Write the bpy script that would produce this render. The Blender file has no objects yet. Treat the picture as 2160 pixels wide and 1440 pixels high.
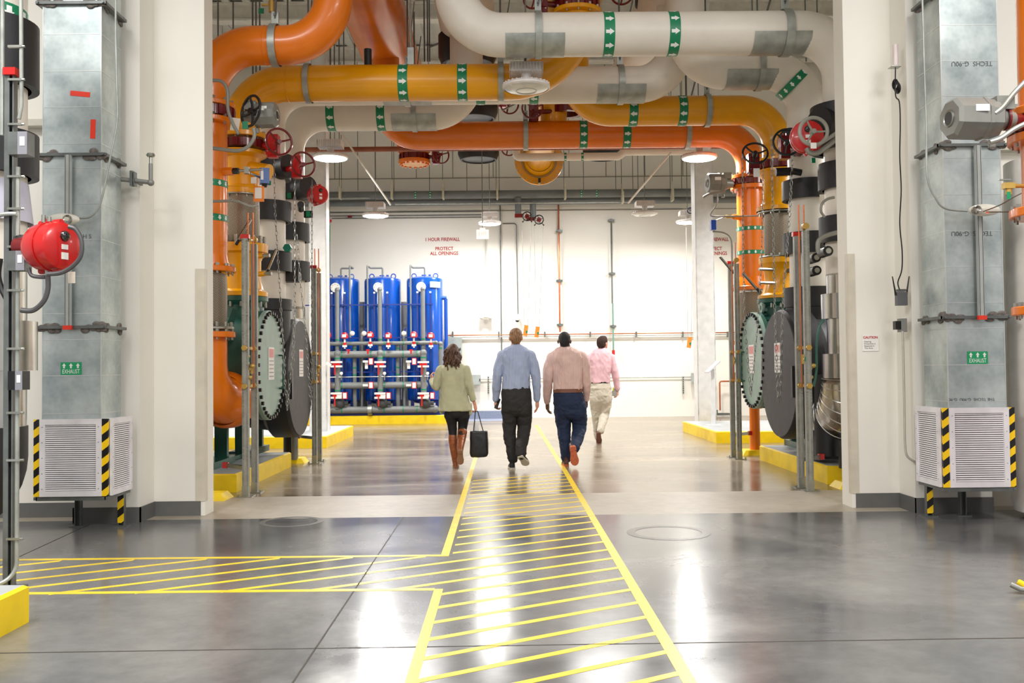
import bpy, math, random
import numpy as np
from mathutils import Vector, Matrix
random.seed(7)
V = Vector
PI = math.pi
SC = bpy.context.scene
COL = SC.collection
# ------------------------------------------------------------------ camera
EYE = V((0.0, 0.0, 1.33))
FPX = 2000.0
_Y = V((-15 / FPX, -53 / FPX, -1.0)).normalized()
_k = 15 / FPX + 0.0104 * 53 / FPX
_X = V((1.0, 0.0104, -_k)).normalized()
_X = (_X - _Y * _X.dot(_Y)).normalized()
_Z = _X.cross(_Y).normalized()
RCAM = Matrix((_X, _Y, _Z))            # camera -> world
def _dir(px, py):
    return RCAM @ V(((px - 1080) / FPX, (720 - py) / FPX, -1.0))
def P(px, py, Y):
    d = _dir(px, py)
    return EYE + d * (Y / d.y)
def PF(px, py, z=0.0):
    d = _dir(px, py)
    return EYE + d * ((z - EYE.z) / d.z)
def XZ(px, py, Y):
    p = P(px, py, Y); return p.x, p.z
def PX(px, py, X):
    d = _dir(px, py)
    return EYE + d * (X / d.x)
cd = bpy.data.cameras.new('camera')
cam = bpy.data.objects.new('camera', cd)
COL.objects.link(cam)
m4 = RCAM.to_4x4(); m4.translation = EYE
cam.matrix_world = m4
cd.sensor_width = 36.0; cd.lens = 36.0 * FPX / 2160.0
cd.clip_start = 0.05; cd.clip_end = 200
SC.camera = cam

# ------------------------------------------------------------------ materials
def lin(c):
    return tuple((x / 255 / 12.92 if x / 255 <= 0.04045 else ((x / 255 + 0.055) / 1.055) ** 2.4) for x in c) + (1.0,)
_mats = {}
def mat(name, col, rough=0.5, metal=0.0, var=0.06, scale=6.0, bump=0.0, bscale=40.0, emit=None, estr=1.0, coat=0.0, stretch=(1, 1, 1), alpha=None, trans=0.0, spec=None):
    if name in _mats: return _mats[name]
    m = bpy.data.materials.new(name); m.use_nodes = True
    nt = m.node_tree; b = nt.nodes['Principled BSDF']
    tc = nt.nodes.new('ShaderNodeTexCoord')
    mp = nt.nodes.new('ShaderNodeMapping'); mp.inputs['Scale'].default_value = stretch
    nt.links.new(tc.outputs['Object'], mp.inputs['Vector'])
    nz = nt.nodes.new('ShaderNodeTexNoise'); nz.inputs['Scale'].default_value = scale; nz.inputs['Detail'].default_value = 5
    nt.links.new(mp.outputs[0], nz.inputs['Vector'])
    rp = nt.nodes.new('ShaderNodeValToRGB')
    c = lin(col)
    rp.color_ramp.elements[0].position = 0.3; rp.color_ramp.elements[1].position = 0.7
    rp.color_ramp.elements[0].color = tuple(max(0, x * (1 - 2 * var)) for x in c[:3]) + (1,)
    rp.color_ramp.elements[1].color = tuple(min(1, x * (1 + var)) for x in c[:3]) + (1,)
    nt.links.new(nz.outputs['Fac'], rp.inputs['Fac'])
    nt.links.new(rp.outputs['Color'], b.inputs['Base Color'])
    b.inputs['Roughness'].default_value = rough
    b.inputs['Metallic'].default_value = metal
    if coat: b.inputs['Coat Weight'].default_value = coat; b.inputs['Coat Roughness'].default_value = 0.08
    if spec is not None: b.inputs['Specular IOR Level'].default_value = spec
    if emit: b.inputs['Emission Color'].default_value = lin(emit); b.inputs['Emission Strength'].default_value = estr
    if trans: b.inputs['Transmission Weight'].default_value = trans
    if bump:
        n2 = nt.nodes.new('ShaderNodeTexNoise'); n2.inputs['Scale'].default_value = bscale; n2.inputs['Detail'].default_value = 3
        nt.links.new(mp.outputs[0], n2.inputs['Vector'])
        bp = nt.nodes.new('ShaderNodeBump'); bp.inputs['Strength'].default_value = bump; bp.inputs['Distance'].default_value = 0.01
        nt.links.new(n2.outputs['Fac'], bp.inputs['Height'])
        nt.links.new(bp.outputs[0], b.inputs['Normal'])
    _mats[name] = m
    return m

# ------------------------------------------------------------------ mesh builder
def frame_of(axis):
    a = V(axis).normalized()
    t = V((0, 0, 1)) if abs(a.z) < 0.9 else V((0, 1, 0))
    u = t.cross(a).normalized(); w = a.cross(u).normalized()
    return u, w, a
def fillet(pts, rad, n=10):
    pts = [V(p) for p in pts]
    if not isinstance(rad, (list, tuple)): rad = [rad] * (len(pts) - 2)
    out = [pts[0]]
    for i in range(1, len(pts) - 1):
        a, b, c = pts[i - 1], pts[i], pts[i + 1]
        d1 = (a - b); d2 = (c - b); l1 = d1.length; l2 = d2.length
        d1.normalize(); d2.normalize()
        ang = d1.angle(d2)
        if ang > PI - 0.02: out.append(b); continue
        tl = rad[i - 1] / math.tan(ang / 2)
        tl = min(tl, l1 * 0.98 if i == 1 else l1 * 0.5 + 1e-6 if False else l1 * 0.98, l2 * 0.98)
        r = tl * math.tan(ang / 2)
        bis = (d1 + d2).normalized(); cen = b + bis * (r / math.sin(ang / 2))
        s = b + d1 * tl - cen; e = b + d2 * tl - cen
        tot = s.angle(e)
        for k in range(n + 1):
            t = k / n
            v = (s * math.sin((1 - t) * tot) + e * math.sin(t * tot)) / math.sin(tot)
            out.append(cen + v)
    out.append(pts[-1])
    return out

class M:
    def __init__(s, mt=None):
        s.v = []; s.f = []; s.mi = []; s.mats = []; s.cur = 0
        if mt: s.use(mt)
    def use(s, mt):
        if mt not in s.mats: s.mats.append(mt)
        s.cur = s.mats.index(mt); return s
    def add(s, vs, fs):
        o = len(s.v); s.v.extend([tuple(x) for x in vs])
        s.f.extend([tuple(i + o for i in f) for f in fs]); s.mi.extend([s.cur] * len(fs)); return s
    def box(s, c, size, R=None):
        c = V(c); hx, hy, hz = [x / 2 for x in size]
        vs = []
        for z in (-hz, hz):
            for (x, y) in ((-hx, -hy), (hx, -hy), (hx, hy), (-hx, hy)):
                p = V((x, y, z)); p = (R @ p if R is not None else p) + c; vs.append(p)
        return s.add(vs, [(3, 2, 1, 0), (4, 5, 6, 7), (0, 1, 5, 4), (1, 2, 6, 5), (2, 3, 7, 6), (3, 0, 4, 7)])
    def bb(s, x0, x1, y0, y1, z0, z1):
        return s.box(((x0 + x1) / 2, (y0 + y1) / 2, (z0 + z1) / 2), (abs(x1 - x0), abs(y1 - y0), abs(z1 - z0)))
    def beam(s, p0, p1, w, h=None, up=(0, 0, 1)):
        p0 = V(p0); p1 = V(p1); a = (p1 - p0); L = a.length; a.normalize(); upv = V(up)
        if abs(a.dot(upv)) > 0.95: upv = V((0, 1, 0))
        u = upv.cross(a).normalized(); w2 = a.cross(u)
        R = Matrix((u, w2, a)).transposed()
        return s.box((p0 + p1) / 2, (w, h or w, L), R)
    def cyl(s, p0, p1, r0, r1=None, n=20, caps=True):
        p0 = V(p0); p1 = V(p1); r1 = r0 if r1 is None else r1
        u, w, a = frame_of(p1 - p0); vs = []
        for p, r in ((p0, r0), (p1, r1)):
            for k in range(n):
                t = 2 * PI * k / n; vs.append(p + (u * math.cos(t) + w * math.sin(t)) * r)
        fs = [(k, (k + 1) % n, n + (k + 1) % n, n + k) for k in range(n)]
        if caps: fs += [tuple(range(n))[::-1], tuple(range(n, 2 * n))]
        return s.add(vs, fs)
    def lathe(s, o, axis, prof, n=28, a0=0.0, a1=2 * PI):
        o = V(o); u, w, a = frame_of(axis); vs = []; fs = []
        full = abs(a1 - a0 - 2 * PI) < 1e-6; cnt = n if full else n + 1
        for (r, h) in prof:
            for k in range(cnt):
                t = a0 + (a1 - a0) * k / n
                vs.append(o + a * h + (u * math.cos(t) + w * math.sin(t)) * max(r, 1e-5))
        for i in range(len(prof) - 1):
            for k in range(n):
                k2 = (k + 1) % cnt
                fs.append((i * cnt + k, i * cnt + k2, (i + 1) * cnt + k2, (i + 1) * cnt + k))
        return s.add(vs, fs)
    def tube(s, pts, r, n=10, caps=True, closed=False, sx=1.0):
        pts = [V(p) for p in pts]; m = len(pts)
        if not isinstance(r, (list, tuple)): r = [r] * m
        vs = []; fs = []; u = None
        for i, p in enumerate(pts):
            if closed: t = pts[(i + 1) % m] - pts[i - 1]
            elif i == 0: t = pts[1] - p
            elif i == m - 1: t = p - pts[i - 1]
            else: t = (pts[i + 1] - p).normalized() + (p - pts[i - 1]).normalized()
            t.normalize()
            if u is None: u, w, _ = frame_of(t)
            else:
                u = (u - t * u.dot(t)).normalized(); w = t.cross(u)
            for k in range(n):
                a = 2 * PI * k / n; vs.append(p + (u * math.cos(a) * sx + w * math.sin(a)) * r[i])
        for i in range(m if closed else m - 1):
            j = (i + 1) % m
            for k in range(n):
                fs.append((i * n + k, i * n + (k + 1) % n, j * n + (k + 1) % n, j * n + k))
        if caps and not closed: fs += [tuple(range(n))[::-1], tuple(range((m - 1) * n, m * n))]
        return s.add(vs, fs)
    def torus(s, c, axis, R, r, n=32, m=8):
        c = V(c); u, w, a = frame_of(axis)
        return s.tube([c + (u * math.cos(2 * PI * k / n) + w * math.sin(2 * PI * k / n)) * R for k in range(n)], r, m, closed=True)
    def ell(s, c, rad, R=None, n=16, m=10):
        c = V(c); vs = []; fs = []
        for i in range(m + 1):
            th = PI * i / m
            for k in range(n):
                t = 2 * PI * k / n
                p = V((rad[0] * math.sin(th) * math.cos(t), rad[1] * math.sin(th) * math.sin(t), rad[2] * math.cos(th)))
                vs.append((R @ p if R is not None else p) + c)
        for i in range(m):
            for k in range(n):
                fs.append((i * n + k, (i + 1) * n + k, (i + 1) * n + (k + 1) % n, i * n + (k + 1) % n))
        return s.add(vs, fs)
    def prism(s, poly, o, ux, uy, dv):
        o = V(o); ux = V(ux); uy = V(uy); dv = V(dv); n = len(poly)
        a = [o + ux * x + uy * y for x, y in poly]; b = [p + dv for p in a]
        return s.add(a + b, [tuple(range(n))[::-1], tuple(range(n, 2 * n))] + [(k, (k + 1) % n, n + (k + 1) % n, n + k) for k in range(n)])
    def ring(s, c, axis, ri, ro, th, n=32):
        return s.lathe(c, axis, [(ri, -th / 2), (ro, -th / 2), (ro, th / 2), (ri, th / 2), (ri, -th / 2)], n)
    def text(s, body, o, ux, uy, size, align='CENTER', extr=0.0, sx=1.0, bold=0.0):
        c = bpy.data.curves.new('t', 'FONT'); c.body = body; c.size = size; c.align_x = align; c.align_y = 'CENTER'; c.extrude = extr; c.resolution_u = 3; c.offset = bold
        ob = bpy.data.objects.new('t', c); COL.objects.link(ob)
        me = bpy.data.meshes.new_from_object(ob)
        o = V(o); ux = V(ux).normalized(); uy = V(uy).normalized(); uz = ux.cross(uy)
        s.add([o + ux * v.co.x * sx + uy * v.co.y + uz * v.co.z for v in me.vertices], [tuple(p.vertices) for p in me.polygons])
        bpy.data.objects.remove(ob); bpy.data.curves.remove(c); bpy.data.meshes.remove(me)
        return s
    def mesh(s, name, loc=V((0, 0, 0)), ang=35):
        me = bpy.data.meshes.new(name)
        lx, ly, lz = loc
        me.from_pydata([(x - lx, y - ly, z - lz) for x, y, z in s.v], [], s.f)
        for m_ in s.mats: me.materials.append(m_)
        me.polygons.foreach_set('material_index', s.mi)
        me.polygons.foreach_set('use_smooth', [True] * len(s.f))
        me.update()
        try: me.set_sharp_from_angle(angle=math.radians(ang))
        except Exception: pass
        return me
    def build(s, name, parent=None, label=None, ang=35, loc=None):
        """a part under parent (vertices given in world space), or a top-level mesh"""
        if parent is not None: loc_ = wloc(parent); o = bpy.data.objects.new(name, s.mesh(name, loc_, ang)); COL.objects.link(o); o.parent = parent
        else:
            if loc is None:
                a = np.array(s.v); loc = V(((a[:, 0].min() + a[:, 0].max()) / 2, (a[:, 1].min() + a[:, 1].max()) / 2, a[:, 2].min()))
            loc = V(loc); o = bpy.data.objects.new(name, s.mesh(name, loc, ang)); COL.objects.link(o); o.location = loc; o['_wl'] = list(loc)
        if label: o['label'] = label
        return o
def wloc(o):
    p = V((0, 0, 0))
    while o is not None: p = p + V(o.location); o = o.parent
    return p
def thing(name, label, cat, loc, group=None):
    o = bpy.data.objects.new(name, None); COL.objects.link(o); o.location = V(loc); o.empty_display_size = 0.1
    o['label'] = label; o['category'] = cat
    if group: o['group'] = group
    return o
def tag(o, label, cat, group=None, kind=None):
    o['label'] = label; o['category'] = cat
    if group: o['group'] = group
    if kind: o['kind'] = kind
    if '_wl' in o: del o['_wl']
    return o
def struct(o, label=None, cat=None):
    o['kind'] = 'structure'
    if label: o['label'] = label
    if cat: o['category'] = cat
    if '_wl' in o: del o['_wl']
    return o
def dup(root, loc, label=None, group=None, parent=None):
    r = root.copy(); COL.objects.link(r)
    if parent is not None: r.parent = parent
    else: r.location = V(loc)
    if label: r['label'] = label
    if group: r['group'] = group
    for ch in [c for c in CH(root)]:
        dup(ch, None, None, None, r)
    return r
def CH(o):
    return [c for c in bpy.data.objects if c.parent == o]

# ------------------------------------------------------------------ palette
ORANGE = mat('orange_enamel', (230, 118, 6), 0.27, 0, 0.04, 3, coat=0.15)
YELLOWP = mat('yellow_enamel', (234, 162, 2), 0.28, 0, 0.04, 3, coat=0.15)
WHITEI = mat('white_insulation_jacket', (226, 219, 207), 0.42, 0, 0.03, 4, bump=0.15, bscale=8)
BLACKI = mat('black_rubber_insulation', (27, 27, 30), 0.5, 0, 0.12, 6, bump=0.1)
GREYI = mat('charcoal_insulation_skin', (64, 62, 63), 0.6, 0, 0.1, 10, bump=0.12)
ALU = mat('aluminium_jacket', (205, 203, 198), 0.22, 1.0, 0.06, 5, bump=0.05, bscale=5)
GALV = mat('galvanized_steel', (172, 176, 170), 0.4, 0.5, 0.12, 9)
GALVD = mat('dark_galvanized_strut', (112, 116, 114), 0.42, 0.5, 0.12, 9)
STRUT = mat('painted_strut_grey', (152, 152, 144), 0.45, 0.15, 0.08, 12)
GREEN = mat('band_green', (0, 128, 84), 0.4, 0, 0.04)
BANDW = mat('band_white', (236, 240, 236), 0.4, 0, 0.02)
RED = mat('signal_red', (196, 22, 22), 0.28, 0, 0.06, coat=0.3)
DRED = mat('valve_dark_red', (112, 12, 16), 0.3, 0, 0.1, coat=0.3)
BLACK = mat('black_enamel', (20, 20, 22), 0.35, 0, 0.1)
STEEL = mat('bolt_steel', (176, 178, 170), 0.3, 0.9, 0.1)
BRASS = mat('brass', (190, 156, 80), 0.35, 0.5, 0.1)
COPPER = mat('copper_tube', (190, 110, 74), 0.3, 0.8, 0.1)
GREYC = mat('actuator_grey', (132, 132, 126), 0.35, 0.2, 0.06)
DGREEN = mat('chiller_green', (34, 84, 72), 0.35, 0, 0.08, coat=0.2)
PGREEN = mat('pale_green_plate', (138, 164, 152), 0.4, 0, 0.05)
SAFETY = mat('safety_yellow', (244, 208, 10), 0.45, 0, 0.07, 5)
PADTOP = mat('pad_grey_top', (176, 180, 182), 0.45, 0, 0.07, 5)
CREAM = mat('cream_wall_paint', (231, 227, 217), 0.6, 0, 0.015, 1.2)
WHITEW = mat('white_wall_paint', (232, 229, 220), 0.6, 0, 0.015, 1.2)
BASEB = mat('grey_vinyl_base', (98, 98, 96), 0.5, 0, 0.05)
PAPER = mat('white_label', (236, 234, 230), 0.5, 0, 0.02)
BRAID = None
def braid_mat():
    m = bpy.data.materials.new('braided_steel'); m.use_nodes = True; nt = m.node_tree; b = nt.nodes['Principled BSDF']
    tc = nt.nodes.new('ShaderNodeTexCoord')
    sp = nt.nodes.new('ShaderNodeSeparateXYZ'); nt.links.new(tc.outputs['Object'], sp.inputs[0])
    at = nt.nodes.new('ShaderNodeMath'); at.operation = 'ARCTAN2'; nt.links.new(sp.outputs['Y'], at.inputs[0]); nt.links.new(sp.outputs['X'], at.inputs[1])
    mu = nt.nodes.new('ShaderNodeMath'); mu.operation = 'MULTIPLY'; mu.inputs[1].default_value = 9.0 / PI * 2.5; nt.links.new(at.outputs[0], mu.inputs[0])
    pp = nt.nodes.new('ShaderNodeMath'); pp.operation = 'PINGPONG'; pp.inputs[1].default_value = 1.0; nt.links.new(mu.outputs[0], pp.inputs[0])
    zz = nt.nodes.new('ShaderNodeMath'); zz.operation = 'MULTIPLY_ADD'; zz.inputs[1].default_value = 62.0; nt.links.new(sp.outputs['Z'], zz.inputs[0]); nt.links.new(pp.outputs[0], zz.inputs[2])
    fr = nt.nodes.new('ShaderNodeMath'); fr.operation = 'FRACT'; nt.links.new(zz.outputs[0], fr.inputs[0])
    rp = nt.nodes.new('ShaderNodeValToRGB'); rp.color_ramp.elements[0].position = 0.3; rp.color_ramp.elements[1].position = 0.6
    rp.color_ramp.elements[0].color = lin((70, 60, 48)); rp.color_ramp.elements[1].color = lin((176, 164, 146))
    nt.links.new(fr.outputs[0], rp.inputs['Fac']); nt.links.new(rp.outputs[0], b.inputs['Base Color'])
    b.inputs['Metallic'].default_value = 0.5; b.inputs['Roughness'].default_value = 0.4
    bp = nt.nodes.new('ShaderNodeBump'); bp.inputs['Strength'].default_value = 0.5; bp.inputs['Distance'].default_value = 0.004
    nt.links.new(fr.outputs[0], bp.inputs['Height']); nt.links.new(bp.outputs[0], b.inputs['Normal'])
    return m
BRAID = braid_mat()
def hazard_mat():
    m = bpy.data.materials.new('hazard_stripe'); m.use_nodes = True; nt = m.node_tree; b = nt.nodes['Principled BSDF']
    tc = nt.nodes.new('ShaderNodeTexCoord'); sp = nt.nodes.new('ShaderNodeSeparateXYZ'); nt.links.new(tc.outputs['Object'], sp.inputs[0])
    a = nt.nodes.new('ShaderNodeMath'); a.operation = 'SUBTRACT'; nt.links.new(sp.outputs['Z'], a.inputs[0])
    h = nt.nodes.new('ShaderNodeMath'); h.operation = 'ADD'; nt.links.new(sp.outputs['X'], h.inputs[0]); nt.links.new(sp.outputs['Y'], h.inputs[1])
    h2 = nt.nodes.new('ShaderNodeMath'); h2.operation = 'MULTIPLY'; h2.inputs[1].default_value = 0.75; nt.links.new(h.outputs[0], h2.inputs[0])
    nt.links.new(h2.outputs[0], a.inputs[1])
    mu = nt.nodes.new('ShaderNodeMath'); mu.operation = 'MULTIPLY'; mu.inputs[1].default_value = 7.6; nt.links.new(a.outputs[0], mu.inputs[0])
    fr = nt.nodes.new('ShaderNodeMath'); fr.operation = 'FRACT'; nt.links.new(mu.outputs[0], fr.inputs[0])
    gt = nt.nodes.new('ShaderNodeMath'); gt.operation = 'GREATER_THAN'; gt.inputs[1].default_value = 0.5; nt.links.new(fr.outputs[0], gt.inputs[0])
    mx = nt.nodes.new('ShaderNodeMix'); mx.data_type = 'RGBA'; nt.links.new(gt.outputs[0], mx.inputs[0])
    mx.inputs[6].default_value = lin((250, 204, 10)); mx.inputs[7].default_value = lin((18, 16, 16))
    nt.links.new(mx.outputs[2], b.inputs['Base Color']); b.inputs['Roughness'].default_value = 0.4
    return m
HAZ = hazard_mat()
# ------------------------------------------------------------------ setting
WY = 8.73; WB = 8.98; FARY = 24.5; TOP = 9.6
def concrete(name, c0, c1, rough, rvar, bandscale=(1, 1, 1), scl=0.55, dark=0.0):
    m = bpy.data.materials.new(name); m.use_nodes = True; nt = m.node_tree; b = nt.nodes['Principled BSDF']; L = nt.links.new
    tc = nt.nodes.new('ShaderNodeTexCoord'); mp = nt.nodes.new('ShaderNodeMapping'); mp.inputs['Scale'].default_value = bandscale; L(tc.outputs['Object'], mp.inputs[0])
    n1 = nt.nodes.new('ShaderNodeTexNoise'); n1.inputs['Scale'].default_value = scl; n1.inputs['Detail'].default_value = 9; n1.inputs['Roughness'].default_value = 0.62; n1.inputs['Distortion'].default_value = 0.6; L(mp.outputs[0], n1.inputs[0])
    r1 = nt.nodes.new('ShaderNodeValToRGB'); r1.color_ramp.elements[0].position = 0.33; r1.color_ramp.elements[1].position = 0.68
    r1.color_ramp.elements[0].color = lin(c0); r1.color_ramp.elements[1].color = lin(c1); L(n1.outputs['Fac'], r1.inputs[0])
    n2 = nt.nodes.new('ShaderNodeTexNoise'); n2.inputs['Scale'].default_value = 7; n2.inputs['Detail'].default_value = 8; n2.inputs['Roughness'].default_value = 0.7; L(mp.outputs[0], n2.inputs[0])
    mx = nt.nodes.new('ShaderNodeMix'); mx.data_type = 'RGBA'; mx.blend_type = 'OVERLAY'; mx.inputs[0].default_value = 0.35
    L(r1.outputs[0], mx.inputs[6]); L(n2.outputs['Fac'], mx.inputs[7]); L(mx.outputs[2], b.inputs['Base Color'])
    mr = nt.nodes.new('ShaderNodeMapRange'); mr.inputs[1].default_value = 0.3; mr.inputs[2].default_value = 0.7; mr.inputs[3].default_value = rough; mr.inputs[4].default_value = rough + rvar
    L(n1.outputs['Fac'], mr.inputs[0]); L(mr.outputs[0], b.inputs['Roughness'])
    b.inputs['Specular IOR Level'].default_value = 0.5
    bp = nt.nodes.new('ShaderNodeBump'); bp.inputs['Strength'].default_value = 0.06; bp.inputs['Distance'].default_value = 0.004
    n3 = nt.nodes.new('ShaderNodeTexNoise'); n3.inputs['Scale'].default_value = 2.2; n3.inputs['Detail'].default_value = 4; L(tc.outputs['Object'], n3.inputs[0])
    L(n3.outputs['Fac'], bp.inputs['Height']); L(bp.outputs[0], b.inputs['Normal'])
    return m
FN = concrete('polished_grey_concrete', (76, 77, 80), (124, 123, 120), 0.13, 0.14)
FB = concrete('trowelled_beige_strip', (148, 138, 122), (172, 162, 146), 0.34, 0.1)
FF = concrete('polished_beige_concrete', (102, 88, 73), (156, 144, 126), 0.14, 0.14, (0.5, 1.6, 1))
m = M(FN); m.bb(-9, 9, -6, 8.5, -0.2, 0)
m.use(FB); m.bb(-9, 9, 8.5, 9.95, -0.2, 0)
m.use(FF); m.bb(-9, 9, 9.95, 25, -0.2, 0)
struct(m.build('floor', loc=(0, 0, -0.2)), 'polished concrete floor, grey in front and beige behind', 'floor')
JNT = mat('dark_joint_sealant', (62, 56, 48), 0.6)
def joint(x0, y0, x1, y1, w=0.009):
    a = V((x0, y0, 0.0)); b = V((x1, y1, 0.0)); d = (b - a).normalized(); n = V((-d.y, d.x, 0)) * w / 2
    mm = M(JNT); mm.prism([(0, 0), (0, 1), (1, 1), (1, 0)], a - n, b - a, n * 2, V((0, 0, 0.0012))); return mm
mm = joint(-0.9, -6, -0.92, 8.5); struct(mm.build('trim_1'), 'saw-cut floor joint running towards the hall', 'floor joint')
mm = joint(-9, 4.50, 9, 4.62); struct(mm.build('trim_2'), 'saw-cut floor joint crossing the striped walkway', 'floor joint')
mm = joint(-3.4, 5.5, -3.62, 8.3); struct(mm.build('trim_3'), 'short floor joint beside the left duct', 'floor joint')
mm = joint(4.55, -2, 4.7, 8.3); struct(mm.build('trim_4'), 'floor joint by the right duct', 'floor joint')
# front dividing wall, left and right of the opening
m = M(CREAM); m.bb(-9, -2.755, WY, WB, 0, TOP); m.bb(-3.79, -3.22, 8.39, WY, 0, TOP)
struct(m.build('wall_left'), 'cream dividing wall with projecting pier, left of opening', 'wall')
m = M(CREAM); m.bb(3.18, 9, WY, WB, 0, TOP); m.bb(3.62, 4.30, 8.39, WY, 0, TOP)
struct(m.build('wall_right'), 'cream dividing wall with projecting pier, right of opening', 'wall')
def basebd(pts, name, lab):
    mm = M(BASEB)
    for a, b in zip(pts[:-1], pts[1:]):
        mm.beam(V((a[0], a[1], 0.066)), V((b[0], b[1], 0.066)), 0.012, 0.13, up=(0, 0, 1)) if False else mm.bb(min(a[0], b[0]) - 0.006, max(a[0], b[0]) + 0.006, min(a[1], b[1]) - 0.006, max(a[1], b[1]) + 0.006, 0.0, 0.132)
    struct(mm.build(name), lab, 'baseboard')
basebd([(-9, WY - .007), (-3.797, WY - .007), (-3.797, 8.383), (-3.213, 8.383), (-3.213, WY - .007), (-2.80, WY - .007)], 'baseboard_left', 'grey rubber baseboard along the left dividing wall')
basebd([(3.22, WY - .007), (3.613, WY - .007), (3.613, 8.383), (4.30, 8.383)], 'baseboard_right', 'grey rubber baseboard along the right dividing wall')
GUARD = mat('corner_guard_ivory', (206, 198, 180), 0.4)
m = M(GUARD); m.bb(-2.84, -2.755, WY - .006, WY, 0.13, 2.26); m.bb(-2.755, -2.749, WY, WY + .06, 0.13, 2.26)
struct(m.build('trim_5'), 'ivory corner guard on the left side of opening', 'corner guard')
m = M(GUARD); m.bb(3.18, 3.245, WY - .006, WY, 0.13, 2.34); m.bb(3.174, 3.18, WY, WY + .06, 0.13, 2.34)
struct(m.build('trim_6'), 'ivory corner guard on the right side of opening', 'corner guard')
# side walls of hall, far wall
m = M(WHITEW); m.bb(-9, 9, FARY, FARY + .25, 0, TOP)
struct(m.build('wall_far'), 'white painted panel wall at the end of hall', 'wall')
SEAM = mat('panel_seam_grey', (150, 146, 136), 0.6)
xL = P(430, 600, FARY).x
zs1 = P(900, 376, FARY).z; zs2 = P(900, 446, FARY).z; zs3 = P(900, 475, FARY).z
m = M(SEAM); m.bb(-9, 9, FARY - .012, FARY, zs1 - .012, zs1 + .012); m.bb(-9, 9, FARY - .012, FARY, zs2 - .01, zs2 + .01)
for i, px in enumerate((622, 706, 792, 878, 955, 1040, 1108, 1200, 1278, 1360, 1440)):
    x = P(px, 340, FARY).x; m.bb(x - .01, x + .01, FARY - .012, FARY, zs1, TOP)
struct(m.build('trim_7'), 'thin joint lines between wall panels of the far wall', 'wall joints')
m = M(mat('side_wall_paint', (226, 221, 208), 0.6)); m.bb(-9.2, -9, WB, FARY, 0, TOP); struct(m.build('wall_side_left'), 'side wall behind the left chillers', 'wall')
m = M(mat('side_wall_paint', (226, 221, 208), 0.6)); m.bb(9, 9.2, WB, FARY, 0, TOP); struct(m.build('wall_side_right'), 'side wall behind the right chillers', 'wall')
CEIL = mat('ceiling_deck_grey', (212, 213, 207), 0.6, 0, 0.03)
m = M(CEIL); m.bb(-9.2, 9.2, WY, FARY + .2, TOP, TOP + .15)
for k in range(40):
    x = -9 + k * 0.46; m.bb(x, x + .16, WB, FARY, TOP - .05, TOP)
struct(m.build('ceiling'), 'grey ribbed metal deck ceiling high above pipes', 'ceiling')
BEAMW = mat('white_beam_paint', (226, 224, 216), 0.5)
for i, y in enumerate((11.0, 14.4, 17.8, 21.2, 24.2)):
    m = M(BEAMW); m.bb(-9, 9, y - .14, y + .14, TOP - .47, TOP - .43); m.bb(-9, 9, y - .02, y + .02, TOP - .43, TOP - .09); m.bb(-9, 9, y - .14, y + .14, TOP - .09, TOP - .05)
    struct(m.build('trim_%d' % (8 + i)), 'white steel roof beam across the hall, number %d from the opening' % (i + 1), 'roof beam')
# wall ledges left / right of ducts in the dividing wall, seen at mid height
for i, (xa, xb, py, sgn) in enumerate(((-9, -3.9, 258, 1), (4.35, 9, 308, 1))):
    zz = P(70 if i == 0 else 2130, py, WY).z
    m = M(mat('pale_ledge_paint', (196, 192, 178), 0.6)); m.bb(xa, xb, WY - .12, WY, zz - .06, zz)
    struct(m.build('trim_%d' % (14 + i)), 'horizontal ledge across the dividing wall beside the %s duct' % ('left' if i == 0 else 'right'), 'ledge')
# hall columns
def column(px0, px1, Y, nm, lab, zb=0.0):
    x0 = P(px0, 700, Y).x; x1 = P(px1, 700, Y).x
    m = M(mat('column_white_paint', (222, 222, 220), 0.5)); w = x1 - x0
    m.bb(x0, x1, Y, Y + .03, zb, TOP - .05); m.bb(x0, x1, Y + w - .03, Y + w, zb, TOP - .05); m.bb(x0 + w * .46, x1 - w * .46, Y + .03, Y + w - .03, zb, TOP - .05)
    m.bb(x0, x0 + .02, Y, Y + w, zb, TOP - .05); m.bb(x1 - .02, x1, Y, Y + w, zb, TOP - .05)
    return tag(m.build(nm), lab, 'column', kind='structure')
column(652, 689, 17.15, 'column_left', 'square white hall column standing on the left far pad', .2)
column(1470, 1509, 19.45, 'column_right', 'square white hall column standing behind the right far pad')
column(430, 462, 21.3, 'column_rear', 'white steel column at the far left of hall')

# ------------------------------------------------------------------ painted walkway
WLK = mat('yellow_floor_line', (248, 212, 40), 0.32, 0, 0.09, 8, spec=0.6)
xl, xr, yt, yb = -0.437, 0.735, 6.72, 5.73
m = M(WLK); H = 0.0016
def fq(a, b, c, d):
    m.prism([(0, 0), (1, 0), (1, 1), (0, 1)], (0, 0, 0), (0, 0, 0), (0, 0, 0), (0, 0, 0)) if False else m.add([V((p[0], p[1], z)) for z in (0.0002, H) for p in (a, b, c, d)], [(4, 5, 6, 7), (0, 1, 5, 4), (1, 2, 6, 5), (2, 3, 7, 6), (3, 0, 4, 7)])
H = .0019
fq((xl, 0.5), (xl + .052, 0.5), (xl + .052, yb), (xl, yb))
fq((xl - .03, yt), (xl + .028, yt), (xl + .020, 14.0), (xl - .035, 14.0))
fq((xr, 0.5), (xr + .06, 0.5), (xr + .045, 12), (xr - .015, 12))
fq((xr - .015, 12), (xr + .045, 12), (xr - .005, 21.5), (xr - .075, 21.5))
H = .0015
fq((-6.5, yb - .03 + .06), (xl, yb - .03), (xl, yb + .025), (-6.5, yb + .085))
fq((-6.5, yt + .06), (xl, yt), (xl, yt + .055), (-6.5, yt + .115))
H = .0012
sl = 0.60; hw = 0.027
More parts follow.
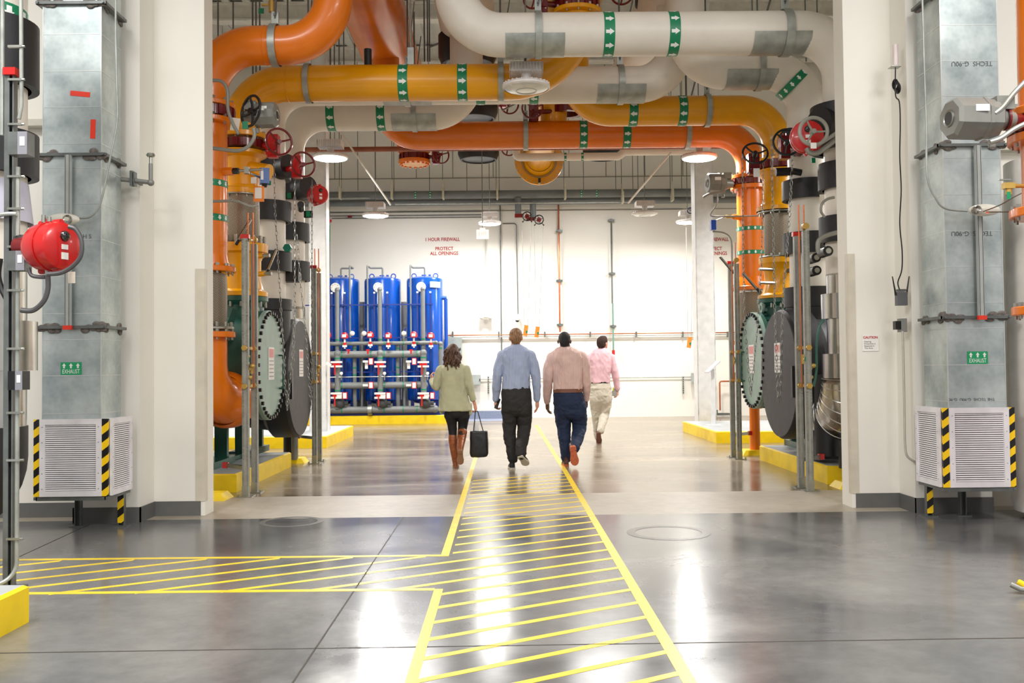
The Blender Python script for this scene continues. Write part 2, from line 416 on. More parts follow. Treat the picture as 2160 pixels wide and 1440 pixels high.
def clipstripe(y0, xa, xb):
    fq((xa, y0 + sl * (xa - xl) - hw), (xb, y0 + sl * (xb - xl) - hw), (xb, y0 + sl * (xb - xl) + hw), (xa, y0 + sl * (xa - xl) + hw))
for k in range(-12, 24):
    y0 = 5.57 + 0.3075 * k
    if y0 > 11.4: continue
    a, b = xl + .05, xr
    if y0 < 0.5: continue
    if yb - .02 < y0 < yt + .02: a = max(-6.4, xl + (yb - y0) / sl)      # runs out through the gap into the side walkway
    clipstripe(y0, a, b)
for k in range(1, 12):                                                   # stripes that stay in the side walkway
    y0 = 5.57 + 0.3075 * k
    while False: pass
k0 = 5.57 + 0.3075 * 4
for k in range(0, 18):
    y0 = k0 + 0.3075 * k
    xa = xl + (yb - y0) / sl; xb = xl + (yt - y0) / sl
    if xb > xl - .02 or xa < -6.3: continue
    clipstripe(y0, xa, xb)
tag(m.build('painted_walkway', loc=(0.15, 5, 0)), 'yellow painted walkway outline with diagonal hatching on the concrete floor', 'floor marking')
STN = mat('dried_stain', (88, 86, 82), 0.3)
for i, (px, py, rx, ry) in enumerate(((1410, 1123, .33, .28), (615, 1100, .28, .25), (1130, 1170, .0, .0))):
    if rx == 0: continue
    c = PF(px, py); mm = M(STN); mm.ring((c.x, c.y, 0.0008), (0, 0, 1), rx * .8, rx, 0.0012, 40)
    o = mm.build('floor_stain'); tag(o, 'faint dried ring stain on grey floor, %s' % ('right of the striped walkway' if i == 0 else 'in front of the left opening edge'), 'stain')

# ------------------------------------------------------------------ equipment pads
def pad(x0, x1, y0, y1, lab, h=0.2):
    r = thing('equipment_pad', lab, 'concrete pad', ((x0 + x1) / 2, (y0 + y1) / 2, 0))
    a = M(SAFETY); e = .02
    prof = [(x0, y0), (x1, y0), (x1, y1), (x0, y1)]
    a.bb(x0, x1, y0, y1, 0.0, h - .015)
    a.add([(x0, y0, h - .015), (x1, y0, h - .015), (x1, y1, h - .015), (x0, y1, h - .015), (x0 + e, y0 + e, h), (x1 - e, y0 + e, h), (x1 - e, y1 - e, h), (x0 + e, y1 - e, h)],
          [(0, 1, 5, 4), (1, 2, 6, 5), (2, 3, 7, 6), (3, 0, 4, 7)])
    a.build('curb', r)
    t = M(PADTOP); t.bb(x0 + e, x1 - e, y0 + e, y1 - e, h - .012, h); t.build('pad_top', r, 'pale grey pad top')
    return r
pad(-8.5, -2.92, 10.33, 12.96, 'yellow-edged concrete pad under the left green chiller')
pad(-8.5, -3.0, 15.95, 18.75, 'yellow-edged concrete pad around the left hall column, no chiller on it')
pad(3.53, 8.5, 10.43, 13.2, 'yellow-edged concrete pad under the right chillers')
pad(3.55, 8.5, 16.0, 19.0, 'yellow-edged concrete pad carrying the slanted reading stand')
pad(-7, -1.4, 22.55, 24.3, 'yellow-edged concrete pad under the three blue tanks')
pad(-6, -2.545, 2.0, 5.1, 'yellow-edged concrete pad corner at the lower left foreground')
# ------------------------------------------------------------------ pipe kit
def arrow_on(m, c, axis, r, ang, L=0.13, W=0.085, lift=0.004):
    """a flat arrow wrapped on a cylinder of radius r, pointing along axis, centred at angle ang"""
    u, w, a = frame_of(axis); rows = 8; R = r + lift
    def pt(al, cr):
        t = ang + cr / r
        return V(c) + a * al + (u * math.cos(t) + w * math.sin(t)) * R
    for i in range(rows):
        t0 = -1 + 2 * i / rows; t1 = t0 + 2 / rows
        h = lambda t: (1 - abs(t)) * L * .5
        m.add([pt(0, t0 * W / 2), pt(h(t0), t0 * W / 2), pt(h(t1), t1 * W / 2), pt(0, t1 * W / 2)], [(0, 1, 2, 3)])
        if abs(t0 + t1) / 2 < .45:
            m.add([pt(-L * .42, t0 * W / 2), pt(0, t0 * W / 2), pt(0, t1 * W / 2), pt(-L * .42, t1 * W / 2)], [(0, 1, 2, 3)])
def band(parent, c, axis, r, wid=0.115, n=10, L=0.1, W=0.07):
    m = M(GREEN); c = V(c); a = V(axis).normalized()
    m.lathe(c, a, [(r, -wid / 2), (r + .003, -wid / 2), (r + .003, wid / 2), (r, wid / 2)], 40)
    m.use(BANDW)
    for k in range(n): arrow_on(m, c, a, r + .003, 2 * PI * k / n + .2, L, W, .0015)
    return m.build('flow_band', parent, 'green band with white flow arrows')
def flange(parent, c, axis, r, th=0.05, mt=None, nb=12, br=0.02, name='flange', two=False, bl=0.05):
    m = M(mt); c = V(c); a = V(axis).normalized()
    m.lathe(c, a, [(0, -th / 2), (r - .006, -th / 2), (r, -th / 2 + .006), (r, th / 2 - .006), (r - .006, th / 2), (0, th / 2)], 36)
    if nb:
        m.use(STEEL); u, w, _ = frame_of(a)
        for k in range(nb):
            t = 2 * PI * k / nb; p = c + (u * math.cos(t) + w * math.sin(t)) * (r - br * 1.6)
            m.cyl(p - a * (th / 2 + bl * .5), p + a * (th / 2 + bl * .5), br * .55, n=6)
            m.cyl(p + a * th / 2, p + a * (th / 2 + bl * .6), br, n=6)
            if two: m.cyl(p - a * th / 2, p - a * (th / 2 + bl * .6), br, n=6)
    return m.build(name, parent)
def wheel(parent, c, axis, R, mt, spokes=3, thick=None, rot=0.3, name='handwheel', lab=None):
    m = M(mt); c = V(c); u, w, a = frame_of(axis); th = thick or R * .09
    m.torus(c, a, R, th, 36, 8)
    hub = c - a * R * .12
    m.cyl(hub - a * .03, hub + a * .04, R * .22, R * .18, 14)
    for k in range(spokes):
        t = rot + 2 * PI * k / spokes; d = u * math.cos(t) + w * math.sin(t)
        m.tube([hub + d * R * .15, hub + d * R * .55, c + d * R * .97], [R * .09, R * .075, R * .07], 8)
    return m.build(name, parent, lab)
def valve(loc, label, r, ringmat, gear=None, gmat=None, wdir=None, wR=0.14, wmat=None, axis=(0, 0, 1), group=None, th=0.1, body=None, wlab=None, spokes=3, wrot=.3):
    t = thing('butterfly_valve', label, 'valve', loc, group); c = V(loc); a = V(axis).normalized(); u, w, _ = frame_of(a)
    m = M(ringmat)
    m.lathe(c, a, [(r * .7, -th / 2), (r, -th / 2), (r, th / 2), (r * .7, th / 2)], 36)
    for k in range(16):
        q = 2 * PI * k / 16; m.beam(c + (u * math.cos(q) + w * math.sin(q)) * r * 1.02 - a * th * .5, c + (u * math.cos(q) + w * math.sin(q)) * r * 1.02 + a * th * .5, .045, .03, up=(u * math.cos(q) + w * math.sin(q)))
    m.build('body', t)
    if gear is not None:
        g = V(gear); d = (g - c); n = M(gmat or RED)
        d0 = d.normalized(); n.cyl(c + d0 * r * .9, g, .035, n=12); 
        n.box(g, (.14, .13, .24)); n.box(g + V((0, -.07, .02)), (.1, .02, .16)); n.box(g - V((0, 0, .13)), (.11, .1, .03)); n.cyl(g + V((0, -.08, .05)), g + V((0, -.09, .05)), .022, n=12)
        n.use(STEEL)
        for sx in (-1, 1):
            for sz in (-1, 1): n.cyl(g + V((sx * .045, -.06, sz * .08)), g + V((sx * .045, -.075, sz * .08)), .01, n=6)
        n.build('gearbox', t)
        if wdir is not None:
            wd = V(wdir).normalized(); wc = g + wd * .22
            s = M(STEEL); s.cyl(g, wc, .014, n=8); s.build('shaft', t)
            wheel(t, wc, wd, wR, wmat or DRED, spokes, rot=wrot, lab=wlab)
    return t
def chain(pts, label, group=None, link=0.052, r=0.004):
    """alternating links along a polyline"""
    m = M(mat('chain_zinc', (150, 150, 144), .4, .6)); pts = [V(p) for p in pts]; k = 0; carry = 0
    for a, b in zip(pts[:-1], pts[1:]):
        L = (b - a).length; d = (b - a).normalized(); s = carry; u, w, _ = frame_of(d)
        while s < L:
            c = a + d * s; q = u if k % 2 else w; q = (q + (w if k % 2 else u) * .35).normalized()
            loop = []
            for j in range(8):
                t = 2 * PI * j / 8; loop.append(c + d * math.cos(t) * link * .6 + q * math.sin(t) * .013)
            m.tube(loop, r, 4, closed=True)
            s += link; k += 1
        carry = s - L
    o = m.build('pull_chain'); tag(o, label, 'chain', group); return o
def hanger(c, axis, r, label, up=1.6, w=0.07, shield=0, shoff=0.0, mt=None, bracket=True):
    """strap around a horizontal pipe with a clevis and rod"""
    c = V(c); a = V(axis).normalized(); mt = mt or GALV
    t = thing('pipe_hanger', label, 'pipe hanger', c + V((0, 0, r)))
    m = M(mt); R = r + .014
    m.lathe(c, a, [(R, -w / 2), (R + .008, -w / 2), (R + .008, w / 2), (R, w / 2), (R, -w / 2)], 40)
    side = a.cross(V((0, 0, 1)))
    m.box(c + V((0, 0, R + .07)), (w if abs(a.x) > .5 else .03, .03 if abs(a.x) > .5 else w, .15)); m.build('strap', t)
    q = M(GALVD); q.cyl(c + V((0, 0, R + .12)), c + V((0, 0, R + up)), .011, n=8)
    q.cyl(c + V((0, 0, R + .1)) - side * .05, c + V((0, 0, R + .1)) + side * .05, .012, n=8); q.build('rod', t)
    if bracket:
        b = M(GALVD); d = (side * .6 + a * .2 + V((0, 0, 1))).normalized(); b.beam(c + V((0, 0, R + .08)), c + V((0, 0, R + .08)) + d * .75, .05, .012, up=a); b.build('brace', t)
    if shield:
        s = M(GALV); u, w_, _ = frame_of(a)
        # shell covering the lower half
        vs = []; fs = []; n = 40
        for i in range(n + 1):
            ph = -PI * .925 + PI * .85 * i / n
            dirv = side * math.cos(ph) + V((0, 0, 1)) * math.sin(ph)
            for hh in (-shield / 2, shield / 2):
                vs.append(c + a * (hh + shoff) + dirv * (r + .005))
        for i in range(n): fs.append((2 * i, 2 * i + 1, 2 * i + 3, 2 * i + 2))
        s.add(vs, fs); s.build('saddle_shield', t)
    return t
def zy(px, py, Y): return P(px, py, Y).z
def xx(px, Y, py=400): return P(px, py, Y).x

def arch(name, label, pts, r, mt, bend, group=None):
    t = thing(name, label, 'pipe', pts[0], group)
    m = M(mt); m.tube(fillet(pts, bend, 14), r, 36); m.build('pipe_run', t); return t
HZ = 6.2
# ---- orange left arch (nearest)
Y1 = 10.1; XO = xx(438, Y1); zO = zy(580, 96, Y1); XOu = xx(703, Y1, 30)
OL = arch('orange_pipe', 'thick orange pipe rising at the left opening edge and bending up out of view', [(XO, Y1, zy(438, 228, Y1)), (XO, Y1, zO), (XOu, Y1, zO), (XOu, Y1, HZ - .1)], .205, ORANGE, [.52, .52])
hanger((xx(582, Y1), Y1, zO), (1, 0, 0), .205, 'strap hanger around the orange pipe bend at upper left', 2.5, .075)
# weld rings
def ring(t, c, ax, r, mt):
    m = M(mt); m.torus(c, ax, r, .006, 36, 6); m.build('weld_seam', t)
ring(OL, (xx(562, Y1), Y1, zO), (1, 0, 0), .205, ORANGE)
# ---- yellow left arch
Y2 = 11.15; XY = xx(510, Y2); zY = zy(840, 175, Y2); XYu = xx(1217, Y2, 60)
YL = arch('yellow_pipe', 'yellow pipe crossing overhead from the left riser, elbowing up behind the unlit lamp', [(XY, Y2, zy(510, 285, Y2)), (XY, Y2, zY), (XYu, Y2, zY), (XYu, Y2, zy(1217, 28, Y2))], .2125, YELLOWP, [.52, .87])
ring(YL, (xx(610, Y2), Y2, zY), (1, 0, 0), .2125, YELLOWP)
for px in (854, 978): band(YL, (xx(px, Y2), Y2, zY), (1, 0, 0), .2125)
hanger((xx(652, Y2), Y2, zY), (1, 0, 0), .2125, 'strap hanger on the yellow pipe near its left elbow', 2.0, .065)
hanger((xx(1059, Y2), Y2, zY), (1, 0, 0), .2125, 'strap hanger on the yellow pipe beside the unlit lamp', 2.0, .065)
zv = zy(1217, 14, Y2)
tt = thing('yellow_pipe', 'short yellow riser above the red valve at the top edge, centre', 'pipe', (XYu, Y2, zv + .05))
m = M(YELLOWP); m.cyl((XYu, Y2, zv + .05), (XYu, Y2, 5.9), .2125, n=36); m.build('pipe_run', tt); flange(tt, (XYu, Y2, zv + .085), (0, 0, 1), .3, .05, YELLOWP)
flange(YL, (XYu, Y2, zv - .085), (0, 0, 1), .3, .05, YELLOWP)
valve((XYu, Y2, zv), 'dark red butterfly valve on the yellow riser at the top edge of the picture', .25, DRED, (XYu - .42, Y2 - .05, zv + .02), DRED, (-.5, -1, 0), .13, DRED)
# ---- white upper right arch W1
Y3 = 10.3; XW1 = xx(1786, Y3); zW1 = zy(1380, 72, Y3); XW1u = xx(962, Y3, 30)
W1 = arch('white_insulated_pipe', 'topmost white insulated pipe crossing overhead to the right opening edge', [(XW1u, Y3, HZ - .1), (XW1u, Y3, zW1), (XW1, Y3, zW1), (XW1, Y3, zy(1786, 245, Y3))], .235, WHITEI, [.5, .5])
for px in (1286, 1422): band(W1, (xx(px, Y3), Y3, zW1), (1, 0, 0), .235)
hanger((xx(1139, Y3), Y3, zW1), (1, 0, 0), .235, 'strap hanger with saddle plate on the topmost white pipe, near its left elbow', 1.8, .07, .64, -.04)
hanger((xx(1662, Y3), Y3, zW1), (1, 0, 0), .235, 'strap hanger with saddle plate on the topmost white pipe, near the right column', 1.8, .09, .62, -.08)
# ---- white W2
Y4 = 11.6; XW2 = xx(1704, Y4); zW2 = zy(1560, 148, Y4); XW2u = xx(1446, Y4, 80)
W2 = arch('white_insulated_pipe', 'short white insulated pipe looping down beneath the topmost white pipe at right', [(XW2u, Y4, HZ - .1), (XW2u, Y4, zW2), (XW2, Y4, zW2), (XW2, Y4, zy(1704, 300, Y4))], .235, WHITEI, [.5, .5])
hanger((xx(1604, Y4), Y4, zW2), (1, 0, 0), .235, 'strap hanger with saddle plate on the short white loop at right', 1.5, .07, .62, -.12)
m = M(GREEN); b0 = V((XW2, Y4, zW2)); 
for k in range(1): m.lathe((XW2 - .16, Y4, zW2 - .17), V((1, 0, -1)), [(.24, -.05), (.2445, -.05), (.2445, .05), (.24, .05)], 40)
m.use(BANDW)
for k in range(14): arrow_on(m, V((XW2 - .16, Y4, zW2 - .17)), V((1, 0, -1)), .2445, 2 * PI * k / 14, .07, .05, .002)
m.build('flow_band', W2, 'green arrow band around the elbow')
# ---- white W3
Y5 = 12.2; XW3 = xx(563, Y5); zW3 = zy(1300, 179, Y5); XW3u = xx(1424, Y5, 100)
W3 = arch('white_insulated_pipe', 'long white insulated pipe just behind and below the yellow pipe, elbowing up at right', [(XW3, Y5, zy(563, 335, Y5)), (XW3, Y5, zW3), (XW3u, Y5, zW3), (XW3u, Y5, HZ - .1)], .235, WHITEI, [.5, .5])
for px in (1016, 1128): band(W3, (xx(px, Y5), Y5, zW3), (-1, 0, 0), .235)
hanger((xx(1311, Y5), Y5, zW3), (1, 0, 0), .235, 'strap hanger with saddle plate on the long white pipe behind the yellow one', 1.4, .075, .62, 0)
hanger((xx(862, Y5), Y5, zW3), (1, 0, 0), .235, 'strap hanger with saddle plate on the long white pipe, half hidden by yellow pipe', 1.4, .075, .62, 0)
# ---- white W4
Y6 = 13.2; XW4 = xx(607, Y6); zW4 = zy(780, 241, Y6); XW4u = xx(984, Y6, 150)
W4 = arch('white_insulated_pipe', 'lowest white insulated pipe at left, with two arrow bands pointing left', [(XW4, Y6, zy(607, 385, Y6)), (XW4, Y6, zW4), (XW4u, Y6, zW4), (XW4u, Y6, HZ - .1)], .23, WHITEI, [.5, .5])
for px in (702, 807): band(W4, (xx(px, Y6), Y6, zW4), (-1, 0, 0), .23)
hanger((xx(876, Y6), Y6, zW4), (1, 0, 0), .23, 'strap hanger with saddle plate on the lowest white pipe at left', 1.2, .07, .62, 0)
# ---- yellow right arch
Y7 = 12.76; XYR = xx(1641, Y7); zYR = zy(1400, 234, Y7); XYRu = xx(1211, Y7, 150)
YR = arch('yellow_pipe', 'yellow pipe with left-pointing arrows crossing to the right risers', [(XYRu, Y7, 5.6), (XYRu, Y7, zYR), (XYR, Y7, zYR), (XYR, Y7, zy(1641, 338, Y7))], .2, YELLOWP, [.5, .5])
for px in (1336, 1440): band(YR, (xx(px, Y7), Y7, zYR), (-1, 0, 0), .2)
hanger((xx(1494, Y7), Y7, zYR), (1, 0, 0), .2, 'strap hanger on the yellow pipe near its right elbow', 1.3, .07)
# ---- orange right arch
Y8 = 14.0; XOR = xx(1583, Y8); zOR = zy(1200, 284, Y8); XORu = xx(813, Y8, 150)
OR = arch('orange_pipe', 'long orange pipe, lowest of the overhead pipes, with right-pointing arrows', [(XORu, Y8, HZ - .1), (XORu, Y8, zOR), (XOR, Y8, zOR), (XOR, Y8, zy(1583, 372, Y8))], .205, ORANGE, [.5, .5])
for px in (1231, 1322): band(OR, (xx(px, Y8), Y8, zOR), (1, 0, 0), .205)
hanger((xx(1110, Y8), Y8, zOR), (1, 0, 0), .205, 'strap hanger on the lowest orange pipe, centre', 1.6, .07, bracket=False)
hanger((xx(1451, Y8), Y8, zOR), (1, 0, 0), .205, 'strap hanger on the lowest orange pipe near its right elbow', 1.6, .07)

# ---- headers running along the hall
def header(x, z, r, mt, y0, y1, lab, nm):
    t = thing(nm, lab, 'pipe', (x, y0, z)); m = M(mt)
    m.lathe((x, y0, z), (0, 1, 0), [(0, -.0), (r * .5, .0), (r * .92, .1), (r, .25), (r, y1 - y0 - .2), (r * .9, y1 - y0 - .06), (0, y1 - y0)], 44); m.build('pipe_run', t); return t
XHo = (XOu + XORu) / 2; XHw = (XW1u + XW4u) / 2; XHy = (XYu + XYRu) / 2; XHr = (XW2u + XW3u) / 2
HO = header(XHo, HZ + .1, .44, ORANGE, 9.2, 19.4, 'large orange header pipe running lengthwise under the ceiling', 'orange_header_pipe')
HW = header(XHw, HZ + .1, .4, WHITEI, 9.2, 20.0, 'large white insulated header pipe lengthwise above the left white elbow', 'white_header_pipe')
HR = header(XHr, HZ + .1, .4, WHITEI, 9.2, 19.8, 'large white insulated header pipe lengthwise above the right white elbows', 'white_header_pipe')
# yellow header with the big flange at its far end
xf, zf = XZ(1137, 338, 20.0)
HYz = zf
hy = thing('yellow_header_pipe', 'large yellow header pipe with a wide bolted end flange', 'pipe', (XHy, 9.5, HYz + .3))
m = M(YELLOWP); m.tube([(XHy, 9.5, HYz + .35), (XHy, 13, HYz + .35), (xf, 19.0, HYz + .12), (xf, 20.0, HYz)], [.36, .36, .3, .28], 40); m.build('pipe_run', hy)
flange(hy, (xf, 20.03, zf), (0, 1, 0), .52, .07, YELLOWP, 28, .018, bl=.03, two=True)
m = M(YELLOWP); m.lathe((xf, 19.96, zf), (0, 1, 0), [(.28, -.12), (.33, -.02), (.33, 0)], 40); m.use(GREYC); m.ring((xf, 19.97, zf), (0, 1, 0), .36, .375, .02); m.build('gasket_ring', hy)
m = M(BLACK); m.box((xf, 19.9, zf - .46), (.05, .12, .1)); m.build('drain_plug', hy)

# ---- capped future stubs under the headers
def black_stub(x, y, zb, lab, wheelmat=DRED, wside=1):
    t = thing('insulated_stub', lab, 'pipe stub', (x, y, zb)); m = M(BLACKI)
    m.lathe((x, y, zb), (0, 0, 1), [(0, .01), (.33, .01), (.34, -.02), (.37, -.02), (.42, .1), (.42, .4), (.3, .45), (.3, .8)], 40); m.build('cap', t)
    n = M(mat('cap_dark_face', (62, 66, 72), .45)); n.lathe((x, y, zb), (0, 0, -1), [(0, -.006), (.3, -.006), (.31, 0)], 36); n.build('cap_face', t, 'slate grey cap face')
    g = M(RED); g.box((x + .5 * wside, y - .05, zb + .26), (.13, .12, .18)); g.cyl((x, y, zb + .26), (x + .5 * wside, y, zb + .26), .03); g.build('gearbox', t)
    wheel(t, (x + .62 * wside, y - .2, zb + .2), (.5 * wside, -1, -.2), .17, DRED)
    return t
black_stub(XHw, 13.6, zy(975, 128, 13.6) - .05, 'black insulated stub valve behind the topmost white elbow')
black_stub(XHw, 16.2, zy(1010, 250, 16.2), 'black insulated stub valve left of the yellow riser, above the orange pipe')
black_stub(XHw, 19.3, zy(1010, 336, 19.3), 'black insulated stub valve hanging below the long orange pipe')
black_stub(XHr - .2, 19.3, zy(1270, 331, 19.3), 'black insulated stub valve above the small white pipe at right')
black_stub(XHr, 12.9, zy(1450, 20, 12.9) - .02, 'black insulated stub valve at the top edge, above the topmost white pipe', wside=-1)
# orange stub with valve and blind flange
ys = 18.4; xs = xx(874, ys, 340); zs = zy(874, 346, ys)
t = thing('orange_stub', 'orange stub pipe ending in a pale blind flange below the orange header', 'pipe stub', (xs, ys, zs)); m = M(ORANGE)
m.lathe((xs, ys, zs), (0, 0, 1), [(0, 0), (.3, 0), (.31, .02), (.31, .07)], 36)
m.lathe((xs, ys, zs), (0, 0, 1), [(.25, .19), (.31, .2), (.31, .26), (.29, .28), (.37, .42), (.37, .9)], 36); m.build('pipe_run', t)
m = M(mat('primer_orange', (240, 190, 130), .5)); m.lathe((xs, ys, zs), (0, 0, -1), [(0, .004), (.24, .004), (.245, 0)], 36); m.use(ORANGE)
for k in range(16):
    a = 2 * PI * k / 16; m.cyl((xs + math.cos(a) * .265, ys + math.sin(a) * .265, zs - .03), (xs + math.cos(a) * .265, ys + math.sin(a) * .265, zs), .025, n=6)
m.build('blind_flange_face', t, 'pale peach bolted face of the blind flange')
valve((xs, ys, zs + .13), 'dark red butterfly valve on the orange stub below the header', .28, DRED, (xs + .42, ys - .05, zs + .13), DRED, (.6, -1, 0), .17, DRED)
# red handwheel seen in front of the yellow neck (centre)
valve((XYRu, Y7 + 1.4, zy(1150, 236, 14.2)), 'dark red butterfly valve with spoked handwheel above the orange pipe, centre', .24, DRED, (xx(1125, 14.0, 240), 13.9, zy(1125, 236, 13.9)), DRED, (-.1, -1, 0), .15, DRED)
t = thing('yellow_pipe', 'short yellow drop from the yellow header, seen above the orange pipe', 'pipe', (xx(1168, 14.2, 240), 14.2, 4.9)); m = M(YELLOWP)
m.lathe((xx(1168, 14.2, 240), 14.2, zy(1168, 262, 14.2)), (0, 0, 1), [(.2, 0), (.2, .25), (.3, .42), (.3, 1.0)], 36); m.build('pipe_run', t)

# ---- small lines
def line(name, label, pts, r, mt, cat='pipe', rad=.06, group=None, kind=None, n=8):
    m = M(mt); m.tube(fillet(pts, rad, 6) if len(pts) > 2 else [V(p) for p in pts], r, n); return tag(m.build(name), label, cat, group, kind)
RUST = mat('primer_red_pipe', (150, 84, 56), .5, 0, .1)
line('rust_red_pipe', 'thin rust-red pipe crossing the hall just below the orange pipe', [(xx(640, 15.2), 15.2, zy(640, 316, 15.2)), (xx(1560, 15.2), 15.2, zy(640, 316, 15.2))], .042, RUST, n=16)
ztag = zy(640, 316, 15.2)
zz = zy(1270, 330, 16.4); zz2 = zz + .08
t = thing('small_white_pipe', 'small white insulated pipe with a jog, crossing below the rust-red pipe', 'pipe', (xx(1090, 16.4), 16.4, zz)); m = M(WHITEI)
m.tube(fillet([(xx(1090, 16.4), 16.4, zz + .5), (xx(1090, 16.4), 16.4, zz), (xx(1305, 16.4), 16.4, zz), (xx(1318, 16.4), 16.4, zz2), (xx(1478, 16.4), 16.4, zz2)], .06, 6), .068, 20); m.build('pipe_run', t)
for px in (1193, 1229): band(t, (xx(px, 16.4), 16.4, zz), (-1, 0, 0), .068, .04, 6, .04, .035)
# vertical thin hanger rods seen against the far wall
for i, (px, y0, y1, Y) in enumerate(((716, 350, 402, 23.9), (720, 350, 402, 23.9), (755, 310, 402, 23.9), (827, 310, 405, 23.9), (831, 310, 405, 23.9), (906, 350, 402, 23.9), (934, 320, 404, 23.9), (985, 335, 402, 23.9), (1047, 322, 405, 23.9), (1053, 322, 405, 23.9), (1190, 340, 402, 23.9), (1231, 340, 402, 23.9), (1299, 340, 400, 23.9), (1311, 340, 400, 23.9), (1335, 345, 400, 23.9), (1346, 345, 400, 23.9), (1414, 345, 400, 23.9), (1418, 345, 400, 23.9), (1438, 345, 400, 23.9))):
    p = P(px, y1, Y); line('hanger_rod', 'thin hanger rod between the ceiling and the far grey pipes', [(p.x, Y, p.z), (p.x, Y, TOP - .5)], .009, GALVD, 'rod', group='hanger rods above the far grey pipes', n=5)
for i, (px, Y) in enumerate(((460, 12.0), (492, 13.0), (533, 12.0), (540, 12.0), (548, 13.5), (607, 12.5), (895, 13.5), (902, 13.5), (906, 14.2), (697, 15), (705, 15), (715, 16), (725, 16), (748, 15), (1435, 14), (1438, 14), (1445, 15), (1588, 13.5), (1700, 14), (1725, 14.5))):
    p = P(px, 100, Y); line('hanger_rod', 'thin hanger rod dropping from the ceiling between the overhead pipes', [(p.x, Y, zy(px, 160 if px < 850 else 130, Y)), (p.x, Y, TOP - .5)], .011, GALVD, 'rod', group='hanger rods between the overhead pipes', n=5)
# braces (thin pale diagonals)
for (a, b, Y, lab) in (((712, 270), (824, 432), 14.6, 'pale diagonal brace rod behind the left lit lamp'), ((1415, 322), (1325, 428), 15.0, 'pale diagonal brace rod left of the right lit lamp')):
    p = P(*a, Y); q = P(*b, Y + 1.0); line('brace_rod', lab, [p, q], .016, mat('pale_brace', (214, 210, 200), .4), 'brace', n=6)

m = M(BLACKI); q = P(776, 120, Y2); m.cyl((q.x, Y2, zY + .15), (q.x, Y2, zy(776, 104, Y2)), .045, n=18); tag(m.build('insulated_nozzle'), 'short black insulated nozzle standing on the yellow pipe', 'nozzle')
m = M(GALV); q = P(862, 118, 10.9); m.cyl((q.x, Y2, zY + .2), (q.x, Y2, TOP - .5), .012, n=8); m.box((q.x, Y2, zy(862, 119, Y2)), (.075, .05, .2)); tag(m.build('turnbuckle_rod'), 'grey turnbuckle rod meeting the yellow pipe at its left arrow band', 'rod')
m = M(BRASS); q = P(573, 14, 10.3); m.cyl(q - V((0, 0, .06)), q + V((0, 0, .06)), .035, n=12); m.box(q + V((-.05, 0, .02)), (.12, .02, .02)); tag(m.build('vent_valve'), 'small brass valve above the orange bend at upper left', 'valve')
m = M(GREEN); m.box(P(551, 23, 10.4), (.06, .004, .06)); tag(m.build('valve_tag'), 'small green tag left of the brass valve at the top', 'tag')
for i, (px, py, Y) in enumerate(((1060, 232, 15.6), (905, 100, 17.0))):
    m = M(GALVD); q = P(px, py, Y); m.beam(q, q + V((.5, .1, .25)), .06, .02); tag(m.build('strut_brace'), 'short grey strut brace %s' % ('left of the maroon handwheel in the centre' if i == 0 else 'right of the orange header pipe'), 'brace')
# ------------------------------------------------------------------ vertical riser sections
def seg(t, x, Y, y0, y1, px, r, mt, name='pipe_run', lab=None, lip=0.0, taper=0.0):
    z0 = zy(px, y1, Y); z1 = zy(px, y0, Y); m = M(mt)
    if lip: m.lathe((x, Y, z0), (0, 0, 1), [(r * .85, 0), (r, 0), (r, z1 - z0), (r * .85, z1 - z0)], 40)
    else: m.cyl((x, Y, z0), (x, Y, z1), r - taper, r, 40)
    return m.build(name, t, lab)
def vthing(nm, lab, cat, x, Y, z): return thing(nm, lab, cat, (x, Y, z))
CAPB = mat('sleeve_dark_end', (30, 30, 33), .6)
# ===== left orange riser (px 438)
x, Y, px = XO, Y1, 438
flange(OL, (x, Y, zy(px, 224, Y)), (0, 0, 1), .29, .05, ORANGE)
valve((x, Y, zy(px, 240, Y)), 'dark red butterfly valve ring between the orange flanges at upper left', .27, DRED)
t = vthing('orange_pipe', 'orange riser with two arrow bands beside the left opening edge', 'pipe', x, Y, zy(px, 573, Y))
flange(t, (x, Y, zy(px, 258, Y)), (0, 0, 1), .29, .05, ORANGE)
seg(t, x, Y, 250, 560, px, .205, ORANGE)
m = M(ORANGE); m.lathe((x, Y, zy(px, 573, Y)), (0, 0, 1), [(.24, 0), (.235, .03), (.205, .18)], 36); m.build('weld_neck', t)
for yy in (390, 462): band(t, (x, Y, zy(px, yy, Y)), (0, 0, -1), .205, .07, 14, .055, .05)
flange(t, (x, Y, zy(px, 569, Y)), (0, 0, 1), .29, .055, ORANGE, 14)
m = M(ORANGE); m.cyl((x + .19, Y - .06, zy(px, 365, Y)), (x + .3, Y - .09, zy(px, 365, Y)), .045, n=6); m.use(BLACK); m.cyl((x + .3, Y - .09, zy(px, 365, Y)), (x + .36, Y - .1, zy(px, 365, Y)), .035, n=6); m.use(STEEL); m.cyl((x + .36, Y - .1, zy(px, 365, Y)), (x + .62, Y - .14, zy(px, 364, Y)), .014); m.box((x + .45, Y - .115, zy(px, 365, Y)), (.05, .05, .07)); m.build('sensor_well', t)
t = vthing('braided_connector', 'braided steel flexible connector below the left orange riser', 'flexible connector', x, Y, zy(px, 692, Y))
bz0, bz1 = zy(px, 690, Y), zy(px, 578, Y)
def braid(t, x, Y, z0, z1, r):
    m = M(BRAID); m.lathe((x, Y, z0), (0, 0, 1), [(r * .95, 0), (r * .98, .05), (r, .12), (r, z1 - z0 - .12), (r * .98, z1 - z0 - .05), (r * .95, z1 - z0)], 40); o = m.build('braided_sleeve', t)
    # centre the object on the pipe axis so that the weave wraps round
    me = o.data; off = V((x, Y, z0)) - wloc(o)
    me.transform(Matrix.Translation(-off)); o.location = V(o.location) + off
    return o
braid(t, x, Y, bz0, bz1, .2)
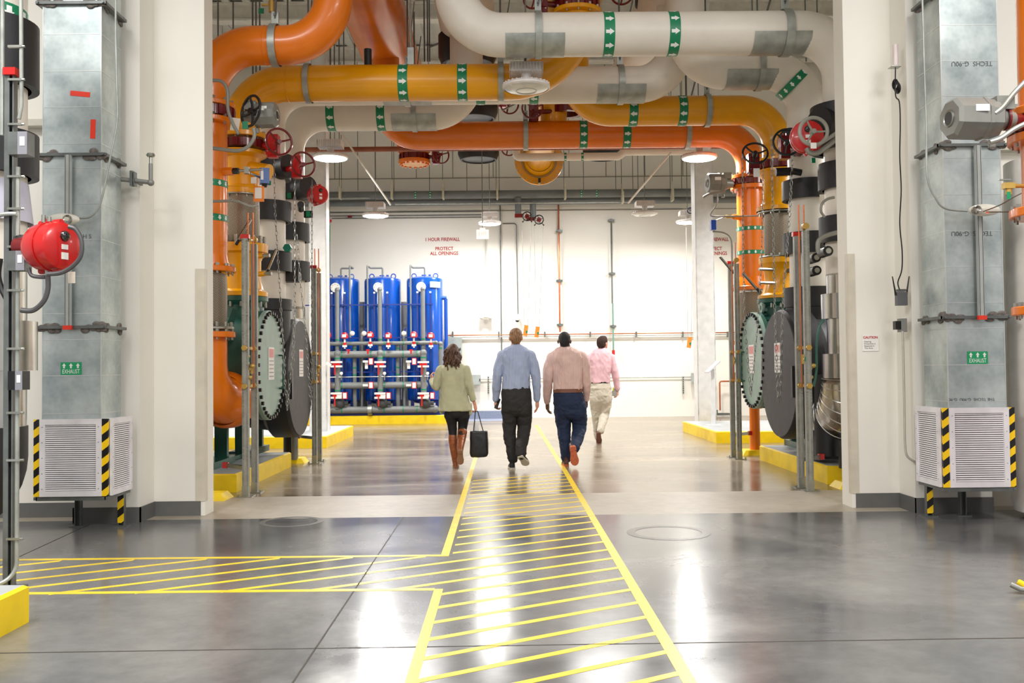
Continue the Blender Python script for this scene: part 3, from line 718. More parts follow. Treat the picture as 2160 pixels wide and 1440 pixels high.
flange(t, (x, Y, bz0 - .012), (0, 0, 1), .27, .03, STEEL, 14, .016, bl=.08)
# elbow into the water box
t = vthing('orange_elbow', 'orange elbow with bell reducer entering the left green water box', 'pipe elbow', x, Y, zy(px, 905, Y))
ze = zy(px, 846, Y)
flange(t, (x, Y, zy(px, 706, Y)), (0, 0, 1), .285, .06, ORANGE, 14)
m = M(ORANGE); pts = fillet([(x, Y, zy(px, 712, Y)), (x, Y, ze), (x + .12, Y + .62, ze)], .42, 16)
n_ = len(pts); m.tube(pts, [.2 + (.0 if i < n_ * .3 else .085 * (i / n_ - .3) / .7) for i in range(n_)], 40)
m.build('elbow', t)
m = M(ORANGE); d = V((.12, .62, 0)).normalized(); m.lathe((x + .05, Y + .42, ze), d, [(.28, -.06), (.315, .0), (.32, .12), (.0, .12)], 40); m.build('bell', t)
m = M(ORANGE); m.cyl((x + .0, Y - .02, ze - .22), (x, Y - .02, ze - .42), .03, n=12); m.use(BRASS); m.cyl((x, Y - .02, ze - .42), (x, Y - .02, ze - .5), .035, n=8); m.box((x, Y - .06, ze - .47), (.09, .02, .02)); m.cyl((x + .03, Y - .02, ze - .5), (x + .03, Y - .02, ze - .6), .012); m.build('drain_valve', t, 'small brass drain valve under the elbow')
# ===== left yellow riser (px 510)
x, Y, px = XY, Y2, 510
flange(YL, (x, Y, zy(px, 289, Y)), (0, 0, 1), .29, .06, YELLOWP)
valve((x, Y, zy(px, 308, Y)), 'dark red butterfly valve on the left yellow riser, with red gearbox and maroon handwheel', .275, DRED, (xx(581, Y, 312), Y - .12, zy(581, 312, Y)), RED, (.62, -1, .0), .15, DRED, group=None, th=.09)
t = vthing('yellow_pipe', 'upper yellow spool of the left yellow riser, below the dark red valve', 'pipe', x, Y, zy(px, 412, Y))
m = M(YELLOWP); z0 = zy(px, 412, Y); z1 = zy(px, 322, Y); m.lathe((x, Y, z0), (0, 0, 1), [(.23, 0), (.23, .06), (.2, .1), (.2, z1 - z0 - .14), (.22, z1 - z0 - .08), (.29, z1 - z0 - .04), (.29, z1 - z0)], 40); m.build('pipe_run', t)
m = M(YELLOWP); m.cyl((x + .1, Y - .1, z1 - .18), (x + .36, Y - .2, z1 - .28), .06, .1, 20); m.build('side_nozzle', t)
m = M(YELLOWP); m.torus((x, Y, z0 + .08), (0, 0, 1), .215, .02, 36, 8); m.build('weld_seam', t)
t = vthing('braided_connector', 'braided steel flexible connector in the middle of the left yellow riser', 'flexible connector', x, Y, zy(px, 516, Y))
braid(t, x, Y, zy(px, 512, Y), zy(px, 414, Y), .205)
flange(t, (x, Y, zy(px, 413, Y)), (0, 0, 1), .235, .02, STEEL, 12, .018)
t = vthing('yellow_pipe', 'lower yellow spool with side nozzles on the green water box, left', 'pipe', x, Y, zy(px, 627, Y))
z0, z1 = zy(px, 626, Y), zy(px, 516, Y); h = z1 - z0
m = M(YELLOWP); m.lathe((x, Y, z0), (0, 0, 1), [(.295, 0), (.295, .05), (.25, .08), (.22, .18), (.22, h - .2), (.25, h - .12), (.3, h - .1), (.3, h)], 40); m.build('pipe_run', t)
for (dz, dx) in ((.46, .3), (.25, .32)):
    m = M(YELLOWP); m.cyl((x + .15, Y - .15, z0 + dz - .0), (x + dx, Y - .2, z0 + dz), .03, n=12); m.use(STEEL); m.cyl((x + dx, Y - .2, z0 + dz), (x + dx + .08, Y - .22, z0 + dz), .022, n=8); m.build('side_nozzle', t)
m = M(STEEL)
for k in range(16):
    a = 2 * PI * k / 16; m.cyl((x + .26 * math.cos(a), Y + .26 * math.sin(a), z1 - .03), (x + .26 * math.cos(a), Y + .26 * math.sin(a), z1 + .09), .018, n=6)
m.build('flange_bolts', t, 'steel flange bolts')
# ===== left white risers
def sleeves(t, x, Y, px, spans, r, r2, last=None):
    """spans: (y0, y1, kind)"""
    for (a, b, k) in spans:
        if k == 'w': seg(t, x, Y, a - 1, b + 1, px, r, WHITEI, 'insulation_jacket')
        elif k == 'b': seg(t, x, Y, a, b, px, r2, BLACKI, 'insulation_sleeve', 'black insulation sleeve', lip=1)
        elif k == 'a': seg(t, x, Y, a, b, px, r, ALU, 'aluminium_jacket', 'bright aluminium jacket')
        elif k == 'A': seg(t, x, Y, a, b, px, r2 * .98, ALU, 'aluminium_collar', 'wide bright aluminium collar', lip=1)
t = vthing('white_insulated_riser', 'white riser with black insulation sleeves right behind the left yellow riser', 'pipe', XW3, Y5, zy(563, 640, Y5))
sleeves(t, XW3, Y5, 563, [(377, 428, 'w'), (428, 469, 'b'), (469, 533, 'w'), (533, 574, 'b'), (574, 634, 'w'), (632, 655, 'b')], .235, .31)
t = vthing('white_insulated_riser', 'second white riser with black insulation sleeves, nearer the left hall column', 'pipe', XW4, Y6, zy(607, 650, Y6))
sleeves(t, XW4, Y6, 607, [(425, 473, 'w'), (473, 510, 'b'), (510, 553, 'w'), (553, 593, 'b'), (593, 652, 'w'), (648, 672, 'a')], .23, .3)
def black_valve(x, Y, px, y0, y1, lab, gx, gy, wdir, wR, wmat, act=None, sgn=1, gmat=None, gY=-.35, r=.3):
    z0, z1 = zy(px, y1, Y), zy(px, y0, Y); t = thing('insulated_valve', lab, 'valve', (x, Y, z0))
    m = M(BLACKI); m.lathe((x, Y, z0), (0, 0, 1), [(r * .8, 0), (r, .0), (r * 1.02, (z1 - z0) * .5), (r, z1 - z0), (r * .8, z1 - z0)], 40)
    g = V((xx(gx, Y + gY, gy), Y + gY, zy(gx, gy, Y + gY)))
    m.cyl((x, Y, (z0 + z1) / 2), ((x + g.x) / 2 + .1 * sgn, Y + gY * .6, (z0 + z1) / 2), r * .55, r * .5, 24); m.build('insulated_body', t)
    if act is None:
        n = M(gmat or RED); n.box(g, (.11, .13, .27)); n.box(g + V((0, -.07, 0)), (.08, .02, .2)); n.cyl(g + V((0, 0, .12)), g + V((0, 0, .17)), .03, n=10); n.cyl(V((x, Y, g.z)), g, .035); n.build('gearbox', t)
        wd = V(wdir).normalized(); wc = g + wd * .2
        s = M(STEEL); s.cyl(g, wc, .013, n=8); s.build('shaft', t)
        wheel(t, wc, wd, wR, wmat)
    return t, g
black_valve(XW3, Y5, 563, 335, 380, 'black insulated valve with maroon handwheel, behind the left yellow riser', 627, 353, (.66, -1, .0), .15, DRED)
t, g = black_valve(XW4, Y6, 607, 380, 426, 'black insulated valve with round red electric actuator, left', 668, 412, (1, 0, 0), .1, DRED, act=1, gY=-.5)
def drum_actuator(c, axis, r, L, lab, mt=None, up=V((0, 0, 1)), parent=None):
    c = V(c); a = V(axis).normalized(); mt = mt or RED
    t = thing('electric_actuator', lab, 'valve actuator', c)
    m = M(mt); m.lathe(c - a * L * .5, a, [(0, 0), (r * .55, 0), (r * .8, L * .12), (r * .97, L * .3), (r, L * .6), (r * 1.04, L * .6), (r * 1.04, L * .66), (r, L * .66), (r, L * .86), (r * .96, L * .94), (r * .8, L), (0, L)], 40)
    side = a.cross(up).normalized()
    for s in (-1, 1):
        for h in (.35, .8):
            p = c - a * L * .5 + a * L * h + up * r * s * .97; m.cyl(p - a * .03, p + a * .03, .02 * r / .14, n=10)
    m.box(c + up * r * .9 - a * L * .05, (r * .35, r * .35, r * .5)); m.build('housing', t)
    d = M(mat('dark_dome_window', (30, 20, 20), .08, coat=1.0)); d.ell(c + a * L * .5 + up * r * .4, (r * .22, r * .22, r * .22)); d.build('indicator_dome', t, 'glossy dark indicator dome')
    n = M(PAPER); R = Matrix((side, a, up)).transposed()
    n.box(c + a * (L * .5 + .003) - up * r * .05 - side * 0, (r * .3, .004, r * .2), R); n.box(c + a * (L * .5 + .003) - up * r * .42, (r * .32, .004, r * .28), R)
    n.build('name_plate', t, 'white stickers on the end face'); return t
drum_actuator(g, (.75, -1, 0), .125, .24, 'small round red electric actuator beside the left white riser')
# grey actuator with black handwheel upper left
c = P(560, 243, 9.9)
def grey_actuator(c, L, r, lab, side=1, wheelR=0, wc=None, stub=None):
    t = thing('electric_actuator', lab, 'valve actuator', c); c = V(c); a = V((side, -.12, 0)).normalized()
    m = M(GREYC); m.lathe(c - a * L * .5, a, [(0, 0), (r * .8, 0), (r * .95, .02), (r * .95, L * .3), (r * 1.05, L * .3), (r * 1.05, L * .36), (r, L * .37), (r, L * .93), (r * .85, L), (0, L)], 8 if L > .3 else 10, a0=PI / 8, a1=2 * PI + PI / 8)
    m.build('housing', t, None, ang=20)
    n = M(GREYC); n.cyl(c - a * L * .5, c - a * (L * .5 + .12), r * .62, r * .4, 16); n.box(c - a * (L * .5 + .03) + V((0, -.02, r * .7)), (.12, .12, .09)); n.cyl(c - a * L * .4 + V((0, 0, -r)), c - a * L * .4 + V((0, 0, -r - .05)), .025, n=10); n.build('gear_neck', t)
    q = M(PAPER); q.box(c + V((0, -r * .97, r * .3)), (.09, .006, .045)); q.build('name_plate', t, 'pale name plate')
    e = M(mat('dark_port', (40, 40, 42), .4)); e.cyl(c + a * (L * .5 - .004), c + a * (L * .5 + .008), r * .34, n=24); e.use(STEEL); e.torus(c + a * (L * .5 + .004), a, r * .36, .008, 24, 6); e.build('position_window', t)
    if wheelR: wheel(t, wc, (-.85, -1, .1), wheelR, BLACK, 4, rot=.2)
    return t
grey_actuator(c, .24, .135, 'grey electric actuator with black handwheel on the left orange riser', 1, .16, P(529, 234, 9.75))
m = M(GREEN); q = P(517, 264, 9.72); m.box(q, (.06, .004, .08)); tag(m.build('valve_tag'), 'green tag under the black handwheel at upper left', 'tag')
m = M(mat('card_tag', (214, 204, 188), .6)); q = P(496, 262, 9.7); m.box(q, (.09, .004, .13), Matrix.Rotation(.15, 3, 'Y')); tag(m.build('paper_tag'), 'beige paper tag hanging left of the green tag, upper left', 'tag')
# conduits around it
CND = mat('flex_conduit_grey', (140, 138, 130), .4, .2)
def cable(lab, pts, r, mt, Y=None, name='conduit', cat='conduit', n=8, smooth=6, group=None):
    q = [P(a[0], a[1], a[2] if len(a) > 2 else Y) for a in pts]
    # Catmull-Rom through the points
    out = []
    for i in range(len(q) - 1):
        p0 = q[max(0, i - 1)]; p1 = q[i]; p2 = q[i + 1]; p3 = q[min(len(q) - 1, i + 2)]
        for k in range(smooth):
            t = k / smooth
            out.append(0.5 * ((2 * p1) + (-p0 + p2) * t + (2 * p0 - 5 * p1 + 4 * p2 - p3) * t * t + (-p0 + 3 * p1 - 3 * p2 + p3) * t ** 3))
    out.append(q[-1]); m = M(mt); m.tube(out, r, n); return tag(m.build(name), lab, cat, group)
cable('pale flexible conduit dropping over the orange bend to the grey actuator', [(440, 170), (466, 171), (479, 190), (481, 230), (490, 258), (503, 282)], .018, CND, 9.7)
cable('grey flexible conduit looping from the grey actuator to the left', [(535, 270), (536, 290), (522, 310), (500, 318), (470, 315), (430, 310)], .02, CND, 9.65)
cable('pale conduit at the foot of the left orange valve area, running right', [(430, 425), (470, 424), (500, 424), (528, 435), (545, 432)], .014, CND, 9.75)
# blue sensor box and orange tag
t = thing('flow_switch', 'blue square sensor box in front of the left white riser', 'sensor box', P(558, 386, 10.6)); q = P(558, 372, 10.5)
m = M(mat('sensor_blue', (84, 116, 178), .4)); m.box(q, (.1, .12, .17), Matrix.Rotation(.3, 3, 'Z')); m.build('housing', t)
m = M(PAPER); m.box(q + V((-.01, -.068, .0)), (.028, .01, .1), Matrix.Rotation(.3, 3, 'Z')); m.build('name_plate', t)
m = M(BLACK); m.cyl(q - V((0, 0, .085)), q - V((0, 0, .12)), .035, .025, 12); m.use(STEEL); m.cyl(q + V((-.05, 0, -.01)), P(527, 365, 10.3), .012); m.build('fitting', t)
m = M(mat('tag_orange', (244, 140, 48), .5)); q = P(546, 409, 10.4); m.box(q, (.115, .006, .17)); m.use(PAPER); m.box(q + V((-.005, -.005, .01)), (.075, .004, .12)); tag(m.build('hang_tag'), 'orange hang tag with pale paper below the blue sensor box', 'tag')
m = M(PAPER); q = P(535, 380, 10.4); m.box(q, (.06, .004, .07)); tag(m.build('paper_tag'), 'small white paper tag left of the blue sensor box', 'tag')
m = M(GREEN); m.box(P(568, 386, 10.8), (.04, .004, .05)); tag(m.build('valve_tag'), 'small green tag right behind the blue sensor box', 'tag')
# insulated little flange boxes and tags on white risers
for (px, py, w, h, Y, lab) in ((611, 413, .12, .09, 12.3, 'black strap box with green tag on the left white riser, upper'), (651, 452, .12, .09, 12.7, 'black strap box with green tag on the second white riser')):
    m = M(BLACK); q = P(px, py, Y); m.box(q, (w, .05, h)); m.use(GREEN); m.box(q + V((0, -.03, 0)), (w * .45, .01, h * .8)); tag(m.build('strap_box'), lab, 'tag')
m = M(mat('green_plastic', (0, 104, 80), .35)); q = P(608, 524, 12.0); m.lathe(q, V((0, -1, 0)), [(0, 0), (.055, 0), (.055, .07), (0, .07)], 6); tag(m.build('valve_guard'), 'green plastic valve guard between the two left white risers', 'valve guard')
m = M(BLACK); q = P(635, 441, 12.6); m.cyl(q, q + V((.05, -.25, .02)), .045, n=16); tag(m.build('insulated_nozzle'), 'short black insulated nozzle on the second white riser', 'nozzle')
m = M(BLACKI); q = P(613, 585, 12.3); m.box(q, (.24, .2, .12)); m.cyl(q + V((-.35, 0, .12)), q + V((.0, 0, .12)), .055, n=14); tag(m.build('insulated_nozzle'), 'black insulated side nozzle low between the two left white risers', 'nozzle')
# thermometers (angled)
def thermo(a, b, Y, lab, mt=STEEL):
    t = thing('thermometer', lab, 'thermometer', P(*b, Y)); p = P(*a, Y); q = P(*b, Y); m = M(mt); m.beam(p, q, .03, .022); m.build('scale_case', t)
    m = M(BLACK); d = (q - p).normalized(); m.beam(p + V((-.012, 0.004, 0)), q + V((-.012, 0.004, 0)), .024, .02); m.cyl(q, q + d * .07, .02, n=10); m.build('back_case', t); return t
thermo((530, 462), (504, 505), 10.75, 'silver-edged black thermometer leaning in front of the braided connector')
thermo((584, 525), (566, 568), 11.5, 'silver thermometer leaning in front of the left white riser')
# ===== right side
x, Y, px = XOR, Y8, 1583
flange(OR, (x, Y, zy(px, 375, Y)), (0, 0, 1), .29, .05, ORANGE)
valve((x, Y, zy(px, 386, Y)), 'dark red butterfly valve on the right orange riser, with grey actuator', .275, DRED, th=.08)
t = vthing('orange_pipe', 'orange riser with two arrow bands, right of the right hall column', 'pipe', x, Y, zy(px, 613, Y))
flange(t, (x, Y, zy(px, 397, Y)), (0, 0, 1), .29, .06, ORANGE); seg(t, x, Y, 396, 590, px, .205, ORANGE)
m = M(ORANGE); m.lathe((x, Y, zy(px, 606, Y)), (0, 0, 1), [(.26, 0), (.205, .15)], 36); m.build('weld_neck', t)
flange(t, (x, Y, zy(px, 609, Y)), (0, 0, 1), .29, .06, ORANGE, 14)
for yy in (484, 534): band(t, (x, Y, zy(px, yy, Y)), (0, 0, -1), .205, .06, 14, .05, .045)
m = M(ORANGE); q = V((x, Y, zy(px, 460, Y))); m.cyl(q + V((-.18, -.08, 0)), q + V((-.3, -.14, 0)), .04, n=8); m.use(BRASS); m.cyl(q + V((-.3, -.14, 0)), q + V((-.42, -.18, .0)), .025, n=8); m.box(q + V((-.36, -.16, 0)), (.06, .05, .05)); m.use(STEEL); m.cyl(q + V((-.42, -.18, 0)), P(1510, 465, 13.8), .008); m.build('sensor_well', t)
t = vthing('braided_connector', 'braided steel flexible connector behind the right pale green plate', 'flexible connector', x, Y, zy(px, 716, Y))
braid(t, x, Y, zy(px, 712, Y), zy(px, 617, Y), .2); flange(t, (x, Y, zy(px, 714, Y)), (0, 0, 1), .27, .03, STEEL, 12, .016)
t = vthing('orange_elbow', 'orange elbow low behind the right pale green plate', 'pipe elbow', x, Y, zy(px, 880, Y))
flange(t, (x, Y, zy(px, 722, Y)), (0, 0, 1), .285, .06, ORANGE); m = M(ORANGE); m.tube(fillet([(x, Y, zy(px, 726, Y)), (x, Y, 0.95), (x, Y - .6, 0.95)], .42, 12), .2, 36); m.build('elbow', t)
m = M(ORANGE); xs_ = xx(1592, Y, 900); m.cyl((xs_, Y, .03), (xs_, Y, .8), .075, n=24); m.build('support_leg', t, 'orange support leg standing on the floor')
m = M(ORANGE); m.cyl((xs_, Y, .02), (xs_, Y, .035), .12, n=24); m.build('leg_base', t)
m = M(SAFETY); m.lathe((xs_ - .02, Y, 0.0), (0, 0, 1), [(.3, 0), (.22, .07), (0, .07)], 4, a0=PI / 4, a1=PI / 4 + 2 * PI); tag(m.build('grout_foot'), 'yellow tapered floor foot under the orange support leg, right', 'floor foot')
# grey actuator on right orange
c = P(1510, 387, 13.7); grey_actuator(c, .26, .15, 'grey electric actuator left of the right orange riser', -1)
m = M(DRED); a_ = P(1530, 390, 13.75); b_ = V((x - .2, Y, zy(px, 388, Y))); m.cyl(a_, b_, .05, n=12); tag(m.build('red_coupling'), 'dark red stem joining the grey actuator to the right orange valve', 'coupling')
cable('pale flexible conduit hanging from the grey actuator at right', [(1483, 416), (1496, 409), (1510, 407), (1530, 403)], .018, CND, 13.5)
cable('thin pale conduit loop under the right grey actuator', [(1513, 408), (1512, 430), (1500, 450), (1505, 456), (1545, 456), (1600, 455)], .011, CND, 13.6)
# yellow riser right
x, Y, px = XYR, Y7, 1641
flange(YR, (x, Y, zy(px, 339, Y)), (0, 0, 1), .27, .04, YELLOWP)
GX = P(1588, 350, 12.2)
valve((x, Y, zy(px, 350, Y)), 'dark red butterfly valve on the right yellow riser', .27, DRED, th=.1)
t = vthing('yellow_pipe', 'upper yellow spool of the right yellow riser, below the dark red valve', 'pipe', x, Y, zy(px, 447, Y))
z0 = zy(px, 446, Y); z1 = zy(px, 360, Y); h = z1 - z0
m = M(YELLOWP); m.lathe((x, Y, z0), (0, 0, 1), [(.29, 0), (.29, .05), (.24, .08), (.2, .16), (.2, h - .12), (.25, h - .06), (.27, h - .04), (.27, h)], 40); m.build('pipe_run', t)
flange(t, (x, Y, z0 - .02), (0, 0, 1), .28, .02, STEEL, 14, .02)
t = vthing('braided_connector', 'braided steel flexible connector in the middle of the right yellow riser', 'flexible connector', x, Y, zy(px, 545, Y))
braid(t, x, Y, zy(px, 541, Y), zy(px, 452, Y), .2); flange(t, (x, Y, zy(px, 543, Y)), (0, 0, 1), .27, .02, STEEL, 14, .018)
t = vthing('yellow_pipe', 'lower yellow spool standing on the right green water box', 'pipe', x, Y, zy(px, 631, Y))
z0, z1 = zy(px, 630, Y), zy(px, 545, Y); h = z1 - z0
m = M(YELLOWP); m.lathe((x, Y, z0), (0, 0, 1), [(.29, 0), (.29, .04), (.24, .07), (.2, .2), (.2, h - .2), (.24, h - .1), (.27, h - .07), (.27, h)], 40); m.build('pipe_run', t)
for dz in (.38, .2):
    m = M(STEEL); m.cyl((x - .12, Y - .17, z0 + dz), (x - .34, Y - .24, z0 + dz), .022, n=8); m.cyl((x + .05, Y - .2, z0 + .36), (x + .14, Y - .3, z0 + .36), .03, n=8); m.build('side_nozzle', t)
# white risers right
t = vthing('white_insulated_riser', 'white riser with black sleeves right of the right yellow riser', 'pipe', XW2, Y4, zy(1704, 640, Y4))
sleeves(t, XW2, Y4, 1704, [(327, 383, 'w'), (383, 423, 'b'), (423, 493, 'w'), (493, 537, 'b'), (537, 607, 'w'), (607, 648, 'b')], .235, .31)
t = vthing('white_insulated_riser', 'white and aluminium riser half hidden by the right opening edge', 'pipe', XW1, Y3, zy(1786, 800, Y3))
sleeves(t, XW1, Y3, 1786, [(318, 348, 'w'), (346, 401, 'b'), (401, 460, 'w'), (458, 512, 'b'), (512, 580, 'w'), (578, 622, 'a'), (620, 672, 'A'), (672, 748, 'a'), (746, 797, 'A')], .235, .3)
m = M(ALU); ze = zy(1786, 880, Y3)
ep = fillet([(XW1, Y3, zy(1786, 797, Y3)), (XW1, Y3, ze), (XW1, Y3 + .75, ze)], .42, 16); m.tube(ep, [.245, .26] + [.3] * (len(ep) - 2), 40); m.build('aluminium_elbow', t, 'bright aluminium clad elbow at the bottom')
m = M(mat('aluminium_seam', (225, 225, 222), .3, 1.0))
el = fillet([(XW1, Y3, zy(1786, 797, Y3)), (XW1, Y3, ze), (XW1, Y3 + .75, ze)], .42, 16)
for i in range(1, len(el) - 1, 2):
    m.torus(el[i], el[i + 1] - el[i - 1], .302, .004, 40, 5)
m.build('jacket_seams', t, 'raised seams around the elbow')
m = M(BLACKI); m.cyl((XW1 - .02, Y3 + .0, ze - .55), (XW1 - .02, Y3, ze - .25), .12, n=20); m.build('insulated_foot', t, 'black insulated foot below the elbow')
# black valves right
black_valve(XW1, Y3, 1786, 226, 320, 'large black insulated valve with red actuator and grey three-spoke handwheel', 1702, 288, (-.05, -1, 0), .3, mat('wheel_grey', (150, 148, 138), .35), act=1, sgn=-1, r=.37)
c = P(1703, 286, 9.9); t = drum_actuator(c + V((0.02, .1, 0)), (-.15, -1, 0), .17, .22, 'red rounded actuator behind the grey three-spoke handwheel, upper right', RED)
wheel(t, P(1716, 277, 9.65), (-.02, -1, 0), .142, mat('wheel_grey', (150, 148, 138), .35), 3, .02, rot=.0, lab='grey three-spoke handwheel')
t, g = black_valve(XW2, Y4, 1704, 288, 328, 'black insulated valve with black handwheel and red gearbox, right', 1654, 312, (-.12, -1, .12), .155, BLACK, sgn=-1, gmat=DRED, gY=-.5, r=.31)
t = valve(P(1590, 356, 12.2), 'dark red gearbox with black spoked handwheel in front of the right orange riser', .05, DRED, P(1588, 345, 12.1), DRED, (-.1, -1, .45), .155, BLACK, th=.05)
# wheels' chains
chain([P(1566, 330, 11.9), P(1568, 560, 11.9), P(1572, 700, 11.9), P(1584, 833, 11.9), P(1597, 700, 11.9), P(1606, 560, 11.9), P(1610, 340, 11.9)], 'thin pull chain loop hanging in front of the right pale green plate', link=.06)
chain([P(1627, 290, 11.0), P(1631, 480, 11.0), P(1634, 640, 11.0), P(1641, 845, 11.0)], 'long pull chain hanging down over the right dark disc', link=.06)
chain([P(1674, 290, 11.0), P(1666, 450, 11.0), P(1652, 620, 11.0), P(1645, 845, 11.0)], 'slanting pull chain from the upper black handwheel to the right dark disc', link=.06)
# left chains
chain([P(578, 338, 11.3), P(580, 440, 11.3), P(592, 640, 11.0), P(600, 790, 10.9), P(606, 860, 10.9), P(613, 790, 10.9), P(620, 690, 10.9)], 'pull chain hanging over the left pale green plate and down into a loop', link=.06)
chain([P(622, 330, 11.9), P(622, 480, 11.8), P(622, 640, 11.4), P(619, 760, 11.2), P(613, 800, 11.2)], 'pull chain hanging straight between the two left discs', link=.06)
chain([P(627, 500, 11.9), P(634, 600, 11.9), P(645, 700, 11.9), P(652, 800, 11.9), P(655, 850, 11.9)], 'pull chain slanting over the left dark disc', link=.06)
chain([P(658, 385, 12.4), P(658, 520, 12.4), P(658, 700, 12.4), P(656, 860, 12.4)], 'pull chain hanging straight beside the left hall column', link=.06)
# small black nozzles and sensors, right
for (a, b, Y, r, lab) in (((1636, 363), (1672, 361), 11.2, .05, 'black insulated nozzle in front of the right yellow riser'), ((1672, 361), (1690, 364), 11.0, .04, 'black nozzle end right of the right yellow riser')):
    m = M(BLACK); m.cyl(P(*a, Y), P(*b, Y), r, n=16); tag(m.build('insulated_nozzle'), lab, 'nozzle')
for (px, py, Y, lab) in ((1722, 543, 10.6, 'black capped nozzle low on the right white riser'), (1723, 570, 10.6, 'black and green capped nozzle on the right white riser'), (1747, 529, 9.9, 'dark hose coupling beside the right opening edge')):
    m = M(BLACK); q = P(px, py, Y); m.cyl(q + V((0, .2, 0)), q, .06 * .9, n=18); m.use(STEEL); m.cyl(q, q + V((0, -.015, 0)), .03, n=12); tag(m.build('insulated_nozzle'), lab, 'nozzle')
m = M(mat('sensor_royal_blue', (16, 66, 170), .35)); q = P(1504, 475, 13.5); m.box(q, (.07, .1, .14)); tag(m.build('flow_switch'), 'royal blue sensor box right of the right hall column', 'sensor box')
cable('pale conduit curling below the royal blue sensor box', [(1503, 488), (1525, 490), (1540, 500), (1544, 520), (1544, 560)], .012, CND, 13.4)
thermo((1520, 542), (1542, 568), 13.5, 'black thermometer leaning left of the right strut pair')
thermo((1568, 576), (1596, 608), 12.2, 'silver-edged thermometer leaning against the right orange riser')
cable('silver-grey flexible conduit curving from the right red actuator to the opening edge', [(1702, 312), (1708, 322), (1725, 322), (1745, 308), (1765, 292)], .028, CND, 9.7)
cable('thinner silver conduit above the curved conduit, upper right', [(1716, 310), (1735, 300), (1765, 280)], .02, CND, 9.65)
m = M(PAPER); m.box(P(1716, 307, 9.6), (.06, .004, .06)); tag(m.build('paper_tag'), 'small white tag hanging below the grey three-spoke handwheel', 'tag')
m = M(PAPER); m.box(P(1596, 364, 11.9), (.08, .004, .11)); tag(m.build('paper_tag'), 'white paper tag hanging under the lower black handwheel', 'tag')
m = M(GREEN); m.box(P(1716, 338, 10.9), (.045, .004, .06)); tag(m.build('valve_tag'), 'green tag on the right white riser', 'tag')
m = M(mat('card_tag', (214, 204, 188), .6)); m.box(P(1734, 421, 9.9), (.05, .004, .11)); tag(m.build('paper_tag'), 'beige paper tag on the riser by the right opening edge', 'tag')
cable('grey hose loop beside the right opening edge', [(1760, 416), (1745, 420), (1734, 430), (1732, 446), (1740, 458)], .014, CND, 9.8)
cable('thick silver conduit entering from the right opening edge at mid height', [(1768, 490), (1745, 496), (1728, 506), (1725, 520), (1726, 532)], .024, CND, 9.8)
cable('green hose falling between the right strut pair and aluminium riser', [(1738, 673), (1728, 690), (1722, 730), (1722, 780), (1716, 815)], .014, mat('green_hose', (44, 108, 92), .4), 10.0, name='hose', cat='hose')

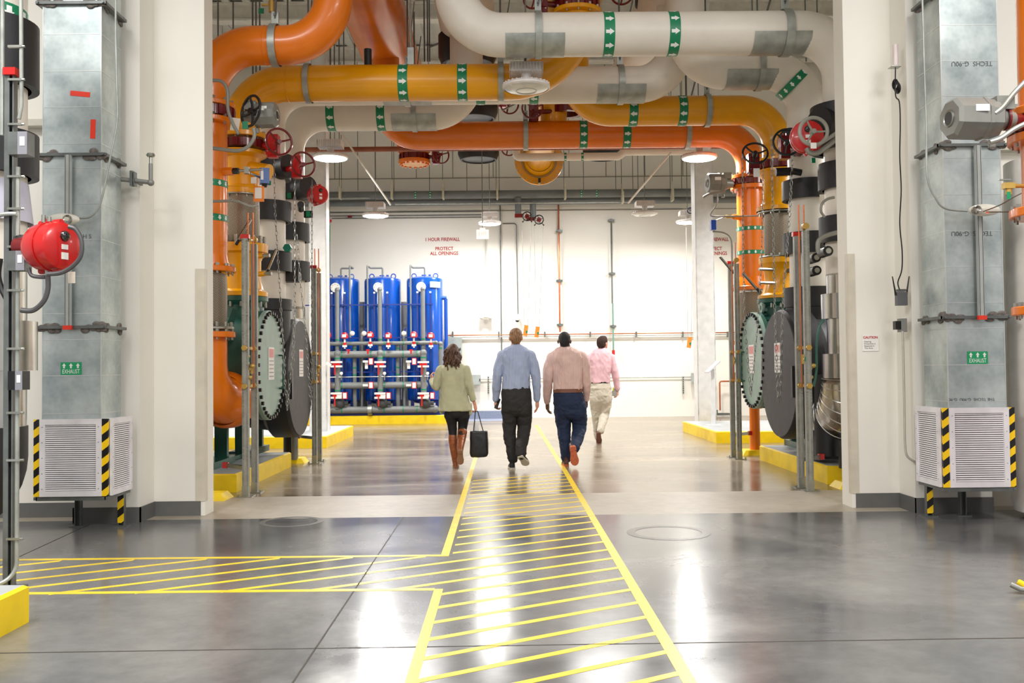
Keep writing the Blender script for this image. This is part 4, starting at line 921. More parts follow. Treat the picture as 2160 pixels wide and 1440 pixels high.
# ------------------------------------------------------------------ chillers
def chiller(side, xc, Yc_pale, z_pale, r_pale, Yc_dark, z_dark, r_dark, lab, depth=1.6):
    """side -1 left / +1 right; discs face the aisle at x = xc"""
    s = side; t = thing('chiller', lab, 'chiller', (xc + s * 1.2, (Yc_pale + Yc_dark) / 2, .2))
    # condenser water box
    m = M(DGREEN); m.lathe((xc + s * .05, Yc_pale, z_pale), (s, 0, 0), [(r_pale, 0), (r_pale, .05), (r_pale * .94, .06), (r_pale * .94, depth * .55), (r_pale, depth * .56), (r_pale, depth * .62), (r_pale * .9, depth * .64), (r_pale * .9, 4.5)], 56)
    for k in range(24):
        a = 2 * PI * k / 24
        p = V((xc + s * .05, Yc_pale + math.cos(a) * r_pale * .965, z_pale + math.sin(a) * r_pale * .965)); m.box(p + V((s * .09, 0, 0)), (.05, .03, .03))
    m.build('condenser_box', t, 'dark green condenser water box')
    m = M(PGREEN); m.lathe((xc, Yc_pale, z_pale), (s, 0, 0), [(0, 0), (r_pale - .008, 0), (r_pale, .008), (r_pale, .05)], 64); m.use(BLACK)
    for k in range(40):
        a = 2 * PI * k / 40; p = V((xc, Yc_pale + math.cos(a) * r_pale * .95, z_pale + math.sin(a) * r_pale * .95)); m.cyl(p - V((s * .03, 0, 0)), p, .024, n=6)
    pl = m.build('end_plate', t, 'round pale green end plate ringed with dark bolts')
    # nozzle neck up
    m = M(DGREEN); xn = XY if s < 0 else XYR; Yn = Y2 if s < 0 else Y7; zt = (zy(510, 627, Y2) if s < 0 else zy(1641, 631, Y7))
    m.lathe((xn, Yn, z_pale), (0, 0, 1), [(.27, 0), (.25, zt - z_pale - .1), (.3, zt - z_pale - .05), (.3, zt - z_pale)], 40)
    m.use(STEEL)
    for k in range(14):
        a = 2 * PI * k / 14; m.cyl((xn + .27 * math.cos(a), Yn + .27 * math.sin(a), zt - .12), (xn + .27 * math.cos(a), Yn + .27 * math.sin(a), zt - .05), .02, n=6)
    m.build('top_nozzle', t)
    # handle and placard on plate
    m = M(PAPER); m.box((xc - s * .004, Yc_pale, z_pale + .02), (.006, .26, .38)); m.use(mat('label_pink', (228, 150, 150), .5)); m.box((xc - s * .006, Yc_pale, z_pale + .14), (.006, .22, .1))
    m.use(mat('label_grey_print', (170, 168, 166), .5))
    for k in range(5): m.box((xc - s * .006, Yc_pale, z_pale + .05 - k * .045), (.006, .2, .014))
    m.build('placard', t, 'white and pink warning placard')
    m = M(DGREEN); m.tube(fillet([(xc, Yc_pale + .4, z_pale + .12), (xc - s * .05, Yc_pale + .4, z_pale + .12), (xc - s * .05, Yc_pale + .4, z_pale - .28), (xc, Yc_pale + .4, z_pale - .28)], .02, 4), .011, 8); m.build('plate_handle', t)
    # lifting lug
    m = M(PGREEN); m.ring((xc + s * .12, Yc_pale - .1, z_pale + r_pale + .05), (1, 0, 0), .035, .075, .03, 20); m.build('lifting_lug', t); m = M(PGREEN); m.ring((xc + s * .12, Yc_pale + .35, z_pale + r_pale * .86), (1, 0, 0), .035, .075, .03, 20); m.build('lifting_lug', t)
    # evaporator (black insulated)
    m = M(BLACKI); m.lathe((xc + s * .03, Yc_dark, z_dark), (s, 0, 0), [(r_dark * .97, -.03), (r_dark, .0), (r_dark, .28), (r_dark * .88, .36), (r_dark * .8, .8), (r_dark * .8, 4.5)], 64)
    m.build('evaporator_shell', t, 'black insulated evaporator shell')
    m = M(GREYI); m.lathe((xc - s * .0, Yc_dark, z_dark), (s, 0, 0), [(0, -.012), (r_dark * .965, -.012), (r_dark * .97, .0)], 64); m.build('evaporator_cover', t, 'large round charcoal cover disc')
    m = M(PAPER); m.box((xc - s * .016, Yc_dark, z_dark + .2), (.006, .24, .36)); m.use(mat('label_pink', (228, 150, 150), .5)); m.box((xc - s * .018, Yc_dark, z_dark + .31), (.006, .2, .09)); m.use(mat('label_grey_print', (170, 168, 166), .5))
    for k in range(5): m.box((xc - s * .018, Yc_dark, z_dark + .22 - k * .04), (.006, .2, .013))
    m.build('placard', t, 'white warning placard on the dark cover')
    m = M(BLACK); m.box((xc - s * .02, Yc_dark - r_dark * .82, z_dark - .08), (.05, .06, .36)); m.build('cover_strap', t)
    # nozzle stubs
    xe = XW3 if s < 0 else XW2; Ye = Y5 if s < 0 else Y4; ztop = (zy(563, 640, Y5) if s < 0 else zy(1704, 640, Y4))
    m = M(BLACKI); m.cyl((xe, Ye, z_dark), (xe, Ye, ztop), .29, n=36); m.build('evaporator_nozzle', t)
    # frame, motor, supports
    m = M(DGREEN); ym = (Yc_pale + Yc_dark) / 2
    for yy, rr in ((Yc_pale, r_pale), (Yc_dark, r_dark)):
        m.bb(xc + s * .55, xc + s * .8, yy - rr * .7, yy + rr * .7, .2, .28)
        for d in (-1, 1): m.bb(xc + s * .6, xc + s * .75, yy + d * rr * .5 - .04, yy + d * rr * .5 + .04, .28, .75)
    m.bb(xc + s * .6, xc + s * .75, min(Yc_pale, Yc_dark) - .3, max(Yc_pale, Yc_dark) + .3, .21, .26); m.build('support_frame', t)
    m = M(DGREEN); m.lathe((xc + s * 1.3, ym, 2.25), (s, 0, 0), [(0, 0), (.3, 0), (.42, .1), (.42, 1.0), (.6, 1.1), (.6, 1.5), (.3, 1.6), (.3, 2.4), (0, 2.4)], 40); m.build('compressor', t, 'dark green compressor drum')
    m = M(mat('control_box_beige', (196, 192, 178), .5)); m.bb(xc + s * 2.2, xc + s * 3.4, Yc_pale - .9, Yc_pale - .6, .9, 2.2); m.build('control_panel', t)
    return t
cl = P(572, 770, 11.15); cdk = P(634, 797, 12.73)
chiller(-1, -2.745, 11.15, cl.z, .642, 12.73, cdk.z, .79, 'green and black chiller on the left pad, round end plates facing the aisle')
cr = P(1587, 760, 12.76); cdr = P(1637, 789, 11.5)
chiller(1, 3.33, 12.76, cr.z, .65, 11.5, cdr.z, .785, 'green and black chiller on the right pad, dark disc nearest')
# left: black insulated leg with yellow foot, pipe stubs below
t = thing('pipe_support', 'black insulated support leg with yellow foot behind the left pad', 'pipe support', PF(625, 980)); q = PF(622, 975)
m = M(BLACKI); m.cyl((q.x - .06, q.y, .05), (q.x - .06, q.y, .62), .1, n=20); m.use(GREYC); m.cyl((q.x + .02, q.y - .1, .05), (q.x + .02, q.y - .1, .55), .05, n=16); m.build('leg', t)
m = M(SAFETY); m.lathe((q.x, q.y, 0), (0, 0, 1), [(.24, 0), (.17, .07), (0, .07)], 4, a0=PI / 4, a1=PI / 4 + 2 * PI); m.build('foot', t, 'yellow foot')
q = PF(465, 1052); m = M(SAFETY); m.lathe((q.x - .08, q.y, 0), (0, 0, 1), [(.24, 0), (.17, .07), (0, .07)], 4, a0=PI / 4, a1=PI / 4 + 2 * PI); tag(m.build('grout_foot'), 'yellow tapered floor foot at the left opening edge', 'floor foot')
q = PF(1770, 1028); m = M(SAFETY); m.lathe((q.x + .12, q.y, 0), (0, 0, 1), [(.24, 0), (.17, .07), (0, .07)], 4, a0=PI / 4, a1=PI / 4 + 2 * PI); tag(m.build('grout_foot'), 'yellow tapered floor foot at the right opening edge', 'floor foot')
# grey tank on the near side of the left pad
m = M(mat('tank_grey_green', (120, 136, 126), .45)); m.lathe((-3.75, 10.75, .2), (0, 0, 1), [(0, 0), (.36, 0), (.38, .03), (.38, .34), (.34, .39), (0, .41)], 40); tag(m.build('small_tank'), 'grey-green cylindrical tank under the orange elbow at left', 'tank')
m = M(DGREEN); m.beam((-3.3, 10.55, 1.15), (-3.0, 10.6, 2.0), .08, .06); m.beam((-3.7, 10.55, 1.9), (-2.95, 10.5, .9), .08, .06); m.bb(-3.5, -3.42, 10.5, 10.6, .2, 1.9); tag(m.build('steel_bracket'), 'dark green steel bracket frame behind the left orange elbow', 'bracket')
# right: dark pump boxes under the aluminium elbow
m = M(BLACKI); q = P(1715, 880, 10.75); m.box(q + V((.2, .2, -.1)), (.35, .4, .75)); m.cyl((q.x + .1, 10.6, .3), (q.x + .1, 10.6, 1.2), .13, n=20); tag(m.build('insulated_pump'), 'black insulated block between the right dark disc and the aluminium elbow', 'insulated block')

# ------------------------------------------------------------------ gauge posts (pairs of strut uprights with tubing)
def post_pair(b1, b2, t1, t2, lab, tubes=True, ygauge=None, redy=None):
    p1 = PF(*b1); p2 = PF(*b2); z1 = P(b1[0], t1, p1.y).z; z2 = P(b2[0], t2, p2.y).z
    t = thing('gauge_stand', lab, 'gauge stand', (p1 + p2) / 2)
    for p, z in ((p1, z1), (p2, z2)):
        m = M(STRUT); w = .056
        m.bb(p.x - w / 2, p.x + w / 2, p.y - .03, p.y - .024, 0.01, z)
        for s in (-1, 1): m.bb(p.x + s * (w / 2) - .005, p.x + s * (w / 2) + .005, p.y - .025, p.y + .03, .01, z); m.bb(p.x + s * (w / 2 - .008) - .008, p.x + s * (w / 2 - .008) + .008, p.y - .03, p.y - .025, .01, z)
        m.bb(p.x - w / 2 + .02, p.x + w / 2 - .02, p.y - .0, p.y + .01, .01, z)
        m.build('upright', t)
        m = M(STEEL); m.bb(p.x - .08, p.x + .08, p.y - .08, p.y + .08, 0, .01); m.bb(p.x - .034, p.x + .034, p.y - .038, p.y - .031, 0.01, .11); m.cyl((p.x - .07, p.y - .06, .012), (p.x - .07, p.y - .06, .03), .012, n=6); m.cyl((p.x + .07, p.y - .06, .012), (p.x + .07, p.y - .06, .03), .012, n=6); m.build('foot_plate', t)
    m = M(RED); m.box((p1.x, p1.y, z1 + .02), (.09, .06, .045)); m.build('end_cap', t, 'red end cap')
    g = ygauge or 790; zc = P(b1[0], g, p1.y).z; mid = (p1 + p2) / 2
    for dz in (-.18, .22):
        m = M(BRASS)
        m.beam((p1.x, p1.y - .04, zc + dz), (p2.x, p2.y - .04, zc + dz), .03, .03)
        m.cyl((p1.x, p1.y - .06, zc + dz), (p1.x, p1.y - .03, zc + dz), .03, n=8); m.cyl((p2.x, p2.y - .06, zc + dz), (p2.x, p2.y - .03, zc + dz), .03, n=8)
        m.build('tube_clamp', t)
    m = M(BRASS)
    for j, (dx, dz) in enumerate(((0, -.12), (.03, .0), (-.02, .1))):
        c = V((mid.x + dx, mid.y - .09, zc + dz)); m.cyl(c - V((0, 0, .05)), c + V((0, 0, .05)), .028, n=10); m.cyl(c, c + V((0, -.06, 0)), .018, n=8); m.ell(c + V((.03, -.05, .03)), (.03, .02, .025), n=10, m=6)
    m.build('valve_manifold', t, 'small brass valve manifold')
    m = M(GREEN); m.box((mid.x + .0, mid.y - .16, zc + .1), (.07, .004, .05)); m.build('tag', t, 'green tag')
    m = M(COPPER)
    for dx in (-.02, .035): m.cyl((mid.x + dx, mid.y + .0, zc - .2), (mid.x + dx, mid.y + .0, max(z1, z2) + .3), .008, n=8)
    m.build('copper_tubing', t, 'thin copper tubing')
    m = M(BRASS); m.cyl((p1.x + .05, p1.y, z1 - .02), (p2.x, p2.y, z2 + .05), .014, n=8); m.cyl((p2.x, p2.y - .03, z2 + .05), (p2.x, p2.y + .03, z2 + .05), .035, n=12); m.build('top_fitting', t)
    m = M(STEEL); m.beam((p1.x, p1.y - .02, .42 if redy is None else redy), (p1.x + (-.28 if b1[0] < 1000 else .3), p1.y + .3, .42 if redy is None else redy), .04, .04); m.use(RED); m.box((p1.x + (-.3 if b1[0] < 1000 else .32), p1.y + .3, .42 if redy is None else redy), (.06, .05, .06)); m.build('side_arm', t, 'low side arm with red cap')
    return t
post_pair((519, 1047), (538, 1038), 503, 515, 'pair of tall grey strut posts in front of the left pad', ygauge=778, redy=.3)
post_pair((664, 977), (674, 972), 566, 576, 'pair of tall grey strut posts in front of the left dark disc', ygauge=778, redy=.36)
post_pair((1547, 964), (1560, 968), 557, 556, 'pair of strut posts in front of the right pale green plate', ygauge=775, redy=.32)
post_pair((1690, 1028), (1709, 1035), 498, 487, 'pair of strut posts in front of the right dark disc', ygauge=777, redy=.3)
# ------------------------------------------------------------------ exhaust ducts with louvred intake boxes
def duct_mat():
    m = bpy.data.materials.new('galvanized_duct_sheet'); m.use_nodes = True; nt = m.node_tree; b = nt.nodes['Principled BSDF']; L = nt.links.new
    tc = nt.nodes.new('ShaderNodeTexCoord')
    n1 = nt.nodes.new('ShaderNodeTexNoise'); n1.inputs['Scale'].default_value = 3.0; n1.inputs['Detail'].default_value = 8; L(tc.outputs['Object'], n1.inputs[0])
    vo = nt.nodes.new('ShaderNodeTexVoronoi'); vo.inputs['Scale'].default_value = 26; L(tc.outputs['Object'], vo.inputs['Vector'])
    mx = nt.nodes.new('ShaderNodeMix'); mx.inputs[0].default_value = .08; L(n1.outputs['Fac'], mx.inputs[2]); L(vo.outputs['Distance'], mx.inputs[3])
    r = nt.nodes.new('ShaderNodeValToRGB'); r.color_ramp.elements[0].position = .3; r.color_ramp.elements[1].position = .65
    r.color_ramp.elements[0].color = lin((146, 158, 160)); r.color_ramp.elements[1].color = lin((204, 212, 210)); L(mx.outputs[0], r.inputs[0]); L(r.outputs[0], b.inputs['Base Color'])
    b.inputs['Metallic'].default_value = .6
    mr = nt.nodes.new('ShaderNodeMapRange'); mr.inputs[3].default_value = .26; mr.inputs[4].default_value = .5; L(n1.outputs['Fac'], mr.inputs[0]); L(mr.outputs[0], b.inputs['Roughness'])
    return m
DUCT = duct_mat(); SEAL = mat('duct_sealant_grey', (118, 110, 104), .8, 0, .2, 30, bump=.6, bscale=60)
SEAMM = mat('duct_bead_edge', (210, 214, 212), .3, .8)
LOUV = mat('louvre_white_enamel', (232, 228, 230), .35); LDARK = mat('louvre_interior', (46, 42, 44), .8)
PRINT = mat('mill_print_grey', (96, 104, 106), .6)
def louvre_box(side, X0, X1, Yf, Yb, z0, z1, lab):
    """front faces the camera; side panel faces the opening"""
    t = thing('intake_louvre_box', lab, 'louvre box', ((X0 + X1) / 2, (Yf + Yb) / 2, 0))
    sw = .052
    m = M(LOUV); m.bb(X0 + .01, X1 - .01, Yf + .03, Yb, z0 + .005, z1 - .005); m.build('box_shell', t)
    def panel(o, ux, wdt, nrm, nm):
        uz = V((0, 0, 1)); o = V(o); ux = V(ux); nrm = V(nrm); h = z1 - z0; bd = .045
        m = M(LOUV)
        R = Matrix((ux, -nrm, uz)).transposed()
        def b_(u0, u1, w0, w1, d0, d1, RR=None): m.box(o + ux * (u0 + u1) / 2 + uz * (w0 + w1) / 2 + nrm * (d0 + d1) / 2, (u1 - u0, d1 - d0, w1 - w0), R)
        b_(0, bd, 0, h, 0, .02); b_(wdt - bd, wdt, 0, h, 0, .02); b_(bd, wdt - bd, 0, bd, 0, .02); b_(bd, wdt - bd, h - bd, h, 0, .02)
        m.use(LDARK); b_(bd, wdt - bd, bd, h - bd, 0, .002)
        m.use(LOUV); n = 32; st = (h - 2 * bd) / n
        tilt = Matrix.Rotation(.6, 3, ux)
        for k in range(n):
            c = o + ux * wdt / 2 + uz * (bd + st * (k + .5)) + nrm * .009
            Rm = Matrix.Rotation(-.75 if True else 0, 3, ux) @ R
            m.box(c, (wdt - 2 * bd, .004, st * .66), Matrix.Rotation(-.22, 3, ux) @ R)
        for k in range(5):
            for uu in (bd / 2, wdt - bd / 2):
                m.use(STEEL); m.cyl(o + ux * uu + uz * (h * (.1 + .2 * k)) + nrm * .02, o + ux * uu + uz * (h * (.1 + .2 * k)) + nrm * .023, .004, n=6)
        m.build(nm, t)
    panel((X0 + sw, Yf + .01, z0), (1, 0, 0), X1 - X0 - 2 * sw, (0, -1, 0), 'front_louvre')
    if side < 0: panel((X1, Yf + .03, z0), (0, 1, 0), Yb - Yf - .03, (1, 0, 0), 'side_louvre')
    else: panel((X0, Yb, z0), (0, -1, 0), Yb - Yf - .03, (-1, 0, 0), 'side_louvre')
    for xa in (X0, X1 - sw):
        m = M(HAZ); m.bb(xa, xa + sw, Yf, Yf + .02, z0, z1); m.build('hazard_strip', t, 'yellow and black hazard strip')
    m = M(GALVD); m.bb(X0 + .02, X1 - .02, Yf, Yf + .04, z0 - .035, z0 - .004); m.bb(X0, X0 + .03, Yf, Yb, z0 - .03, z0 - .004); m.bb(X1 - .03, X1, Yf, Yb, z0 - .03, z0 - .004); m.build('support_angle', t)
    lx = (X0 + .2, X1 - .04) if side < 0 else (X0 + .04, X1 - .27)
    for i, x in enumerate(lx):
        yb = 8.2
        m = M(GALVD); m.bb(x - .025, x - .02, yb - .025, yb + .025, .01, z0 - .02); m.bb(x + .02, x + .025, yb - .025, yb + .025, .01, z0 - .02); m.bb(x - .02, x + .02, yb + .02, yb + .025, .01, z0 - .02); m.bb(x - .06, x + .06, yb - .05, yb + .05, 0, .01); l = m.build('leg', t)
        if (side < 0 and i == 1) or (side > 0 and i == 0):
            h = M(HAZ); h.bb(x - .026, x + .026, yb - .03, yb - .025, .03, z0 - .05); h.build('hazard_strip', t, 'small hazard strip on the leg')
    return t
def duct(side, X0, X1, Yf, Yb, zb, seams, bands, lab):
    t = thing('exhaust_duct', lab, 'duct', ((X0 + X1) / 2, (Yf + Yb) / 2, zb))
    m = M(DUCT); m.bb(X0, X1, Yf, Yb, zb, TOP - .1); m.build('duct_shell', t)
    m = M(SEAMM); e = .002
    for z in seams: m.bb(X0 - e, X1 + e, Yf - e, Yb, z - .003, z + .003)
    m.bb(X0 - .004, X0 + .004, Yf - .004, Yf + .004, zb, TOP - .1); m.bb(X1 - .004, X1 + .004, Yf - .004, Yf + .004, zb, TOP - .1)
    m.build('stiffening_beads', t)
    rnd = random.Random(3 + side)
    for z in bands:
        m = M(GALVD); m.bb(X0 - .05, X1 + .05, Yf - .035, Yf - .002, z - .012, z + .012); m.bb(X0 - .05, X0 - .002, Yf - .03, Yb, z - .012, z + .012); m.bb(X1 + .002, X1 + .05, Yf - .03, Yb, z - .012, z + .012)
        m.cyl((X0 - .03, Yf - .05, z), (X0 - .03, Yf, z), .012, n=6); m.cyl((X1 + .03, Yf - .05, z), (X1 + .03, Yf, z), .012, n=6); m.build('support_band', t)
        for (cx, cy, dirx) in ((X0 + .05, Yf - .012, 1), (X1 - .06, Yf - .012, 1), (X1 + .006 if side < 0 else X0 - .006, Yf + .08, 0), (X1 + .006 if side < 0 else X0 - .006, Yb - .05, 0)):
            m = M(SEAL)
            for k in range(9):
                dx = rnd.uniform(-.08, .08); m.ell((cx + (dx if dirx else 0), cy + (0 if dirx else dx * .6), z + rnd.uniform(-.03, .03)), (.035 if dirx else .008, .008 if dirx else .03, rnd.uniform(.012, .03)), n=8, m=6)
            m.ell((cx, cy, z), (.07 if dirx else .006, .006 if dirx else .05, .015), n=8, m=6)
            m.build('sealant', t, 'smeared grey duct sealant')
    return t
Yd = 7.86
lb = louvre_box(-1, -3.87, -3.26, 7.82, 8.28, P(217, 1046, 7.82).z, P(217, 883, 7.82).z, 'white louvred intake box with hazard stripes at the foot of left duct')
rb = louvre_box(1, 3.61, 4.21, 7.82, 8.3, P(2003, 1028, 7.82).z, P(2003, 860, 7.82).z, 'white louvred intake box with hazard stripes at the foot of right duct')
dl = duct(-1, P(90, 600, Yd).x, P(213, 600, Yd).x, Yd, 8.27, P(217, 883, 7.82).z - .02, [P(150, y, Yd).z for y in (72, 150, 226, 303, 354, 430, 505, 583, 661, 716, 792, 872)], [P(150, y, Yd).z for y in (8, 327, 690)], 'square galvanized exhaust duct with two red tape strips, left')
dr = duct(1, P(2001, 860, Yd).x, P(2122, 860, Yd).x, Yd, 8.3, P(2003, 860, 7.82).z - .02, [P(2050, y, Yd).z for y in (52, 128, 202, 333, 410, 487, 562, 638, 692, 769, 846)], [P(2050, y, Yd).z for y in (-20, 307, 669)], 'square galvanized exhaust duct with upside-down mill print, right')
def bits_on_duct(t, pxs, y0, y1, lab):
    Yp = Yd - .045; x = P(pxs, 500, Yp).x; m = M(mat('zinc_strut_pale', (178, 182, 178), .4, .1)); w = .036
    z0, z1 = P(pxs, y1, Yp).z, P(pxs, y0, Yp).z
    for s in (-1, 1): m.bb(x + s * w / 2 - .004, x + s * w / 2 + .004, Yp - .02, Yp + .02, z0, z1)
    m.bb(x - w / 2, x + w / 2, Yp - .02, Yp - .014, z0, z1); 
    m.build('hanger_strut', t)
    n = M(mat('red_tape', (236, 56, 30), .45)); n.bb(x - .035, x + .035, Yp - .026, Yp - .0, z0 - .02, z0 + .014); n.build('strut_cap', t, 'bright red strut cap')
bits_on_duct(dl, 144, 327, 690, ''); bits_on_duct(dr, 2066, 307, 669, '')
RT = mat('red_tape', (236, 56, 30), .45)
for (px, py, ang, L_, lab) in ((169, 198, -.1, .165, 'red tape strip stuck almost level on the left duct'), (196, 272, PI / 2 - .03, .16, 'red tape strip stuck upright on the left duct')):
    m = M(RT); q = P(px, py, Yd - .002); m.box(q, (L_, .002, .042), Matrix.Rotation(-ang, 3, 'Y')); tag(m.build('tape_strip'), lab, 'tape')
def exhaust_label(px, py, lab):
    q = P(px, py, Yd - .002); t = thing('exhaust_label', lab, 'pipe label', q); w, h = .172, .104
    m = M(mat('label_green', (16, 158, 98), .4)); m.box(q, (w, .003, h)); m.build('sticker', t)
    m = M(BANDW)
    for k in (-1, 0, 1):
        c = q + V((k * .057, -.003, .022)); m.prism([(-.007, -.02), (.007, -.02), (.007, 0), (.016, 0), (0, .022), (-.016, 0), (-.007, 0)], c, (1, 0, 0), (0, 0, 1), V((0, -.001, 0)))
    m.text('EXHAUST', q + V((0, -.003, -.026)), (1, 0, 0), (0, 0, 1), .05, sx=.62 if False else .66, extr=.0005); m.build('lettering', t, 'white arrows and the word EXHAUST')
exhaust_label(150, 777, 'green EXHAUST label with three up arrows on the left duct')
exhaust_label(2062, 754, 'green EXHAUST label with three up arrows on the right duct')
m = M(PRINT)
m.text('TECHS  G-90U', P(2050, 134, Yd - .003), (-1, 0, 0), (0, 0, -1), .055); m.build('mill_print', dr, 'faint upside-down mill printing'); m = M(PRINT)
m.text('TECHS  G-90U', P(2050, 492, Yd - .003), (-1, 0, 0), (0, 0, -1), .055); m.build('mill_print', dr, 'faint upside-down mill printing'); m = M(PRINT)
m.text('THE TECHS  G-90U  G-90', P(2050, 842, Yd - .003), (-1, 0, 0), (0, 0, -1), .035); m.build('mill_print', dr, 'faint upside-down mill printing')
m = M(PRINT); m.text('E C H S', P(172, 499, Yd - .003), (1, 0, 0), (0, 0, 1), .05); m.build('mill_print', dl, 'faint mill printing')
# emergency lights on ducts
EMW = mat('emergency_light_ivory', (232, 228, 214), .35)
def em_light(px, py, lensx, lab, led=False):
    q = P(px, py, 7.72); t = thing('emergency_light', lab, 'emergency light', q)
    m = M(EMW); m.ell(q, (.13, .06, .05), n=28, m=14); m.build('housing', t)
    c = q + V((lensx, -.05, -.005)); m = M(mat('lamp_reflector', (170, 168, 160), .15, .9)); m.lathe(c, (0, -1, 0), [(.034, -.03), (.036, .01), (.03, .012), (.012, -.005), (0, -.006)], 24); m.build('lamp_head', t, 'round clear lamp')
    if led: m = M(mat('led_red', (255, 60, 30), .4, emit=(255, 50, 20), estr=4)); m.ell(q + V((0, -.056, -.03)), (.006, .004, .005), n=8, m=6); m.build('status_led', t, 'small glowing red indicator')
em_light(134, 463, .055, 'ivory emergency light behind the red actuator on the left duct')
em_light(2076, 443, -.085, 'ivory emergency light with round lamp and red indicator on the right duct', True)
cable('pale conduit running down the left duct side to the emergency light', [(245, -60), (244, 60), (246, 170), (247, 255), (233, 330), (219, 400), (208, 438), (190, 457), (168, 460)], .009, GALV, 7.78, n=8)
cable('thin conduit down the right duct side to the emergency light', [(1945, -20), (1949, 120), (1954, 260), (1956, 372), (1975, 420), (1995, 440), (2040, 445)], .009, GALV, 7.76, n=8)
cable('thin brown cable from the right emergency light up to the orange flange', [(2074, 446), (2110, 432), (2140, 415), (2175, 398)], .004, mat('brown_cable', (110, 84, 64), .5), 7.2, name='cable', cat='cable')
cable('thin brown cable running level from the right emergency light', [(2080, 447), (2115, 447), (2150, 446)], .004, mat('brown_cable', (110, 84, 64), .5), 7.2, name='cable', cat='cable')
# capped pipe stub on the left pier
t = thing('capped_pipe', 'grey capped pipe stub bracketed to the left pier', 'pipe stub', P(290, 380, 8.3)); m = M(GREYC)
a, b, c, d = P(256, 378, 8.2), P(322, 385, 8.2), P(318, 345, 8.2), P(318, 332, 8.2)
m.tube([a, b], .02, 12); m.tube([V((d.x, d.y, b.z)), V((d.x, d.y, c.z))], .018, 12); m.ell((d.x, d.y, b.z), (.03, .03, .03)); m.build('pipe_run', t)
m = M(STEEL); m.cyl((d.x, d.y, c.z), (d.x, d.y, d.z), .014); m.lathe((d.x, d.y, d.z), (0, 0, 1), [(0, 0), (.03, .005), (.038, .02), (.03, .035), (0, .038)], 20); m.build('cap', t, 'round metal cap')
m = M(GALVD); q = P(279, 378, 8.2); m.bb(q.x - .012, q.x + .012, q.y - .03, q.y + .03, q.z - .06, q.z + .07); m.bb(q.x + .02, q.x + .03, q.y - .03, q.y + .03, q.z - .06, q.z + .06); m.bb(q.x, q.x + .02, q.y + .03, 8.39, q.z - .02, q.z + .02); m.build('bracket', t)

# ------------------------------------------------------------------ signs and devices on the right pier
q = P(1836, 723, 8.725); t = thing('caution_sign', 'white CAUTION hearing protection sign on the right wall', 'sign', q); m = M(PAPER); m.box(q, (.15, .004, .15)); m.build('board', t)
m = M(mat('sign_red', (190, 40, 40), .5)); m.text('CAUTION', q + V((-.0, -.004, .05)), (1, 0, 0), (0, 0, 1), .03, bold=.001); m.build('heading', t, 'red word CAUTION')
m = M(mat('sign_black', (50, 48, 48), .5))
for k, s_ in enumerate(('Hearing', 'Protection is', 'Required in', 'This Area')): m.text(s_, q + V((-.058, -.004, .012 - k * .02)), (1, 0, 0), (0, 0, 1), .02, 'LEFT')
m.build('lettering', t)
q = P(1901, 630, 8.4); t = thing('wireless_router', 'small grey box with two black antennas on the right pier', 'router', q); m = M(mat('device_grey', (92, 92, 94), .4)); m.box(q, (.09, .06, .12)); m.box(q + V((0, 0, .075)), (.07, .05, .02)); m.build('housing', t)
m = M(BLACK)
for s in (-1, 1): m.tube([q + V((s * .05, 0, .03)), q + V((s * .055, 0, .08)), q + V((s * .075, 0, .2))], [.008, .008, .005], 8)
m.build('antenna', t)
q = P(1889, 118, 8.4); t = thing('ceiling_antenna', 'white cylindrical antenna with coiled black cable high on the right pier', 'antenna', q); m = M(mat('antenna_white', (222, 208, 204), .4)); m.cyl(q + V((0, 0, -.09)), q + V((0, 0, .1)), .024, n=20); m.build('housing', t)
m = M(STEEL); m.box(q + V((0, .02, -.095)), (.09, .09, .006)); m.build('bracket', t)
m = M(BLACK); qq = P(1890, 178, 8.4)
for k in range(5): m.torus(qq + V((.004 * k - .008, -.004 * k, -.01 * k)), V((1, .1, .1)), .045, .006, 16, 6)
co = m.build('cable_coil', t, 'coil of black cable')
cable('thin black cable hanging down the right pier to the router', [(1889, 142), (1889, 200), (1897, 215), (1899, 260), (1898, 330), (1901, 400), (1898, 470), (1903, 530), (1902, 570), (1894, 595), (1898, 612)], .006, BLACK, 8.38, name='cable', cat='cable', n=6)
q = P(1903, 686, 8.42); t = thing('outlet_box', 'grey metal outlet box with black plug on the right pier', 'outlet box', q); m = M(mat('box_grey', (140, 140, 136), .4, .3)); m.box(q, (.055, .08, .12)); m.build('housing', t); m = M(BLACK); m.box(q + V((-.05, -.01, 0)), (.05, .06, .075)); m.build('plug', t)
cable('pale conduit from the outlet box down to the right louvre box', [(1904, 698), (1906, 780), (1908, 880), (1909, 935), (1914, 962), (1934, 976)], .011, mat('conduit_ivory', (190, 186, 174), .4, .3), 8.36, n=8)

# ------------------------------------------------------------------ left foreground riser and actuator post
XP = P(-30, 400, 6.6).x
t = thing('insulated_pipe', 'white and black insulated riser cut by the left frame edge', 'pipe', (XP, 6.6, 0)); px = -30; Y = 6.6; x = XP
sleeves(t, x, Y, px, [(-120, 50, 'w'), (50, 185, 'b'), (185, 282, 'w'), (282, 372, 'b'), (372, 560, 'w'), (556, 680, 'a'), (678, 782, 'A'), (782, 900, 'a')], .26, .335)
m = M(BLACKI); m.tube(fillet([(x, Y, zy(px, 900, Y)), (x, Y, .45), (x - 1.2, Y, .45)], .3, 8), .27, 32); m.build('insulated_elbow', t, 'black insulated elbow at the bottom')
m = M(mat('shield_lilac', (190, 188, 206), .4)); m.lathe((x, Y, zy(px, 470, Y)), (0, 0, 1), [(.3, 0), (.268, .28)], 30); m.build('jacket_flare', t)
m = M(GREEN); q = P(38, 6, 6.3); m.lathe((x, Y, q.z - .05), (0, 0, 1), [(.2615, 0), (.2615, .12)], 30); m.use(BANDW)
